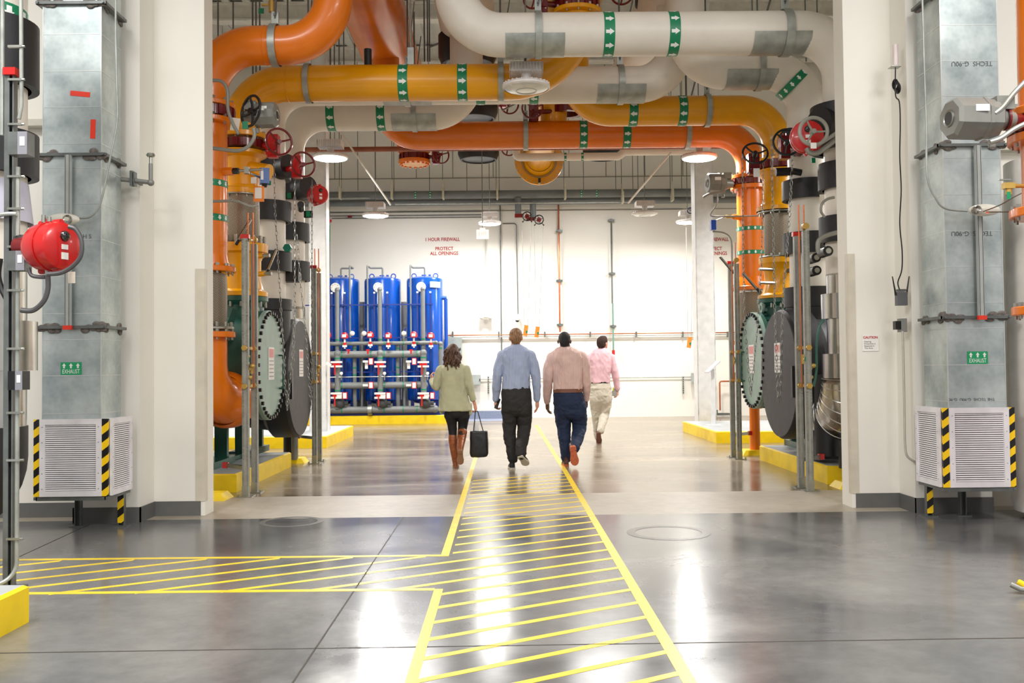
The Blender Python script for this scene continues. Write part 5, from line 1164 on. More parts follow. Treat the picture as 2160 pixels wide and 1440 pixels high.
for k in range(12): arrow_on(m, (x, Y, q.z + .01), V((0, 0, -1)), .262, 2 * PI * k / 12, .09, .08, .002)
m.build('flow_band', t, 'green band with white arrows')
Yp = 5.9; xp = P(20, 1200, Yp).x
t = thing('actuator_post', 'dark steel strut post with boxes and conduits at the left frame edge', 'strut post', (xp, Yp, 0))
ztop = P(26, 158, Yp).z; w = .05
m = M(GALVD); m.bb(xp - w / 2, xp + w / 2, Yp + .02, Yp + .028, 0, ztop)
for s in (-1, 1): m.bb(xp + s * w / 2 - .004, xp + s * w / 2 + .004, Yp - .025, Yp + .025, 0, ztop)
m.bb(xp - w / 2, xp + .005, Yp - .03, Yp - .024, 0, ztop); m.bb(xp - w / 2 - .02, xp + w / 2 + .06, Yp - .05, Yp + .06, 0, .01); m.build('upright', t)
m = M(RED); m.box((xp + .01, Yp - .01, ztop + .012), (.075, .075, .045)); m.build('end_cap', t, 'red end cap')
m = M(GALV); 
m.tube([(xp + .065, Yp - .02, P(0, 0, Yp).z + .7), (xp + .075, Yp - .02, ztop - .2), (xp + .06, Yp - .02, 2.9)], .012, 10)
m.tube([(xp + .055, Yp - .02, 2.6), (xp + .055, Yp - .02, .3)] , .013, 10)
m.tube([(xp - .045, Yp - .02, P(0, 0, Yp).z + .7), (xp - .045, Yp - .02, 2.8)], .012, 10)
m.tube(fillet([(xp + .055, Yp - .02, .3), (xp + .055, Yp - .02, .05 + .0), (xp - .3, Yp - .3, .02)], .12, 8), .013, 10)
m.build('vertical_conduit', t)
for i, (px, py, w_, h_) in enumerate(((45, 305, .12, .14), (41, 551, .11, .12), (40, 802, .09, .115))):
    q = P(px, py, Yp - .06); m = M(GALVD if i < 2 else BLACK); m.box(q, (w_, .09, h_)); m.use(mat('box_face_grey', (150, 150, 158), .35, .3)); m.box(q + V((w_ * .25, -.047, 0)), (w_ * .48, .004, h_)); m.use(PAPER); m.box(q + V((w_ * .25, -.05, .01)), (w_ * .25, .003, h_ * .4)); m.build('junction_box', t)
for py in (98, 168, 262, 372, 440, 520, 612, 735, 870, 970, 1136):
    m = M(STEEL); q = P(45, py, Yp - .03); m.box((xp + .04, Yp - .03, q.z), (.085, .02, .014)); m.cyl((xp + .075, Yp - .03, q.z), (xp + .1, Yp - .03, q.z), .008, n=8); m.build('conduit_clamp', t)
da = drum_actuator(P(103, 521, Yp - .1), (.9, -.42, 0), .148, .27, 'large red electric actuator on the left foreground post')
m = M(DRED); m.cyl(P(70, 520, Yp - .05), P(38, 520, Yp - .02), .06, n=16); m.use(BLACK); m.cyl(P(50, 520, Yp - .0), P(40, 520, Yp), .075, n=16); o = m.build('mounting_neck', da)
m = M(STEEL); 
for (px, py) in ((92, 462), (104, 466), (100, 578)): q = P(px, py, Yp - .12); m.cyl(q - V((0, 0, .02)), q + V((0, 0, .025)), .014, n=8)
m.build('cable_gland', da)
m = M(mat('card_tag', (214, 204, 188), .6)); m.box(P(151, 585, Yp - .1), (.045, .003, .07)); tag(m.build('paper_tag'), 'small pale tag hanging under the large red actuator', 'tag')
DCND = mat('dark_flex_conduit', (74, 72, 74), .4)
cable('dark flexible conduit looping round the right of the large red actuator', [(145, 478), (160, 484), (172, 508), (170, 540), (152, 562), (128, 575), (100, 578)], .014, DCND, Yp - .2)
cable('dark flexible conduit falling from the large red actuator to the post', [(101, 580), (101, 610), (92, 635), (70, 654), (44, 654)], .016, DCND, Yp - .15)
cable('short dark conduit between the junction box and the red actuator', [(60, 565), (66, 580), (82, 584), (96, 584)], .012, DCND, Yp - .12)
cable('dark flexible conduit curving left behind the post', [(0, 545), (-4, 580), (4, 610), (20, 640)], .02, BLACK, Yp + .2)
cable('pale conduit elbow joining the post at upper left', [(-20, 465), (0, 454), (15, 451), (35, 451)], .013, GALV, Yp - .05)
# right foreground orange riser, actuator
XR = P(2226, 400, 6.5).x; Y = 6.5; px = 2200
t = thing('orange_pipe', 'orange flanged riser cut by the right frame edge', 'pipe', (XR, Y, 0)); m = M(ORANGE); m.cyl((XR, Y, zy(px, -200, Y)), (XR, Y, zy(px, 235, Y)), .215, n=36); m.cyl((XR, Y, zy(px, 292, Y)), (XR, Y, zy(px, 450, Y)), .205, n=36); m.build('pipe_run', t)
for yy, bb_ in ((238, 12), (292, 12), (448, 14), (655, 14)): flange(t, (XR, Y, zy(px, yy, Y)), (0, 0, 1), .29, .06, ORANGE, bb_, .02)
m = M(ORANGE); m.cyl((XR, Y, zy(px, 655, Y)), (XR, Y, .06), .2, n=36); m.build('pipe_run', t); m = M(SAFETY); m.cyl((XR, Y, 0.0), (XR, Y, .07), .195, n=32); m.build('foot', t, 'yellow foot'); braid(t, XR, Y, zy(px, 640, Y), zy(px, 462, Y), .19)
valve((XR, Y, zy(px, 265, Y)), 'dark red butterfly valve on the right foreground orange riser', .275, DRED, th=.1)
m = M(DRED); m.cyl(P(2112, 250, 6.35), P(2150, 256, 6.4), .05, n=16); m.cyl(P(2120, 252, 6.35), P(2124, 252, 6.35), .075, n=16); tag(m.build('mounting_bracket'), 'dark red neck joining the grey actuator to the right riser', 'bracket')
grey_actuator(P(2052, 251, 6.35), .34, .14, 'large grey electric actuator in front of the right duct', -1)
cable('dark cable rising from the grey actuator to the right edge', [(2098, 240), (2115, 226), (2140, 195), (2175, 160)], .017, CND, 6.25)
cable('grey flexible conduit below the large grey actuator at right', [(2088, 300), (2110, 292), (2140, 272), (2175, 255)], .017, CND, 6.25)
t = thing('brass_valve', 'small brass drain valve with green tag at the right frame edge', 'valve', P(2127, 392, 6.4)); m = M(BRASS); q = P(2127, 392, 6.4); m.box(q, (.07, .05, .04)); m.cyl(q, P(2160, 392, 6.45), .014); m.cyl(q, q + V((0, 0, -.06)), .02, n=10); m.use(STEEL); m.box(q + V((-.03, -.01, .04)), (.08, .02, .008)); m.build('body', t); m = M(GREEN); m.box(q + V((-.015, -.03, -.07)), (.025, .003, .05)); m.build('tag', t)
XT = P(2250, 700, 8.0).x
m = M(mat('vessel_white', (232, 228, 220), .35)); zt = P(2150, 340, 8.0).z; m.lathe((XT, 8.0, 0.0), (0, 0, 1), [(0, .02), (.36, .02), (.43, .06), (.45, .14), (.45, zt), (0, zt)], 56); t = m.build('white_vessel'); tag(t, 'tall white vessel beside the right louvre box, cut by the frame', 'vessel')
t = thing('hose_barrier', 'grey and yellow hose end lying on the floor at the right edge', 'hose', PF(2155, 1252)); q = PF(2150, 1255); m = M(GREYC); m.tube([q + V((-.02, .05, .05)), q + V((.02, .02, .03)), q + V((.14, -.0, .02)), q + V((.5, -.05, .02))], .016, 10); m.build('hose', t); m = M(SAFETY); m.tube([q + V((.03, .06, .06)), q + V((.08, -.02, .03)), q + V((.5, -.12, .03))], .018, 10); m.build('yellow_sleeve', t)
# ------------------------------------------------------------------ far wall services
YF = 24.2
GP = mat('pvc_grey_pipe', (118, 122, 122), .45, 0, .05)
def hline(name, label, px0, px1, py, r, mt, Y=YF, cat='pipe', grp=None, n=16):
    z = P((px0 + px1) / 2, py, Y).z; m = M(mt); m.cyl((xx(px0, Y, py), Y, z), (xx(px1, Y, py), Y, z), r, n=n); return tag(m.build(name), label, cat, grp)
g1 = hline('grey_pipe', 'thick grey pipe, upper of the two along the far wall', 560, 1640, 409, .098, GP, 23.9, n=28)
g2 = hline('grey_pipe', 'thick grey pipe, lower of the two along the far wall', 560, 1640, 425, .085, GP, 24.15, n=28)
hline('conduit', 'thin bright conduit in front of the lower grey pipe', 833, 1330, 428.5, .02, GALV, 23.8, 'conduit')
hline('conduit', 'thin bright conduit left, along the top of the lower grey pipe', 690, 780, 418, .018, GALV, 23.75, 'conduit')
for px in (877, 908): band(g1 if False else thing('arrow_band', 'small green arrow band on the upper grey pipe, %s' % ('left one of the left pair' if px == 877 else 'right one of the left pair'), 'pipe band', P(px, 409, 23.9)), (xx(px, 23.9, 409), 23.9, P(1100, 409, 23.9).z), (1, 0, 0), .1, .05, 10, .04, .04)
for px in (1226, 1258): band(thing('arrow_band', 'small green arrow band on the upper grey pipe, %s' % ('left one of the right pair' if px == 1226 else 'right one of the right pair'), 'pipe band', P(px, 409, 23.9)), (xx(px, 23.9, 409), 23.9, P(1100, 409, 23.9).z), (1, 0, 0), .1, .05, 10, .04, .04)
for i, (px, py) in enumerate(((718, 408), (827, 408), (935, 408), (1049, 408), (1192, 408), (1313, 417), (1418, 412))):
    m = M(mat('hanger_cream', (206, 200, 176), .4)); q = P(px, py, 23.75); m.box(q + V((0, 0, 0)), (.045, .3, .28)); m.bb(q.x - .02, q.x + .02, 23.75, 23.78, q.z, q.z + .35); o = m.build('pipe_clamp'); tag(o, 'cream clamp hanging the upper grey pipe on the far wall', 'clamp', 'clamps on the far grey pipes')
for i, (py, x0, x1) in enumerate(((447, 694, 1020), (454, 694, 1020), (459, 700, 1020), (441, 1360, 1440))):
    hline('conduit', ('upper', 'middle', 'lower', 'short right')[i] + ' thin conduit line on the far wall above the firewall lettering' if i < 3 else 'short thin conduit on the far wall right of the unlit lamp', x0, x1, py, .012, GALVD, 24.46, 'conduit')
hline('conduit', 'long thin conduit with a bend ending at the wall seam, right of firewall lettering', 1060, 1085, 471, .014, GALVD, 24.46, 'conduit')
line('conduit', 'grey conduit dropping the far wall from a rounded corner, right of exit sign', [(xx(1083, 24.45, 471), 24.45, P(1083, 471, 24.45).z), (xx(1089, 24.45, 471), 24.45, P(1083, 471, 24.45).z), (xx(1090.5, 24.45, 471), 24.45, P(1090, 668, 24.45).z)], .014, GALVD, 'conduit', .12)
line('conduit', 'white conduit dropping the far wall to the emergency light', [(xx(1024.5, 24.45, 560), 24.45, P(1024, 505, 24.45).z), (xx(1024.5, 24.45, 560), 24.45, P(1024, 655, 24.45).z)], .016, mat('conduit_pale', (190, 188, 182), .4), 'conduit')
line('conduit', 'full-height grey conduit on the far wall, behind the man in the blue shirt', [(xx(1056, 24.45, 560), 24.45, P(1056, 430, 24.45).z), (xx(1056, 24.45, 560), 24.45, P(1056, 742, 24.45).z)], .016, GALVD, 'conduit')
def vert(px, y0, y1, r, mt, lab, Y=24.4): return line('wall_pipe', lab, [(xx(px, Y, 600), Y, P(px, y0, Y).z), (xx(px, Y, 600), Y, P(px, y1, Y).z)], r, mt, 'pipe')
vert(1180, 430, 700, .022, COPPER, 'copper pipe dropping the far wall above the man in the striped shirt')
vert(1291, 470, 640, .022, GALVD, 'grey pipe dropping the far wall right of the copper one, upper length')
vert(1292, 640, 745, .022, mat('wall_pipe_green', (112, 150, 136), .4), 'green-banded lower length of the grey wall pipe, above the man in pink')
for (px, py) in ((1180, 395 + 92), (1181, 685), (1180, 592), (1291, 577), (1293, 688), (1289, 465)):
    m = M(GALVD); q = P(px, py, 24.42); m.box(q, (.16, .1, .05)); m.box(q + V((0, .0, 0)), (.06, .14, .07)); tag(m.build('pipe_bracket'), 'grey strut bracket holding a vertical pipe to the far wall', 'bracket', 'brackets of the vertical wall pipes')
m = M(RED); q = P(1294, 748, 24.35); m.cyl(q, q + V((0, 0, .12)), .04, n=12); tag(m.build('wall_valve'), 'small red valve at the end of the far wall pipe above the man in pink', 'valve')
# long horizontal tube pair at y 705 with brackets
for (py, mt, lab) in ((704, COPPER, 'thin copper tube running along the far wall at head height'), (708, GALV, 'thin steel tube running just under the copper tube on the far wall')):
    hline('wall_tube', lab, 940, 1560, py, .014, mt, 24.4, 'pipe')
for px in (955, 1052, 1149, 1245, 1342, 1440, 1535):
    m = M(GALVD); q = P(px, 705, 24.42); m.box(q, (.035, .1, .14)); tag(m.build('pipe_bracket'), 'small upright bracket clipping the two thin tubes to the far wall', 'bracket', 'brackets of the thin wall tubes')
hline('conduit', 'thin pale conduit running low along the far wall', 1000, 1460, 797, .012, GALV, 24.45, 'conduit')
for (px, lab) in ((1030, 'slotted strut rail low on the far wall, left of the man in blue'), (1441, 'slotted strut rail low on the far wall, left of the right hall column')):
    m = M(GALV); q = P(px, 812, 24.44); m.box(q, (.045, .05, .46)); m.use(BLACK)
    for k in range(8): m.box(q + V((0, -.026, -.19 + k * .055)), (.018, .004, .03))
    tag(m.build('strut_rail'), lab, 'strut rail')
BG = mat('panel_grey_green', (164, 172, 168), .45)
for (px, py, w, h, d, lab) in ((957, 736, .42, .6, .25, 'tall grey electrical cabinet on the far wall beside the blue tanks'), (1004, 801, .24, .26, .14, 'small grey box on the far wall, right of the woman'), (1465, 797, .16, .26, .12, 'small grey box on the far wall beside the right hall column')):
    q = P(px, py, 24.4 - d / 2); t = thing('electrical_box', lab, 'electrical box', q); m = M(BG); m.box(q, (w, d, h)); m.build('housing', t); m = M(BG); m.box(q + V((0, -d / 2 - .01, 0)), (w * .94, .02, h * .95)); m.build('door', t)
    m = M(BLACK); m.box(q + V((w * .42, -d / 2 - .025, 0)), (.02, .02, .06)); m.build('latch', t)
# exit sign (seen from behind)
q = P(1018, 494, 17.2); t = thing('exit_sign', 'white exit sign hanging below the lit lamp, centre', 'exit sign', q); m = M(mat('exit_white', (240, 238, 234), .4, emit=(255, 250, 244), estr=.55)); m.box(q, (.225, .04, .165)); m.box(q + V((0, 0, .1)), (.1, .06, .03)); m.build('housing', t)
m = M(mat('exit_letters_faint', (236, 196, 184), .5, emit=(255, 190, 170), estr=.45)); m.text('EXIT', q + V((0, -.022, 0)), (1, 0, 0), (0, 0, 1), .1, sx=.75); m.build('lettering', t, 'faint red word EXIT'); m = M(GALVD); m.cyl(q + V((0, 0, .11)), q + V((0, 0, 3.0)), .007, n=6); m.build('hanger_rod', t)
q = P(1025, 665, 24.3); t = thing('emergency_light', 'white twin emergency light on the far wall', 'emergency light', q); m = M(mat('em_grey_white', (206, 204, 196), .4)); m.box(q + V((0, 0, .03)), (.3, .1, .1)); m.build('housing', t)
m = M(EMW)
for s in (-1, 1): m.ell(q + V((s * .11, -.06, -.05)), (.06, .05, .055)); 
m.ell(q + V((0, -.02, -.03)), (.1, .05, .05)); m.build('lamp_heads', t)
q = P(1091, 674, 24.3); t = thing('security_camera', 'small white dome camera on the far wall', 'camera', q); m = M(mat('camera_white', (228, 228, 224), .35)); m.lathe(q + V((0, 0, .02)), (0, 0, 1), [(.055, -.04), (.075, 0), (.07, .08), (0, .1)], 24); m.box(q + V((0, .08, .1)), (.1, .12, .08)); m.build('housing', t); m = M(BLACK); m.ell(q + V((0, 0, -.02)), (.05, .05, .045)); m.build('dome', t, 'dark dome')
# black wheels, red valves with hanging chains and orange tags
for i, (px, py, lab) in enumerate(((1112, 456, 'left black chain wheel with red valve high on the far wall'), (1137, 463, 'right black chain wheel with red valve high on the far wall'))):
    q = P(px, py, 23.6); t = thing('chain_wheel_valve', lab, 'valve', q); wheel(t, q, (0, -1, 0), .11, BLACK, 4, .014)
    m = M(DRED); m.cyl(q, q + V((0, .15, 0)), .06, n=14); m.box(q + V((-.2, .1, .03)), (.22, .1, .09)); m.build('valve_body', t)
    m = M(GP); m.cyl(q + V((-.14 if i else -.22, .2, .05)), q + V((-.14 if i else -.22, .3, .5)), .08, n=14); m.build('pipe_drop', t)
    m = M(BLACK)
    for s in (-1, 1): m.cyl(q + V((s * .06, 0, -.08)), q + V((s * .11, -.02, -.14)), .009); m.ell(q + V((s * .11, -.02, -.14)), (.02, .02, .02), n=8, m=6)
    m.build('chain_guide', t)
m = M(BLACK); q = P(1456, 444, 20.5); t = thing('chain_wheel_valve', 'dark chain wheel beside the right hall column', 'valve', q); wheel(t, q, (0, -1, 0), .06, mat('navy_wheel', (40, 50, 84), .4), 3, .012)
for (pa, pb, px, py, lab) in (((1101, 470), (1121, 470), 1109, 697, 'orange hang tag on chains, nearer the man in blue'), ((1127, 478), (1146, 478), 1133, 700, 'orange hang tag on chains, right of the first'), ((1447, 470), (1462, 470), 1454, 722, 'orange hang tag on chains by the right hall column')):
    Yt = 22.6
    q = P(px, py, Yt); t = thing('tag_on_chain', lab, 'tag', q); m = M(mat('tag_orange', (244, 140, 48), .5)); m.box(q, (.1, .03, .26), Matrix.Rotation(.15, 3, 'Y')); m.build('tag_plate', t, 'orange plate')
    m = M(STEEL); a = P(pa[0], pa[1], Yt); b = P(pb[0], pb[1], Yt); m.tube([a, q + V((-.03, 0, .12))], .005, 5); m.tube([b, q + V((.05, 0, .12))], .005, 5); m.build('hanging_chains', t)
    m = M(GREEN); m.box(q + V((.02, -.02, -.03)), (.04, .006, .06)); m.build('valve_tag', t)
# painted firewall lettering
PR = mat('stencil_red', (178, 52, 56), .6)
def firewall(cx, lab):
    t = thing('wall_lettering', lab, 'painted lettering', P(cx, 520, 24.49))
    for s_, py, sz in (('1 HOUR FIREWALL', 505, .125), ('PROTECT', 524.5, .125), ('ALL OPENINGS', 534.5, .125)):
        m = M(PR); q = P(cx + (0 if s_[0] == '1' else 4), py, 24.495); m.text(s_, q, (1, 0, 0), (0, 0, 1), sz, sx=.86, bold=.003); m.build('lettering', t, 'red stencilled words ' + s_)
firewall(933, 'red stencilled firewall lettering on the far wall above the blue tanks')
firewall(1500, 'same red stencilled firewall lettering half hidden behind the right hall column')
m = M(mat('threshold_blue_grey', (128, 138, 162), .6, 0, .15, 60)); q0 = PF(940, 884); x0, x1 = xx(985, 24.3, 860), xx(1060, 24.3, 860); m.bb(x0, x1, 24.25, 24.48, 0, .2); tag(m.build('wall_kerb'), 'blue-grey speckled kerb block at the foot of far wall behind the woman', 'kerb')
m = M(mat('blue_grey_mat', (140, 148, 170), .6, 0, .1, 60)); m.bb(x0 - .3, x1, 23.2, 24.25, 0.0, .008); tag(m.build('floor_mat'), 'pale blue-grey mat on the floor behind the woman', 'mat')
# left corner vertical pipe
t = thing('grey_pipe', 'vertical grey pipe with red flange and green label at the far left', 'pipe', P(692, 560, 23.9)); m = M(GP); xq = xx(691.5, 23.9, 500); m.cyl((xq, 23.9, 0), (xq, 23.9, P(692, 425, 23.9).z), .06, n=16); m.build('pipe_run', t)
m = M(RED); zq = P(692, 466, 23.9).z; m.cyl((xq, 23.9, zq - .03), (xq, 23.9, zq + .03), .1, n=16); m.build('flange', t, 'red flange'); m = M(GREEN); m.cyl((xq, 23.9, P(692, 510, 23.9).z), (xq, 23.9, P(692, 475, 23.9).z), .062, n=16); m.build('pipe_label', t, 'green label sleeve')
t = thing('red_pull_box', 'small dark red box on the conduits at the far left wall', 'junction box', P(738, 457, 24.4)); m = M(DRED); m.box(P(738, 457, 24.4), (.1, .08, .06)); m.build('housing', t)
# copper drop and floor fitting at right of right column
line('wall_pipe', 'copper pipe dropping to a fitting at the foot of the far wall, right', [(xx(1560, 24.3, 805), 24.3, P(1520, 804, 24.3).z), (xx(1518, 24.3, 805), 24.3, P(1520, 804, 24.3).z), (xx(1518, 24.3, 805), 24.3, .15)], .02, COPPER, 'pipe', .05)
m = M(GALVD); q = P(1520, 876, 24.2); m.box((q.x + .05, 24.2, .06), (.35, .12, .06)); m.cyl((q.x - .1, 24.2, .06), (q.x - .1, 24.2, .17), .03); tag(m.build('floor_fitting'), 'small grey pipe fitting on the floor at the foot of far wall', 'fitting')
# reading stand on the right far pad
q = PF(1505, 897, .2); t = thing('reading_stand', 'slim white stand with a slanted white board on the far right pad', 'sign stand', q); m = M(mat('stand_white', (222, 224, 226), .4)); zt = P(1505, 778, q.y).z
m.bb(q.x - .03, q.x + .03, q.y - .02, q.y + .02, .21, zt); m.build('post', t); m = M(mat('stand_white', (222, 224, 226), .4)); m.bb(q.x - .14, q.x + .14, q.y - .1, q.y + .1, .2, .212); m.build('base_plate', t)
m = M(mat('stand_board', (208, 210, 214), .4)); m.box((q.x, q.y, zt + .04), (.3, .36, .02), Matrix.Rotation(-.75, 3, 'Y')); m.build('slanted_board', t)
q = P(706, 800, 19.5); m = M(PAPER); m.box(P(693, 768, 17.0), (.1, .02, .05), Matrix.Rotation(.5, 3, 'Y')); tag(m.build('paper_tag'), 'white paper tag sticking out from the left hall column', 'tag')

# ------------------------------------------------------------------ blue tank skid
BLU = mat('tank_blue', (10, 74, 168), .2, 0, .05, 2, coat=.5); BLUD = mat('skid_blue', (12, 44, 130), .35)
YT = 23.3
def tank(px, lab, first):
    x = xx(px, YT, 700); r = .45; z0 = .55; zt = P(808, 583, YT).z; zs = P(808, 594, YT).z
    t = thing('blue_tank', lab, 'tank', (x, YT, .2), 'blue filter tanks')
    m = M(BLU); m.lathe((x, YT, 0), (0, 0, 1), [(0, z0 - .12), (r * .6, z0 - .08), (r, z0), (r, zs), (r * .97, zs + .05), (r * .8, zt - .05), (r * .45, zt - .01), (0, zt)], 48); m.build('vessel', t)
    m = M(BLU)
    for (dx, dz) in ((-.26, 0), (.27, 0)): m.torus((x + dx, YT - .05, zt + .0), (0, 1, 0), .055, .014, 16, 6)
    m.cyl((x - .02, YT, zt - .03), (x - .02, YT, zt + .03), .06, n=16); m.cyl((x + .12, YT, zt - .03), (x + .12, YT, zt + .04), .03, n=12); m.build('lifting_eyes', t)
    for dx in (-.3, .3):
        m = M(BLUD); m.bb(x + dx - .04, x + dx + .04, YT - .3, YT - .22, .22, z0 + .1); m.build('leg', t)
    zf = P(808, 609, YT).z; m = M(mat('flange_white', (222, 222, 216), .4)); m.lathe((x - .05, YT - r - .03, zf), (0, -1, 0), [(0, 0), (.115, 0), (.115, .03), (0, .03)], 28); m.use(STEEL)
    for k in range(8): m.cyl((x - .05 + .09 * math.cos(k * PI / 4), YT - r - .06, zf + .09 * math.sin(k * PI / 4)), (x - .05 + .09 * math.cos(k * PI / 4), YT - r - .075, zf + .09 * math.sin(k * PI / 4)), .013, n=6)
    m.build('face_flange', t, 'round white flange')
    m = M(BLUD)
    for dx in (-.14, .17):
        m.bb(x + dx - .022, x + dx + .022, YT - r - .06, YT - r - .03, z0, P(808, 622, YT).z); m.use(PAPER); m.bb(x + dx - .022, x + dx + .022, YT - r - .065, YT - r - .03, P(808, 622, YT).z, P(808, 622, YT).z + .04); m.use(BLUD)
    m.build('slotted_rail', t)
    m = M(GP); zz = P(808, 565, YT).z; dxv = -.3 if px > 760 else .3; sg = 1 if px > 760 else 1
    m.tube(fillet([(x + .0, YT, zt), (x + .0, YT, zz), (x + dxv, YT, zz), (x + dxv, YT - .52, zz - .0), (x + dxv, YT - .52, P(808, 715, YT).z)], .03, 4), .022, 10); m.build('vent_pipe', t)
    if px > 880: m = M(PAPER); m.box((x + .28, YT - r * .86, P(808, 604, YT).z), (.28, .01, .14), Matrix.Rotation(.6, 3, 'Z')); m.build('name_plate', t, 'white data plate')
    return t
tank(720, 'leftmost of the three blue tanks, half hidden by the left hall column', True); tank(808, 'middle one of the three blue tanks', False); tank(897, 'right blue tank with a white data plate', False)
ZT = lambda py: P(808, py, 22.7).z
xL = xx(640, 22.7, 740); xR = xx(935, 22.7, 740)
for i, (py, xa, xb, r, lab) in enumerate(((724, 640, 920, .045, 'upper thin grey header pipe across the blue tanks'), (747, 640, 892, .085, 'second, thicker grey header pipe across the blue tanks'), (812, 640, 895, .08, 'third grey header pipe across the blue tanks'), (863, 640, 918, .08, 'lowest grey header pipe just above the tank pad'))):
    t = thing('header_pipe', lab, 'pipe', (xx(780, 22.6, py), 22.55, ZT(py))); m = M(GP); m.cyl((xx(xa, 22.6, py), 22.55, ZT(py)), (xx(xb, 22.6, py), 22.55, ZT(py)), r, n=20); m.ell((xx(xb, 22.6, py), 22.55, ZT(py)), (r * 1.15, r * 1.15, r * 1.15)); m.build('pipe_run', t)
    m = M(GREEN)
    for px in (722, 783, 811, 851, 880): m.cyl((xx(px, 22.55, py) - .012, 22.55, ZT(py)), (xx(px, 22.55, py) + .012, 22.55, ZT(py)), r + .004, n=20)
    m.build('label_bands', t, 'thin green label bands')
    if i == 3: m = M(STEEL); m.cyl((xx(781, 22.55, py) - .05, 22.55, ZT(py)), (xx(781, 22.55, py) + .05, 22.55, ZT(py)), .13, n=20); m.build('flange', t)
def vpipe(px, y0, y1, r, lab, mt=GP, Y=22.62, bands=()):
    t = thing('tank_drop_pipe', lab, 'pipe', (xx(px, Y, y1), Y, ZT(y1))); m = M(mt); m.cyl((xx(px, Y, 750), Y, ZT(y1)), (xx(px, Y, 750), Y, ZT(y0)), r, n=16); m.ell((xx(px, Y, 750), Y, ZT(y0)), (r * 1.2,) * 3); m.build('pipe_run', t)
    if bands:
        m = M(GREEN)
        for b_ in bands: m.cyl((xx(px, Y, 750), Y, ZT(b_) - .015), (xx(px, Y, 750), Y, ZT(b_) + .015), r + .004, n=16)
        m.build('label_bands', t)
    return t
nm = ('left', 'middle', 'right')
for i, px in enumerate((712, 802, 893)):
    vpipe(px, 611, 745, .05, 'grey down pipe from the round white flange of the %s blue tank' % nm[i], bands=(716, 722))
    vpipe(px, 745, 860, .07, 'stout grey pipe with red butterfly valves below the %s blue tank flange' % nm[i], Y=22.5, bands=(755, 822))
for i, px in enumerate((748, 839, 929)): vpipe(px, 726 if i < 2 else 726, 860, .05, 'grey standpipe right of the %s blue tank' % nm[i], Y=22.7, bands=(735, 775, 790))
for i, px in enumerate((763, 852)): vpipe(px, 705, 860, .03, 'thin grey standpipe between the tanks, %s gap' % ('left' if i == 0 else 'right'), Y=22.75)
m = M(mat('grey_wall_column', (150, 150, 146), .5))
for i, px in enumerate((764, 851)): 
    m = M(mat('grey_wall_column', (150, 150, 146), .5)); m.bb(xx(px, 23.9, 700) - .12, xx(px, 23.9, 700) + .12, 23.8, 24.0, .2, P(px, 637, 23.9).z); tag(m.build('rear_duct'), 'grey upright duct in the %s gap between the blue tanks' % ('left' if i == 0 else 'right'), 'duct')
for py, lab in ((642, 'blue rail across the tanks, upper'), (712, 'blue rail across the tanks, just above the top header'), (784, 'blue rail across the tanks, lower')):
    m = M(BLUD); m.bb(xx(640, 22.75, py), xx(914, 22.75, py), 22.74, 22.78, ZT(py) - .015, ZT(py) + .015); tag(m.build('support_rail'), lab, 'rail')
hz_ = M(STEEL); hz_.cyl((xx(640, 22.4, 794), 22.45, ZT(794)), (xx(905, 22.4, 794), 22.45, ZT(794)), .012, n=8); tag(hz_.build('sample_tube'), 'thin bright tube across the blue tanks', 'tube')
m = M(BLUD); m.bb(xx(640, 23, 868), xx(940, 23, 868), 22.7, 24.0, .2, .3); m.bb(xx(640, 23, 868), xx(930, 23, 868), 22.62, 22.7, .2, .32); tag(m.build('tank_skid'), 'dark blue steel skid under the three blue tanks', 'skid')
t = thing('blue_post', 'blue steel post right of the right blue tank', 'post', (xx(941, 23.2, 700), 23.2, .3)); m = M(BLU); m.cyl((xx(941, 23.2, 700), 23.2, .25), (xx(941, 23.2, 700), 23.2, P(941, 630, 23.2).z), .045, n=16); m.build('post', t); m = M(BLU); zq = P(937, 628, 23.2).z; m.cyl((xx(932, 23.2, 700), 23.2, zq), (xx(943, 23.2, 700), 23.2, zq), .05, n=16); m.build('top_arm', t)
# valves of the skid
def red_act(px, py, kind, lab, first=[{}]):
    q = P(px, py, 22.35)
    if kind in first[0]: return dup(first[0][kind], q, lab)
    t = thing('skid_valve', lab, 'valve', q); m = M(RED)
    if kind == 'dome':
        m.lathe(q, (0, 0, 1), [(0, -.04), (.075, -.04), (.085, 0), (.075, .06), (.04, .1), (0, .105)], 20); m.build('actuator_dome', t); n = M(PAPER); n.box(q + V((0, -.085, .02)), (.09, .01, .07)); n.build('name_plate', t); k = M(mat('valve_white', (226, 226, 220), .4)); k.cyl(q - V((0, 0, .05)), q - V((0, 0, .28)), .022, n=10); k.box(q - V((0, 0, .22)), (.1, .07, .05)); k.build('body', t); s = M(RED); s.cyl(q - V((0, 0, .14)), q - V((0, 0, .2)), .04, n=12); s.build('collar', t)
    elif kind == 'lever':
        m.box(q, (.18, .09, .05)); m.box(q + V((-.03, -.07, -.12)), (.03, .02, .26)); m.build('lever', t); k = M(mat('valve_white', (226, 226, 220), .4)); k.box(q + V((0, 0, .05)), (.26, .12, .045)); k.box(q - V((0, 0, .05)), (.26, .12, .045)); k.build('body', t)
    else:
        m.box(q, (.11, .1, .16)); m.build('actuator_frame', t); n = M(PAPER); n.box(q + V((0, -.053, 0)), (.08, .01, .13)); n.build('cover_plate', t, 'white cover'); k = M(mat('valve_white', (226, 226, 220), .4)); k.box(q + V((-.13, 0, 0)), (.12, .1, .05)); k.build('body', t)
    first[0][kind] = t; return t
row = ('upper', 'lower')
for i, px in enumerate((691, 781, 873)): red_act(px, 708, 'dome', 'red dome valve left of the down pipe on the %s tank' % nm[i])
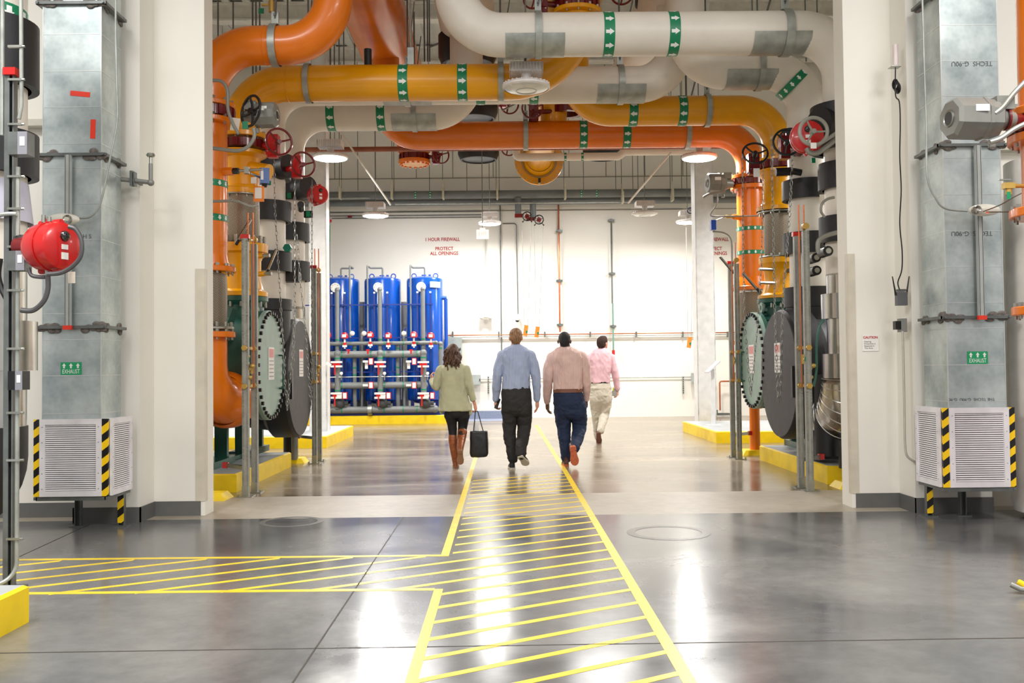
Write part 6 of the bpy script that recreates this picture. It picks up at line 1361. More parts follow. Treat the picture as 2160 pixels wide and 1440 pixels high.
for i, px in enumerate((727, 819, 909)): red_act(px, 710, 'dome', 'red dome valve right of the down pipe on the %s tank' % nm[i])
for i, px in enumerate((710, 802, 893)):
    red_act(px, 768, 'lever', 'red lever valve at waist height in front of the %s tank' % nm[i]); red_act(px, 834, 'lever', 'red lever valve near the pad in front of the %s tank' % nm[i])
for i, px in enumerate((692, 783, 874)): red_act(px, 762, 'act', 'red and white boxed actuator, waist height, %s tank' % nm[i]); red_act(px, 812, 'act', 'red and white boxed actuator, knee height, left side, %s tank' % nm[i])
for i, px in enumerate((728, 820, 912)): red_act(px, 834, 'act', 'red and white boxed actuator near the pad, right side, %s tank' % nm[i])
for i, px in enumerate((735, 776, 867)):
    m = M(RED); q = P(px, 738, 22.3); m.box(q, (.09, .03, .03)); m.cyl(q, q - V((0, 0, .09)), .02); tag(m.build('small_red_valve'), 'small red tee handle valve below the top header, %s tank' % nm[i], 'valve')
for i, px in enumerate((720, 811, 902)):
    t = thing('pressure_gauge', 'small white pressure gauge in front of the %s tank' % nm[i], 'gauge', P(px, 787, 22.3)); q = P(px, 787, 22.3); m = M(STEEL); m.cyl(q, q + V((0, .04, 0)), .04, n=20); m.cyl(q - V((0, 0, .04)), q - V((0, 0, .16)), .012); m.build('case', t); m = M(PAPER); m.cyl(q - V((0, .004, 0)), q, .034, n=20); m.build('dial', t, 'white dial')
for i, px in enumerate((773, 862)):
    m = M(PAPER); q = P(px, 770, 22.4); m.box(q, (.07, .04, .17)); tag(m.build('filter_cartridge'), 'white cartridge in the %s gap between the blue tanks' % ('left' if i == 0 else 'right'), 'cartridge')
for i, (px, py) in enumerate(((743, 703), (768, 703), (852, 703))):
    m = M(mat('valve_white', (226, 226, 220), .4)); q = P(px, py, 22.5); m.ell(q, (.06, .05, .06)); m.use(BLUD); m.cyl(q + V((.02, 0, .05)), q + V((.05, 0, .13)), .02); tag(m.build('air_valve'), 'white round air valve on a standpipe, %s' % ('left of the middle tank, first', 'left of the middle tank, second', 'left of the right tank')[i], 'valve')
for i, px in enumerate((716, 806, 897)):
    m = M(mat('pump_dark_grey', (66, 70, 74), .4)); q = P(px, 850, 22.5); m.ell(q, (.14, .14, .13)); m.cyl(q, q + V((.2, 0, 0)), .05); tag(m.build('strainer'), 'dark grey strainer bowl at the foot of the %s tank' % nm[i], 'strainer')
# ------------------------------------------------------------------ people
from mathutils import noise as NZ
def remeshed(m, name, parent, mt, voxel=.006, sm=4, wr=None, label=None, extra=None):
    """union of closed shapes -> one smooth skin; wr = (amplitude, scale vector)"""
    me = m.mesh('tmp'); ob = bpy.data.objects.new('tmp', me); COL.objects.link(ob)
    r = ob.modifiers.new('r', 'REMESH'); r.mode = 'VOXEL'; r.voxel_size = voxel
    s = ob.modifiers.new('s', 'SMOOTH'); s.factor = .5; s.iterations = sm
    dg = bpy.context.evaluated_depsgraph_get(); dg.update()
    me2 = bpy.data.meshes.new_from_object(ob.evaluated_get(dg)); bpy.data.objects.remove(ob)
    me2.name = name
    if wr:
        me2.update(); nv = len(me2.vertices); co = np.empty(nv * 3, 'f'); me2.vertices.foreach_get('co', co); co = co.reshape(-1, 3)
        no = np.empty(nv * 3, 'f'); me2.vertex_normals.foreach_get('vector', no); no = no.reshape(-1, 3)
        d = np.empty(nv, 'f')
        for i in range(nv):
            a = 0.0
            for (amp, sc) in wr:
                p = V((co[i, 0] * sc[0], co[i, 1] * sc[1], co[i, 2] * sc[2])); q = NZ.noise(p); a += amp * (1 - 2.2 * abs(q))
            d[i] = a
        co += no * d[:, None]; me2.vertices.foreach_set('co', co.ravel())
    me2.materials.clear(); me2.materials.append(mt)
    for p in me2.polygons: p.material_index = 0
    loc = wloc(parent) if parent is not None else V((0, 0, 0))
    me2.transform(Matrix.Translation(-loc)); me2.polygons.foreach_set('use_smooth', [True] * len(me2.polygons)); me2.update()
    o = bpy.data.objects.new(name, me2); COL.objects.link(o)
    if parent is not None: o.parent = parent
    if label: o['label'] = label
    return o
def loft(m, secs, n=28, power=2.4, flip=False):
    """secs: (centre, half width along x, half depth along y, tilt vec optional)"""
    vs = []; fs = []
    for (c, a, b) in secs:
        c = V(c)
        for k in range(n):
            t = 2 * PI * k / n; ct, st = math.cos(t), math.sin(t); e = 2 / power
            vs.append(c + V((a * math.copysign(abs(ct) ** e, ct), b * math.copysign(abs(st) ** e, st), 0)))
    L = len(secs)
    for i in range(L - 1):
        for k in range(n): fs.append((i * n + k, (i + 1) * n + k, (i + 1) * n + (k + 1) % n, i * n + (k + 1) % n))
    fs.append(tuple(range(n))); fs.append(tuple(range((L - 1) * n, L * n))[::-1]); m.add(vs, fs)
def limb(m, pts, rad, n=16):
    out = []; rr = []
    for i in range(len(pts) - 1):
        p0, p1, p2, p3 = pts[max(0, i - 1)], pts[i], pts[i + 1], pts[min(len(pts) - 1, i + 2)]
        for k in range(4):
            t = k / 4; out.append(0.5 * ((2 * p1) + (-p0 + p2) * t + (2 * p0 - 5 * p1 + 4 * p2 - p3) * t * t + (-p0 + 3 * p1 - 3 * p2 + p3) * t ** 3)); rr.append(rad[i] * (1 - t) + rad[i + 1] * t)
    out.append(pts[-1]); rr.append(rad[-1]); m.tube(out, rr, n)
    m.ell(out[0], (rr[0],) * 3, n=12, m=8); m.ell(out[-1], (rr[-1],) * 3, n=12, m=8)
def hand(m, wrist, d, nrm, side, curl=.35, sc=1.0, thumb_in=.3):
    d = V(d).normalized(); nrm = V(nrm); nrm = (nrm - d * nrm.dot(d)).normalized(); s = V(side); s = (s - d * s.dot(d) - nrm * s.dot(nrm)).normalized()
    w = V(wrist)
    m.tube([w - d * .03, w + d * .01, w + d * .045 * sc, w + d * .085 * sc], [.022 * sc, .024 * sc, .026 * sc, .021 * sc], 14)
    R = Matrix((s, nrm, d)).transposed(); m.ell(w + d * .05 * sc, (.04 * sc, .015 * sc, .048 * sc), R, 18, 12)
    L = (.07, .08, .075, .058); 
    for k in range(4):
        off = (.03 - .0205 * k) * sc; b = w + d * (.082 - (.006 if k in (0, 3) else 0)) * sc + s * off; dd = (d + s * (.14 - .1 * k)).normalized(); pts = [b - dd * .02 * sc]; a = 0; p = b
        pts.append(p)
        for j in range(3):
            a = curl * (j + .6 + .12 * k); dj = dd * math.cos(a) + nrm * math.sin(a); p = p + dj * L[k] * sc * (.42, .32, .26)[j]; pts.append(p)
        m.tube(pts, [.0095 * sc, .0092 * sc, .0088 * sc, .008 * sc, .0062 * sc], 10); m.ell(pts[-1], (.0062 * sc,) * 3, n=8, m=6)
    b = w + d * .022 * sc + s * .028 * sc; td = (d * .75 + s * .55 + nrm * thumb_in).normalized(); p1 = b + td * .035 * sc; td2 = (d * .95 + s * .15 + nrm * thumb_in).normalized(); p2 = p1 + td2 * .035 * sc
    m.tube([b - td * .012, b, p1, p2], [.013 * sc, .013 * sc, .0115 * sc, .0085 * sc], 10); m.ell(p2, (.0085 * sc,) * 3, n=8, m=6)
def head(m, c, yaw, sc=1.0, pitch=0.0, w=.074):
    """c: centre of the head; yaw: facing direction (0 = +Y)"""
    R = Matrix.Rotation(-yaw, 3, 'Z') @ Matrix.Rotation(-pitch, 3, 'X'); c = V(c)
    def q(x, y, z): return c + R @ V((x * sc, y * sc, z * sc))
    m.ell(q(0, -.01, .025), (w * sc, .095 * sc, .085 * sc), R, 24, 16)
    m.ell(q(0, .03, -.035), (w * .78 * sc, .062 * sc, .075 * sc), R, 20, 14)
    m.ell(q(0, .055, -.09), (.032 * sc, .03 * sc, .02 * sc), R, 14, 10)
    m.tube([q(0, .085, .02), q(0, .105, -.012), q(0, .11, -.028)], [.008 * sc, .011 * sc, .014 * sc], 10); m.ell(q(0, .108, -.028), (.017 * sc, .012 * sc, .01 * sc), R, 10, 8)
    for s in (-1, 1):
        m.ell(q(s * .03, .078, .012), (.02 * sc, .014 * sc, .008 * sc), R, 10, 8)
        m.ell(q(s * .03, .076, -.002), (.011 * sc, .009 * sc, .009 * sc), R, 10, 8)
        Re = R @ Matrix.Rotation(s * .35, 3, 'Z'); e = q(s * (w + .004), -.005, -.008); m.ell(e, (.007 * sc, .02 * sc, .033 * sc), Re, 14, 10); m.torus(e + R @ V((s * .004, 0, 0)), R @ V((1, -.35 * s, 0)), .02 * sc, .006 * sc, 14, 6)
    m.ell(q(0, .088, -.055), (.025 * sc, .008 * sc, .006 * sc), R, 12, 8); m.ell(q(0, .086, -.064), (.022 * sc, .008 * sc, .006 * sc), R, 12, 8)
    return R
def face_parts(t, c, R, sc=1.0, iris=(70, 50, 36), lip=(170, 96, 84), brow=(90, 64, 44)):
    c = V(c)
    def q(x, y, z): return c + R @ V((x * sc, y * sc, z * sc))
    m = M(mat('eye_white', (232, 228, 222), .2))
    for s in (-1, 1): m.ell(q(s * .03, .081, -.001), (.0105 * sc, .007 * sc, .0065 * sc), R, 12, 8)
    m.use(mat('iris_%d' % iris[0], iris, .2))
    for s in (-1, 1): m.ell(q(s * .03, .0855, -.001), (.005 * sc, .0035 * sc, .005 * sc), R, 10, 8)
    m.build('eyes', t)
    m = M(mat('lip_%d' % lip[0], lip, .45)); m.ell(q(0, .0935, -.055), (.022 * sc, .005 * sc, .0045 * sc), R, 12, 8); m.ell(q(0, .092, -.064), (.02 * sc, .005 * sc, .005 * sc), R, 12, 8); m.build('lips', t)
    m = M(mat('brow_%d' % brow[0], brow, .7))
    for s in (-1, 1): m.tube([q(s * .016, .091, .018), q(s * .032, .09, .024), q(s * .046, .08, .018)], [.003, .004, .002], 6)
    m.build('eyebrows', t)
def shoe(t, heel, toe, up, upper, sole, nm='shoe', lab=None, boot=False, W=1.0, th=.022):
    """heel/toe are points on the sole plane"""
    heel = V(heel); toe = V(toe); f = (toe - heel); L = f.length; f.normalize(); up = V(up); up = (up - f * up.dot(f)).normalized(); s = f.cross(up)
    prof = [(-.02, .018, .03), (.02, .03, .075), (.14, .035, .085), (.32, .036, .085), (.5, .039, .062), (.68, .046, .05), (.85, .044, .04), (.96, .03, .03), (1.02, .012, .015)]
    m = M(upper); vs = []; n = 20
    for (a, w_, h_) in prof:
        for k in range(n):
            an = 2 * PI * k / n; cx = math.cos(an) * w_ * W; cz = max(0, math.sin(an)) * h_ + min(0, math.sin(an)) * .004
            vs.append(heel + f * a * L + s * cx + up * (th + cz))
    fs = []
    for i in range(len(prof) - 1):
        for k in range(n): fs.append((i * n + k, i * n + (k + 1) % n, (i + 1) * n + (k + 1) % n, (i + 1) * n + k))
    fs += [tuple(range(n)), tuple(range((len(prof) - 1) * n, len(prof) * n))]; m.add(vs, fs)
    m.tube([heel + f * .14 * L + up * (th + .03), heel + f * .12 * L + up * (th + .1)], [.036 * W, .034 * W], 16)
    o = m.build(nm, t, lab, ang=60)
    out = []
    for (a, w_) in ((-.03, .012), (-.01, .028), (.06, .036), (.2, .037), (.38, .034), (.52, .037), (.7, .049), (.85, .047), (.97, .033), (1.04, .012)): out.append((a, w_))
    poly = [(a * L, w_ * W) for a, w_ in out] + [(a * L, -w_ * W) for a, w_ in out[::-1]]
    m = M(sole); m.prism(poly, heel, f, s, up * th); m.use(mat('sole_groove', (120, 84, 62), .7) if False else sole)
    pol2 = [(a * L, w_ * W * 1.02) for a, w_ in out[:4]] + [(a * L, -w_ * W * 1.02) for a, w_ in out[:4][::-1]]; m.prism(pol2, heel - up * .008, f, s, up * .02)
    m.build('sole', o, None)
    return o
SKIN1 = mat('skin_fair', (214, 152, 126), .5, 0, .05, 12); SKIN2 = mat('skin_dark', (96, 60, 44), .45, 0, .08, 12); SKIN3 = mat('skin_light', (226, 166, 142), .5, 0, .05, 12)
def cloth(name, c1, c2=None, freq=0, rough=.75, axis='X', bump=.25, bs=260, width=.3):
    m = bpy.data.materials.new(name); m.use_nodes = True; nt = m.node_tree; b = nt.nodes['Principled BSDF']; L = nt.links.new
    tc = nt.nodes.new('ShaderNodeTexCoord'); n1 = nt.nodes.new('ShaderNodeTexNoise'); n1.inputs['Scale'].default_value = 9; n1.inputs['Detail'].default_value = 5; L(tc.outputs['Object'], n1.inputs[0])
    r = nt.nodes.new('ShaderNodeValToRGB'); c = lin(c1); r.color_ramp.elements[0].position = .3; r.color_ramp.elements[1].position = .7
    r.color_ramp.elements[0].color = tuple(x * .86 for x in c[:3]) + (1,); r.color_ramp.elements[1].color = tuple(min(1, x * 1.06) for x in c[:3]) + (1,); L(n1.outputs['Fac'], r.inputs[0]); out = r.outputs[0]
    if c2:
        sp = nt.nodes.new('ShaderNodeSeparateXYZ'); L(tc.outputs['Object'], sp.inputs[0])
        mu = nt.nodes.new('ShaderNodeMath'); mu.operation = 'MULTIPLY'; mu.inputs[1].default_value = freq; L(sp.outputs[axis], mu.inputs[0])
        fr = nt.nodes.new('ShaderNodeMath'); fr.operation = 'FRACT'; L(mu.outputs[0], fr.inputs[0])
        lt = nt.nodes.new('ShaderNodeMath'); lt.operation = 'LESS_THAN'; lt.inputs[1].default_value = width; L(fr.outputs[0], lt.inputs[0])
        mx = nt.nodes.new('ShaderNodeMix'); mx.data_type = 'RGBA'; L(lt.outputs[0], mx.inputs[0]); L(out, mx.inputs[6]); mx.inputs[7].default_value = lin(c2); out = mx.outputs[2]
    L(out, b.inputs['Base Color']); b.inputs['Roughness'].default_value = rough
    n2 = nt.nodes.new('ShaderNodeTexNoise'); n2.inputs['Scale'].default_value = bs; L(tc.outputs['Object'], n2.inputs[0]); bp = nt.nodes.new('ShaderNodeBump'); bp.inputs['Strength'].default_value = bump; bp.inputs['Distance'].default_value = .002
    L(n2.outputs['Fac'], bp.inputs['Height']); L(bp.outputs[0], b.inputs['Normal']); return m
def mkQ(Y0):
    def Q(zx, zy_, dy=0.0): return P(880 + zx / 4.115, 660 + zy_ / 4.115, Y0 + dy)
    return Q, Y0 / 2000 / 4.115
def tsec(Q, sp, rows, dy=0.0):
    return [(Q((l + r) / 2, y, dy), (r - l) / 2 * sp, d) for (y, l, r, d) in rows]
WRS = [(.009, (7, 7, 3.0)), (.006, (16, 16, 9))]; WRT = [(.007, (7, 7, 9)), (.005, (15, 15, 18))]
def hair_cap(t, c, R, mt, w=.083, sc=1.0, back=-.045, nm='hair', zlow=-.055, wr=.004):
    c = V(c); m = M(mt)
    def q(x, y, z): return c + R @ V((x * sc, y * sc, z * sc))
    m.ell(q(0, -.012, .037), (w * sc, .104 * sc, .087 * sc), R, 28, 18)
    m.ell(q(0, -.05, .0), (w * .93 * sc, .066 * sc, .08 * sc), R, 24, 16)
    m.ell(q(0, -.06, -.03 if zlow > -.06 else -.05), (w * .78 * sc, .045 * sc, .055 * sc), R, 20, 14)
    m.ell(q(0, .04, .075), (w * .75 * sc, .05 * sc, .035 * sc), R, 20, 14)
    return remeshed(m, nm, t, mt, .005, 3, [(wr, (40, 40, 14)), (wr * .6, (90, 90, 40))])
HAIR1 = mat('hair_sandy_grey', (150, 112, 78), .6, 0, .35, 60, bump=.5, bscale=120, stretch=(1, 1, .25))
HAIR2 = mat('hair_black', (26, 24, 26), .7, 0, .2, 60, bump=.4, bscale=200)
HAIR3 = mat('hair_dark_brown', (58, 40, 30), .8, 0, .3, 60, bump=.4, bscale=120)
HAIR4 = mat('hair_wavy_brown', (92, 58, 36), .45, 0, .5, 30, bump=.6, bscale=70, stretch=(2, 2, .5))

def man(nm_label, Y0, hc, neck, torso, sl, sr, rl, rr, hips, ll, lr, llr, lrr, skin, shirt, trous, hairm, hands, yaw=0, pitch=0, hw=.074, hairw=.081, beltm=None, belt=None, nr=.06, wrT=WRT, irisc=(70, 50, 36)):
    Q, sp = mkQ(Y0)
    b = M(skin); H = Q(*hc); loc = V((H.x, Y0, 0))
    t_loc = loc
    R = head(b, H, yaw, 1.0, pitch, hw)
    nk = Q(neck[0], neck[1], 0); b.tube([nk - V((0, .0, .06)), nk + V((0, 0, .0)), V(H) + V((0, -.02, -.03))], [nr * 1.05, nr, nr * .95], 18)
    ts = tsec(Q, sp, torso); loft(b, [(c, a * .8, d * .75) for c, a, d in ts]); 
    hs = tsec(Q, sp, hips); loft(b, [(c, a * .82, d * .78) for c, a, d in hs])
    L = [Q(*p) for p in sl]; Rr = [Q(*p) for p in sr]; limb(b, L, [r * .72 for r in rl]); limb(b, Rr, [r * .72 for r in rr])
    LL = [Q(*p) for p in ll]; LR = [Q(*p) for p in lr]; limb(b, LL, [r * .75 for r in llr]); limb(b, LR, [r * .75 for r in lrr])
    for h in hands: hand(b, Q(*h[0]), h[1], h[2], h[3], *h[4:]); 
    for h, arm in zip(hands, (L, Rr)): b.tube([arm[-1] + (arm[-2] - arm[-1]) * .3, Q(*h[0])], [.026, .024], 12)
    body = remeshed(b, 'person', None, skin, .0042, 3)
    body.data.transform(Matrix.Translation(-loc)); body.location = loc; body.data.update(); tag(body, nm_label, 'person')
    s = M(shirt); loft(s, ts); limb(s, L, rl); limb(s, Rr, rr)
    s.ell((L[0] + (ts[2][0] - L[0]) * .15), (rl[0] * 1.05,) * 3); s.ell((Rr[0] + (ts[2][0] - Rr[0]) * .15), (rr[0] * 1.05,) * 3)
    so = remeshed(s, 'shirt', body, shirt, .0065, 5, WRS)
    for a, r_ in ((L, rl), (Rr, rr)):
        d = (a[-1] - a[-2]).normalized(); m = M(shirt); m.lathe(a[-1] - d * .05, d, [(r_[-1] * 1.0, 0), (r_[-1] * 1.1, .005), (r_[-1] * 1.06, .062), (r_[-1] * .8, .064), (r_[-1] * .75, .03)], 24); m.build('cuff', so)
    cm = M(shirt); cc = nk + V((0, .0, -.022)); cm.lathe(cc, (0, .06, 1), [(nr * 1.4, -.035), (nr * 1.2, .0), (nr * 1.1, .018), (nr * 1.02, .016), (nr * 1.0, -.02)], 30); cm.build('collar', so)
    p = M(trous); (c_, a_, d_) = hs[-1]; loft(p, hs[:-1] + [(c_, a_ * .93, d_ * .92), (c_ - V((0, 0, .045)), a_ * .74, d_ * .72), (c_ - V((0, 0, .08)), a_ * .4, d_ * .4)], 32, 2.1)
    for q_, r_ in ((LL, llr), (LR, lrr)):
        k_ = q_[0]; p.ell(k_ + V((0, -.02, .04)), (r_[0] * 1.0, r_[0] * 1.0, r_[0] * 1.5), None, 20, 14)
    limb(p, LL, llr); limb(p, LR, lrr); remeshed(p, 'trousers', body, trous, .0065, 14, wrT)
    if belt:
        m = M(beltm); c, a, d = tsec(Q, sp, [belt])[0]; n = 40; e = 2 / 2.4; hh = belt[4] * sp if len(belt) > 4 else .02
    return body, H, R, Q, sp
def belt_on(body, Q, sp, y0, y1, l, r, d, mt):
    m = M(mt); c0 = Q((l + r) / 2, y0); c1 = Q((l + r) / 2, y1); a = (r - l) / 2 * sp + .004; n = 48; vs = []; fs = []; e = 2 / 2.4
    for c, g in ((c1, 0), (c1, .006), (c0, .006), (c0, 0)):
        for k in range(n):
            t = 2 * PI * k / n; ct, st = math.cos(t), math.sin(t); vs.append(c + V(((a + g) * math.copysign(abs(ct) ** e, ct), (d + g) * math.copysign(abs(st) ** e, st), 0)))
    for i in range(3):
        for k in range(n): fs.append((i * n + k, i * n + (k + 1) % n, (i + 1) * n + (k + 1) % n, (i + 1) * n + k))
    m.add(vs, fs); return m.build('belt', body)
DOWN = V((0, 0, -1))
# ---- man in blue shirt
BLUS = cloth('blue_striped_shirt', (178, 188, 212), (130, 145, 184), 95, .7, 'X', width=.4)
body, H, R, Q, sp = man('person in a blue striped shirt and black trousers walking away, phone in left hand', 12.3,
    (856, 214), (855, 272),
    [(285, 800, 905, .06), (305, 768, 940, .09), (332, 738, 978, .11), (380, 728, 988, .125), (460, 742, 978, .13), (560, 744, 975, .128), (655, 742, 974, .125)],
    [(738, 372, 0), (714, 450, 0), (697, 540, .0), (690, 620, .03), (685, 690, .07), (686, 745, .1)],
    [(982, 372, 0), (1008, 450, 0), (1027, 540, .0), (1040, 620, .02), (1044, 690, .04), (1040, 745, .06)],
    [.064, .061, .056, .052, .043, .038], [.064, .061, .056, .052, .045, .038],
    [(640, 742, 975, .118), (700, 733, 985, .136), (770, 730, 990, .14), (840, 735, 988, .13)],
    [(800, 840, .02), (803, 930, .05), (800, 1000, .06), (806, 1100, .04), (822, 1190, .02), (828, 1262, .02)],
    [(925, 840, 0), (930, 930, .05), (928, 995, .06), (918, 1080, -.08), (905, 1150, -.2), (900, 1225, -.3)],
    [.1, .092, .082, .074, .068, .064], [.1, .094, .084, .074, .068, .062],
    SKIN1, BLUS, cloth('black_trousers', (40, 38, 38), None, 0, .8), HAIR1,
    [((684, 762, .11), (0, .15, -1), (.9, .3, 0), (.2, 1, 0), .75, 1.0), ((1042, 765, .07), (-.02, .1, -1), (-1, .2, 0), (0, 1, 0), .3, 1.0)])
hair_cap(body, H, R, HAIR1, .081); face_parts(body, H, R, brow=(150, 120, 90))
belt_on(body, Q, sp, 634, 652, 746, 972, .118, mat('belt_black', (26, 24, 24), .4))
shoe(body, (Q(826, 1350).x, 12.27, .004), (Q(818, 1350).x, 12.53, .004), (0, 0, 1), mat('trainer_black', (30, 30, 32), .6), mat('trainer_sole_cream', (214, 206, 186), .6), 'shoe', 'black trainer with pale sole')
hl = Q(892, 1245, -.36); tl = Q(952, 1322, -.2); shoe(body, hl, tl, (.1, .75, .5), mat('trainer_black', (30, 30, 32), .6), mat('trainer_sole_cream', (214, 206, 186), .6), 'shoe', 'lifted trainer showing its pale sole', W=1.05)
t = thing('mobile_phone', 'dark mobile phone in the left hand of the person in blue', 'phone', Q(695, 785, .1)); c = Q(696, 786, .075); Rp = Matrix.Rotation(.35, 3, 'Y') @ Matrix.Rotation(.5, 3, 'Z'); m = M(BLACK); m.box(c, (.012, .07, .14), Rp); m.build('case', t); m = M(mat('screen_blue', (60, 100, 150), .1, emit=(60, 100, 150), estr=.3)); m.box(c + Rp @ V((.0065, 0, 0)), (.001, .062, .128), Rp); m.build('screen', t, 'bluish screen')
# ---- man in striped pinkish shirt
body, H, R, Q, sp = man('person in a brown-pink striped shirt, brown belt and jeans walking away', 12.65,
    (1278, 243), (1285, 292),
    [(296, 1235, 1340, .065), (318, 1200, 1385, .1), (345, 1172, 1420, .125), (390, 1160, 1438, .14), (470, 1176, 1436, .15), (570, 1182, 1432, .15), (662, 1184, 1428, .145)],
    [(1172, 390, 0), (1146, 470, 0), (1138, 560, .0), (1132, 640, .03), (1126, 710, .06), (1128, 765, .08)],
    [(1428, 390, 0), (1456, 470, 0), (1466, 560, .0), (1470, 640, .04), (1468, 700, .09), (1466, 750, .12)],
    [.072, .069, .062, .055, .047, .04], [.072, .068, .058, .05, .043, .038],
    [(665, 1186, 1428, .142), (710, 1185, 1436, .152), (790, 1186, 1458, .155), (870, 1192, 1462, .14)],
    [(1264, 860, .02), (1268, 940, .05), (1272, 1000, .06), (1280, 1100, .04), (1288, 1180, .02), (1293, 1258, .02)],
    [(1398, 860, 0), (1408, 940, .05), (1408, 1000, .04), (1392, 1080, -.1), (1376, 1130, -.18), (1366, 1172, -.26)],
    [.112, .1, .086, .076, .068, .062], [.11, .1, .088, .076, .068, .06],
    SKIN2, cloth('pink_striped_shirt', (226, 196, 186), (168, 118, 110), 55, .7, 'X', width=.22), cloth('blue_jeans', (26, 40, 70), None, 0, .8, bump=.5, bs=180), HAIR2,
    [((1130, 780, .09), (.03, .1, -1), (.9, .2, 0), (.1, 1, 0), .45, 1.08), ((1466, 765, .13), (0, .12, -1), (-1, .2, 0), (0, 1, 0), .5, 1.0)], hw=.077, hairw=.08, nr=.068)
hair_cap(body, H, R, HAIR2, .0795, wr=.001); face_parts(body, H, R, lip=(110, 60, 56), brow=(20, 18, 18))
belt_on(body, Q, sp, 657, 688, 1186, 1428, .146, mat('belt_tan', (118, 74, 56), .5))
BRN = mat('leather_brown_shoe', (88, 54, 42), .4); RSO = mat('sole_rust_orange', (206, 108, 74), .6, 0, .1, 40)
shoe(body, (Q(1294, 1325).x, 12.6, .004), (Q(1288, 1325).x, 12.88, .004), (0, 0, 1), BRN, RSO, 'shoe', 'brown leather shoe with rust sole')
shoe(body, Q(1350, 1160, -.34), Q(1372, 1318, -.24), (-.05, 1, .4), BRN, RSO, 'shoe', 'lifted shoe showing its rust-orange sole', W=1.15)
# ---- man in pink shirt, further away
body, H, R, Q, sp = man('person in a plain pink shirt and cream trousers, farthest away, looking right', 16.2,
    (1612, 262), (1600, 305),
    [(308, 1565, 1635, .06), (325, 1530, 1655, .09), (350, 1505, 1675, .115), (400, 1492, 1688, .125), (470, 1494, 1682, .125), (540, 1500, 1672, .12), (605, 1502, 1668, .118)],
    [(1502, 385, 0), (1484, 450, 0), (1474, 520, .02), (1480, 580, .15), (1500, 600, .28)],
    [(1682, 385, 0), (1700, 450, 0), (1716, 520, .0), (1728, 590, .03), (1738, 655, .06)],
    [.062, .058, .052, .045, .038], [.062, .06, .055, .047, .04],
    [(604, 1504, 1668, .114), (650, 1494, 1684, .13), (710, 1492, 1690, .135), (760, 1498, 1686, .12)],
    [(1545, 755, .0), (1550, 830, .05), (1556, 900, .08), (1560, 970, .1), (1566, 1075, .12)],
    [(1638, 755, 0), (1632, 830, .03), (1622, 890, .03), (1606, 960, -.12), (1592, 1020, -.24)],
    [.098, .088, .076, .064, .054], [.1, .09, .078, .064, .058],
    SKIN3, cloth('plain_pink_shirt', (232, 190, 200), None, 0, .7), cloth('cream_chinos', (206, 200, 184), None, 0, .8), HAIR3,
    [((1504, 600, .3), (.3, 1, .1), (0, 0, -1), (1, 0, 0), .5, 1.0), ((1738, 672, .07), (-.05, .1, -1), (-1, .2, 0), (0, 1, 0), .6, 1.0)], yaw=.75, pitch=-.3, nr=.058)
hair_cap(body, H, R, HAIR3, .083); face_parts(body, H, R, brow=(70, 50, 36))
belt_on(body, Q, sp, 597, 608, 1506, 1666, .116, mat('belt_black', (26, 24, 24), .4))
BR2 = mat('leather_dark_brown', (86, 56, 46), .4)
shoe(body, (Q(1582, 1140).x, 16.2, .004), (Q(1590, 1140).x, 16.47, .004), (0, 0, 1), BR2, mat('sole_brown', (120, 78, 66), .6), 'shoe', 'dark brown shoe')
shoe(body, Q(1574, 1040, -.3), Q(1580, 1128, -.16), (0, 1, .5), BR2, mat('sole_brown', (120, 78, 66), .6), 'shoe', 'lifted dark brown shoe')
t = thing('notebook', 'grey notebook in the right hand of the person in pink', 'notebook', Q(1708, 688, .05)); m = M(mat('notebook_grey', (150, 150, 146), .5)); m.box(Q(1712, 690, .04), (.085, .02, .13), Matrix.Rotation(.25, 3, 'Y')); m.build('cover', t); m = M(mat('notebook_tab', (214, 210, 70), .5)); m.box(Q(1700, 660, .03), (.02, .02, .06), Matrix.Rotation(.25, 3, 'Y')); m.build('marker_ribbon', t, 'yellow marker')
# ---- woman
Q, sp = mkQ(12.55); b = M(SKIN1); H = Q(306, 352); R = head(b, H, -.1, .95)
nk = Q(308, 425); b.tube([nk - V((0, 0, .04)), nk, V(H) + V((0, -.01, -.03))], [.055, .05, .05], 16)
tors = [(432, 262, 355, .055), (448, 232, 398, .08), (475, 205, 420, .1), (530, 196, 422, .115), (600, 204, 422, .115), (660, 206, 428, .115), (740, 200, 444, .13), (800, 194, 458, .14), (848, 186, 468, .14)]
ts = tsec(Q, sp, tors); loft(b, [(c, a * .75, d * .7) for c, a, d in ts[:7]])
SL = [Q(205, 492), Q(182, 560, .0), Q(168, 640, .02)]; FL = [Q(168, 640, .02), Q(146, 620, .12), Q(132, 592, .22)]; wl = Q(128, 580, .26)
SR = [Q(420, 492), Q(440, 560), Q(455, 630), Q(470, 690, .02), Q(484, 742, .04)]; wr_ = Q(500, 792, .06)
limb(b, SL, [.04, .038, .034]); limb(b, FL + [wl], [.032, .03, .026, .022]); limb(b, SR + [wr_], [.042, .038, .032, .028, .024, .021])
hand(b, wl, (-.1, .3, 1), (1, .2, -.2), (.2, 1, -.2), .7, .88); hand(b, wr_, (.18, .1, -1), (-.9, .2, -.2), (0, 1, 0), .85, .9)
hs = tsec(Q, sp, [(760, 240, 452, .11), (830, 236, 458, .125), (890, 240, 455, .115)]); loft(b, [(c, a * .85, d * .8) for c, a, d in hs])
LL = [Q(292, 885, .0), Q(302, 960, .03), Q(308, 1030, .04), Q(310, 1100, .03), Q(322, 1200, .02), Q(328, 1300, .02)]; LR = [Q(398, 885, 0), Q(398, 950, .04), Q(392, 1010, .04), Q(384, 1080, -.06), Q(374, 1150, -.18), Q(372, 1205, -.26)]
limb(b, LL, [.072, .058, .05, .045, .036, .03]); limb(b, LR, [.075, .06, .052, .046, .038, .032])
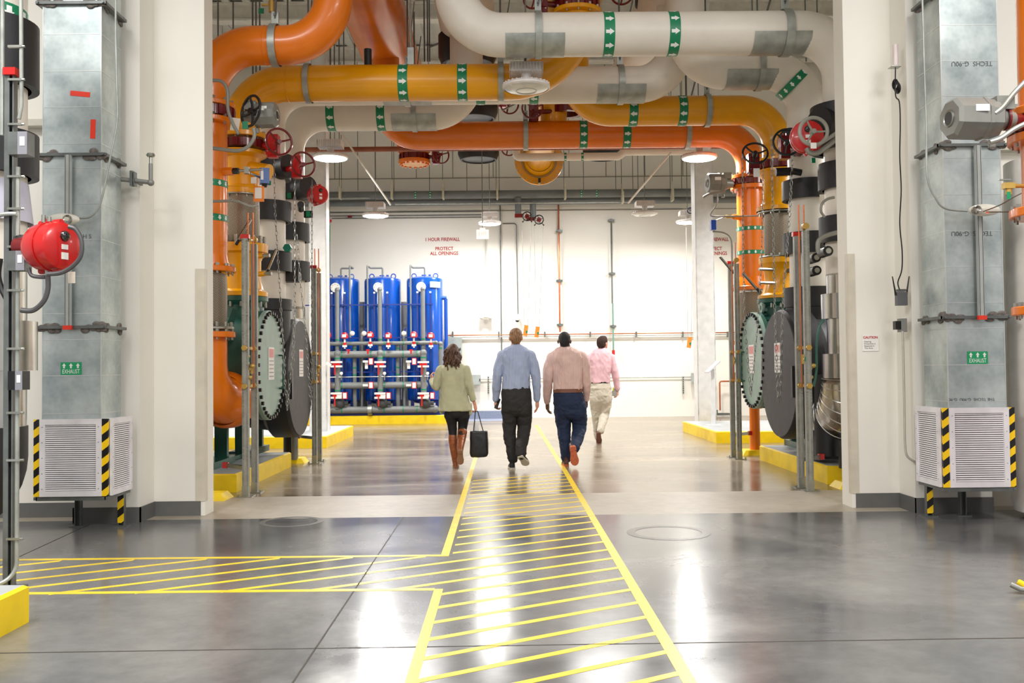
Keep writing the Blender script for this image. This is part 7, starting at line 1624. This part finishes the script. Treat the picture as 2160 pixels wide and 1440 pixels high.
body = remeshed(b, 'person', None, SKIN1, .0042, 3); loc = V((H.x, 12.55, 0)); body.data.transform(Matrix.Translation(-loc)); body.location = loc
tag(body, 'person with wavy brown hair in a pale green blazer, black leggings and brown boots', 'person'); face_parts(body, H, R)
LIN = cloth('sage_linen_blazer', (188, 186, 152), None, 0, .85, bump=.5, bs=300)
s = M(LIN); loft(s, ts); limb(s, SL, [.058, .056, .05]); limb(s, FL, [.05, .046, .04]); limb(s, SR, [.06, .055, .05, .044, .04])
c = Q(212, 852, .0); s.tube([Q(225, 760), Q(214, 830), Q(212, 872)], [.05, .04, .02], 12)
c = Q(452, 860); s.tube([Q(445, 790), Q(455, 850), Q(458, 885)], [.045, .035, .018], 12)
so = remeshed(s, 'blazer', body, LIN, .0065, 5, [(.005, (7, 7, 3.5)), (.003, (20, 20, 10))])
m = M(LIN); d = (FL[-1] - FL[-2]).normalized(); m.lathe(FL[-1] - d * .01, d, [(.03, 0), (.042, .004), (.044, .03), (.03, .032)], 20); d = (SR[-1] - SR[-2]).normalized(); m.lathe(SR[-1] - d * .01, d, [(.03, 0), (.042, .004), (.043, .03), (.03, .032)], 20); m.build('cuff', so)
LEG = cloth('black_leggings', (22, 21, 24), None, 0, .7); p = M(LEG); (c_, a_, d_) = hs[-1]; loft(p, hs[:-1] + [(c_, a_ * .95, d_ * .9), (c_ - V((0, 0, .03)), a_ * .7, d_ * .7)]); limb(p, LL[:4], [.092, .066, .056, .05]); limb(p, LR[:4], [.094, .068, .06, .052]); remeshed(p, 'leggings', body, LEG, .006, 4)
BOOT = mat('boot_cognac', (150, 82, 42), .38, 0, .15, 14, bump=.3, bscale=20)
bt = M(BOOT); limb(bt, [Q(309, 1072, .035), Q(311, 1120, .03), Q(320, 1200, .02), Q(328, 1262, .02), Q(332, 1310, .02)], [.058, .057, .049, .041, .036]); bo = remeshed(bt, 'boot', body, BOOT, .005, 3, [(.002, (20, 20, 20))])
shoe(bo, (Q(334, 1334).x, 12.5, .004), (Q(330, 1334).x, 12.74, .004), (0, 0, 1), BOOT, mat('boot_sole_tan', (150, 110, 80), .6), 'foot', W=.92)
bt = M(BOOT); limb(bt, [Q(392, 1032, .02), Q(386, 1080, -.05), Q(376, 1140, -.16), Q(372, 1195, -.25)], [.064, .058, .05, .04]); bo = remeshed(bt, 'boot', body, BOOT, .005, 3, [(.002, (20, 20, 20))])
shoe(bo, Q(374, 1195, -.31), Q(374, 1312, -.2), (0, 1, .5), BOOT, mat('boot_sole_tan', (150, 110, 80), .6), 'foot', W=.95)
rnd = random.Random(5); hm = M(HAIR4); hm.ell(H + R @ V((0, -.012, .04)), (.086, .106, .09), R, 24, 16); hm.ell(H + R @ V((0, -.05, -.02)), (.08, .07, .1), R, 20, 14)
for k in range(46):
    a = PI * (.95 + 1.1 * k / 45); rx = .078 + rnd.uniform(-.006, .01); p0 = H + V((rx * math.cos(a), -.02 + .085 * math.sin(a), .03 + rnd.uniform(-.03, .03)))
    Lh = rnd.uniform(.17, .225) - (.03 if abs(math.cos(a)) > .8 else 0); ph = rnd.uniform(0, 6); pts = [H + V((0, -.03, .11)), p0]; n_ = 9
    for j in range(1, n_ + 1):
        f = j / n_; pts.append(p0 + V((math.cos(a) * .03 * f + .012 * math.sin(ph + f * 8), -.02 * f * abs(math.sin(a)) + .01 * math.cos(ph + f * 9), -Lh * f)))
    hm.tube(pts, [.012, .015] + [.0145 - .007 * (j / n_) for j in range(1, n_ + 1)], 7)
remeshed(hm, 'hair', body, HAIR4, .0042, 1, [(.003, (50, 50, 16))], 'wavy brown shoulder-length hair')
# tote bag
t = thing('tote_bag', 'black tote bag hanging from the right hand of the person in the blazer', 'bag', Q(540, 1250)); BAG = mat('bag_black_leather', (30, 30, 33), .38, 0, .15, 10, bump=.4, bscale=14)
m = M(BAG); rows = [(1022, 462, 606, .075), (1030, 460, 610, .08), (1120, 458, 616, .085), (1215, 458, 618, .085), (1240, 466, 606, .075), (1248, 476, 590, .06)]; loft(m, tsec(Q, sp, rows, .05), 32, 5); remeshed(m, 'bag_body', t, BAG, .006, 2, [(.004, (7, 7, 6))])
hp = Q(512, 850, .07); m = M(BAG)
for dy in (-.02, .11):
    m.tube(fillet([Q(490, 1025, dy), hp + V((-.01, dy * .2, 0)), hp + V((.02, dy * .2, -.0)), Q(572, 1022, dy)], .02, 5), .0065, 8)
m.build('handles', t, 'two long thin handles')
t = thing('paper_folder', 'white papers sticking out of the black tote bag', 'papers', Q(505, 1030, .03)); m = M(PAPER); m.box(Q(508, 1010, .04), (.07, .012, .2), Matrix.Rotation(.06, 3, 'Y')); m.box(Q(512, 1015, .06), (.066, .01, .19), Matrix.Rotation(-.03, 3, 'Y')); m.build('sheets', t)
# ------------------------------------------------------------------ lamps
LAMPW = mat('lamp_housing_white', (232, 226, 222), 0.4)
LENS_ON = mat('lit_lens', (255, 255, 255), 0.4, emit=(255, 250, 240), estr=30)
LENS_OFF = mat('unlit_lens', (222, 224, 214), 0.25, coat=0.3)
def highbay(px, py, Y, on=True, lab='', world=None, r=0.272):
    c = P(px, py, Y) if world is None else V(world)
    t = thing('high_bay_lamp', lab, 'lamp', c, 'round high bay lamps in the hall')
    h = M(LAMPW); h.lathe(c, (0, 0, 1), [(0.0, .055), (r * .3, .055), (r * .9, .04), (r, .015), (r, -.005), (r * .93, -.02)], 40)
    for k in range(28):
        a = 2 * PI * k / 28; d = V((math.cos(a), math.sin(a), 0)); h.beam(c + d * r * .35 + V((0, 0, .062)), c + d * r * .98 + V((0, 0, .03)), .006, .02)
    h.build('reflector', t)
    n = M(LENS_ON if on else LENS_OFF)
    n.lathe(c, (0, 0, -1), [(0.0, .045), (r * .45, .043), (r * .8, .03), (r * .97, .008), (r * .97, .0)], 40)
    n.build('lens', t, 'glowing lens' if on else 'unlit lens')
    if not on:
        g = M(mat('lens_ring', (190, 190, 182), 0.3)); g.torus(c + V((0, 0, -.044)), (0, 0, 1), r * .42, .006, 40, 6); g.build('lens_ring', t)
    d = M(LAMPW); s = r * 1.0
    d.cyl(c + V((0, 0, .05)), c + V((0, 0, .16)), r * .17, r * .22, 16); d.build('neck', t)
    b = M(LAMPW); b.box(c + V((0, 0, .185)), (s * 1.3, s * .95, .07)); b.box(c + V((0, 0, .235)), (s * 1.3, s * .9, .05))
    for k in range(12):
        x = -s * .68 + k * s * 1.36 / 11; b.box(c + V((x, 0, .2)), (.008, s * 1.1, .1))
    b.build('driver_box', t)
    q = M(GALVD); q.cyl(c + V((0, 0, .25)), (c.x, c.y, min(TOP - .05, c.z + 4.5)), .008, n=8); q.build('hanger_rod', t)
    if on:
        l = bpy.data.lights.new('high_bay_light', 'AREA'); l.shape = 'DISK'; l.size = r * 1.8; l.energy = 150; l.color = (1.0, 0.98, 0.95); l.spread = math.radians(175)
        lo = bpy.data.objects.new('high_bay_light', l); COL.objects.link(lo); lo.location = V((0, 0, -.05)); lo.parent = t
    return t
highbay(697, 332, 14.6, True, 'lit round high bay lamp below the lowest white pipe, crossing the rust-red pipe')
highbay(1110, 184, 10.72, False, 'unlit round high bay lamp hanging in front of the yellow pipe')
highbay(1475, 332, 14.5, True, 'lit round high bay lamp beneath the orange pipe, right of centre')
highbay(792, 454, 19.3, True, 'lit round high bay lamp above the middle blue tank')
highbay(1033, 471, 22.4, True, 'lit round high bay lamp right above the exit sign')
highbay(1360, 451, 19.5, False, 'unlit round high bay lamp in front of the far grey pipes')
highbay(1450, 468, 22.2, True, 'lit round high bay lamp cut by the right hall column')
for i, w in enumerate(((-5.5, 11.5, 4.6), (6.2, 11.5, 4.6), (-5.5, 18, 4.6), (6.2, 18, 4.6), (-2.2, 21.6, 5.6), (2.2, 21.6, 5.6))):  # fill lights added in the hall bays, no lamp fixture belongs to them
    l = bpy.data.lights.new('bay_fill_light', 'AREA'); l.shape = 'DISK'; l.size = 1.6; l.energy = 165 if i < 4 else 130; l.color = (1, .985, .96)
    lo = bpy.data.objects.new('bay_fill_light', l); COL.objects.link(lo); lo.location = w
for i, w in enumerate(((-4.0, 3.0, 6.5), (4.2, 3.0, 6.5), (-2.5, -3, 6.5), (2.5, -3, 6.5))):  # wide soft fill added over the front room, without any real lamp there
    l = bpy.data.lights.new('front_fill_light', 'AREA'); l.shape = 'DISK'; l.size = 2.6; l.energy = 400; l.color = (1, .98, .95)
    lo = bpy.data.objects.new('front_fill_light', l); COL.objects.link(lo); lo.location = w
w = bpy.data.worlds.new('world'); SC.world = w; w.use_nodes = True
bg = w.node_tree.nodes['Background']; bg.inputs[0].default_value = (1.0, 0.98, 0.955, 1); bg.inputs[1].default_value = 0.56
SC.view_settings.view_transform = 'Standard'; SC.view_settings.look = 'None'; SC.view_settings.exposure = 0.2; SC.view_settings.gamma = 1.0
SC.view_settings.use_curve_mapping = False
try:
    SC.cycles.use_denoising = True; SC.cycles.max_bounces = 6; SC.cycles.sample_clamp_indirect = 6
    SC.cycles.use_adaptive_sampling = True
except Exception: pass
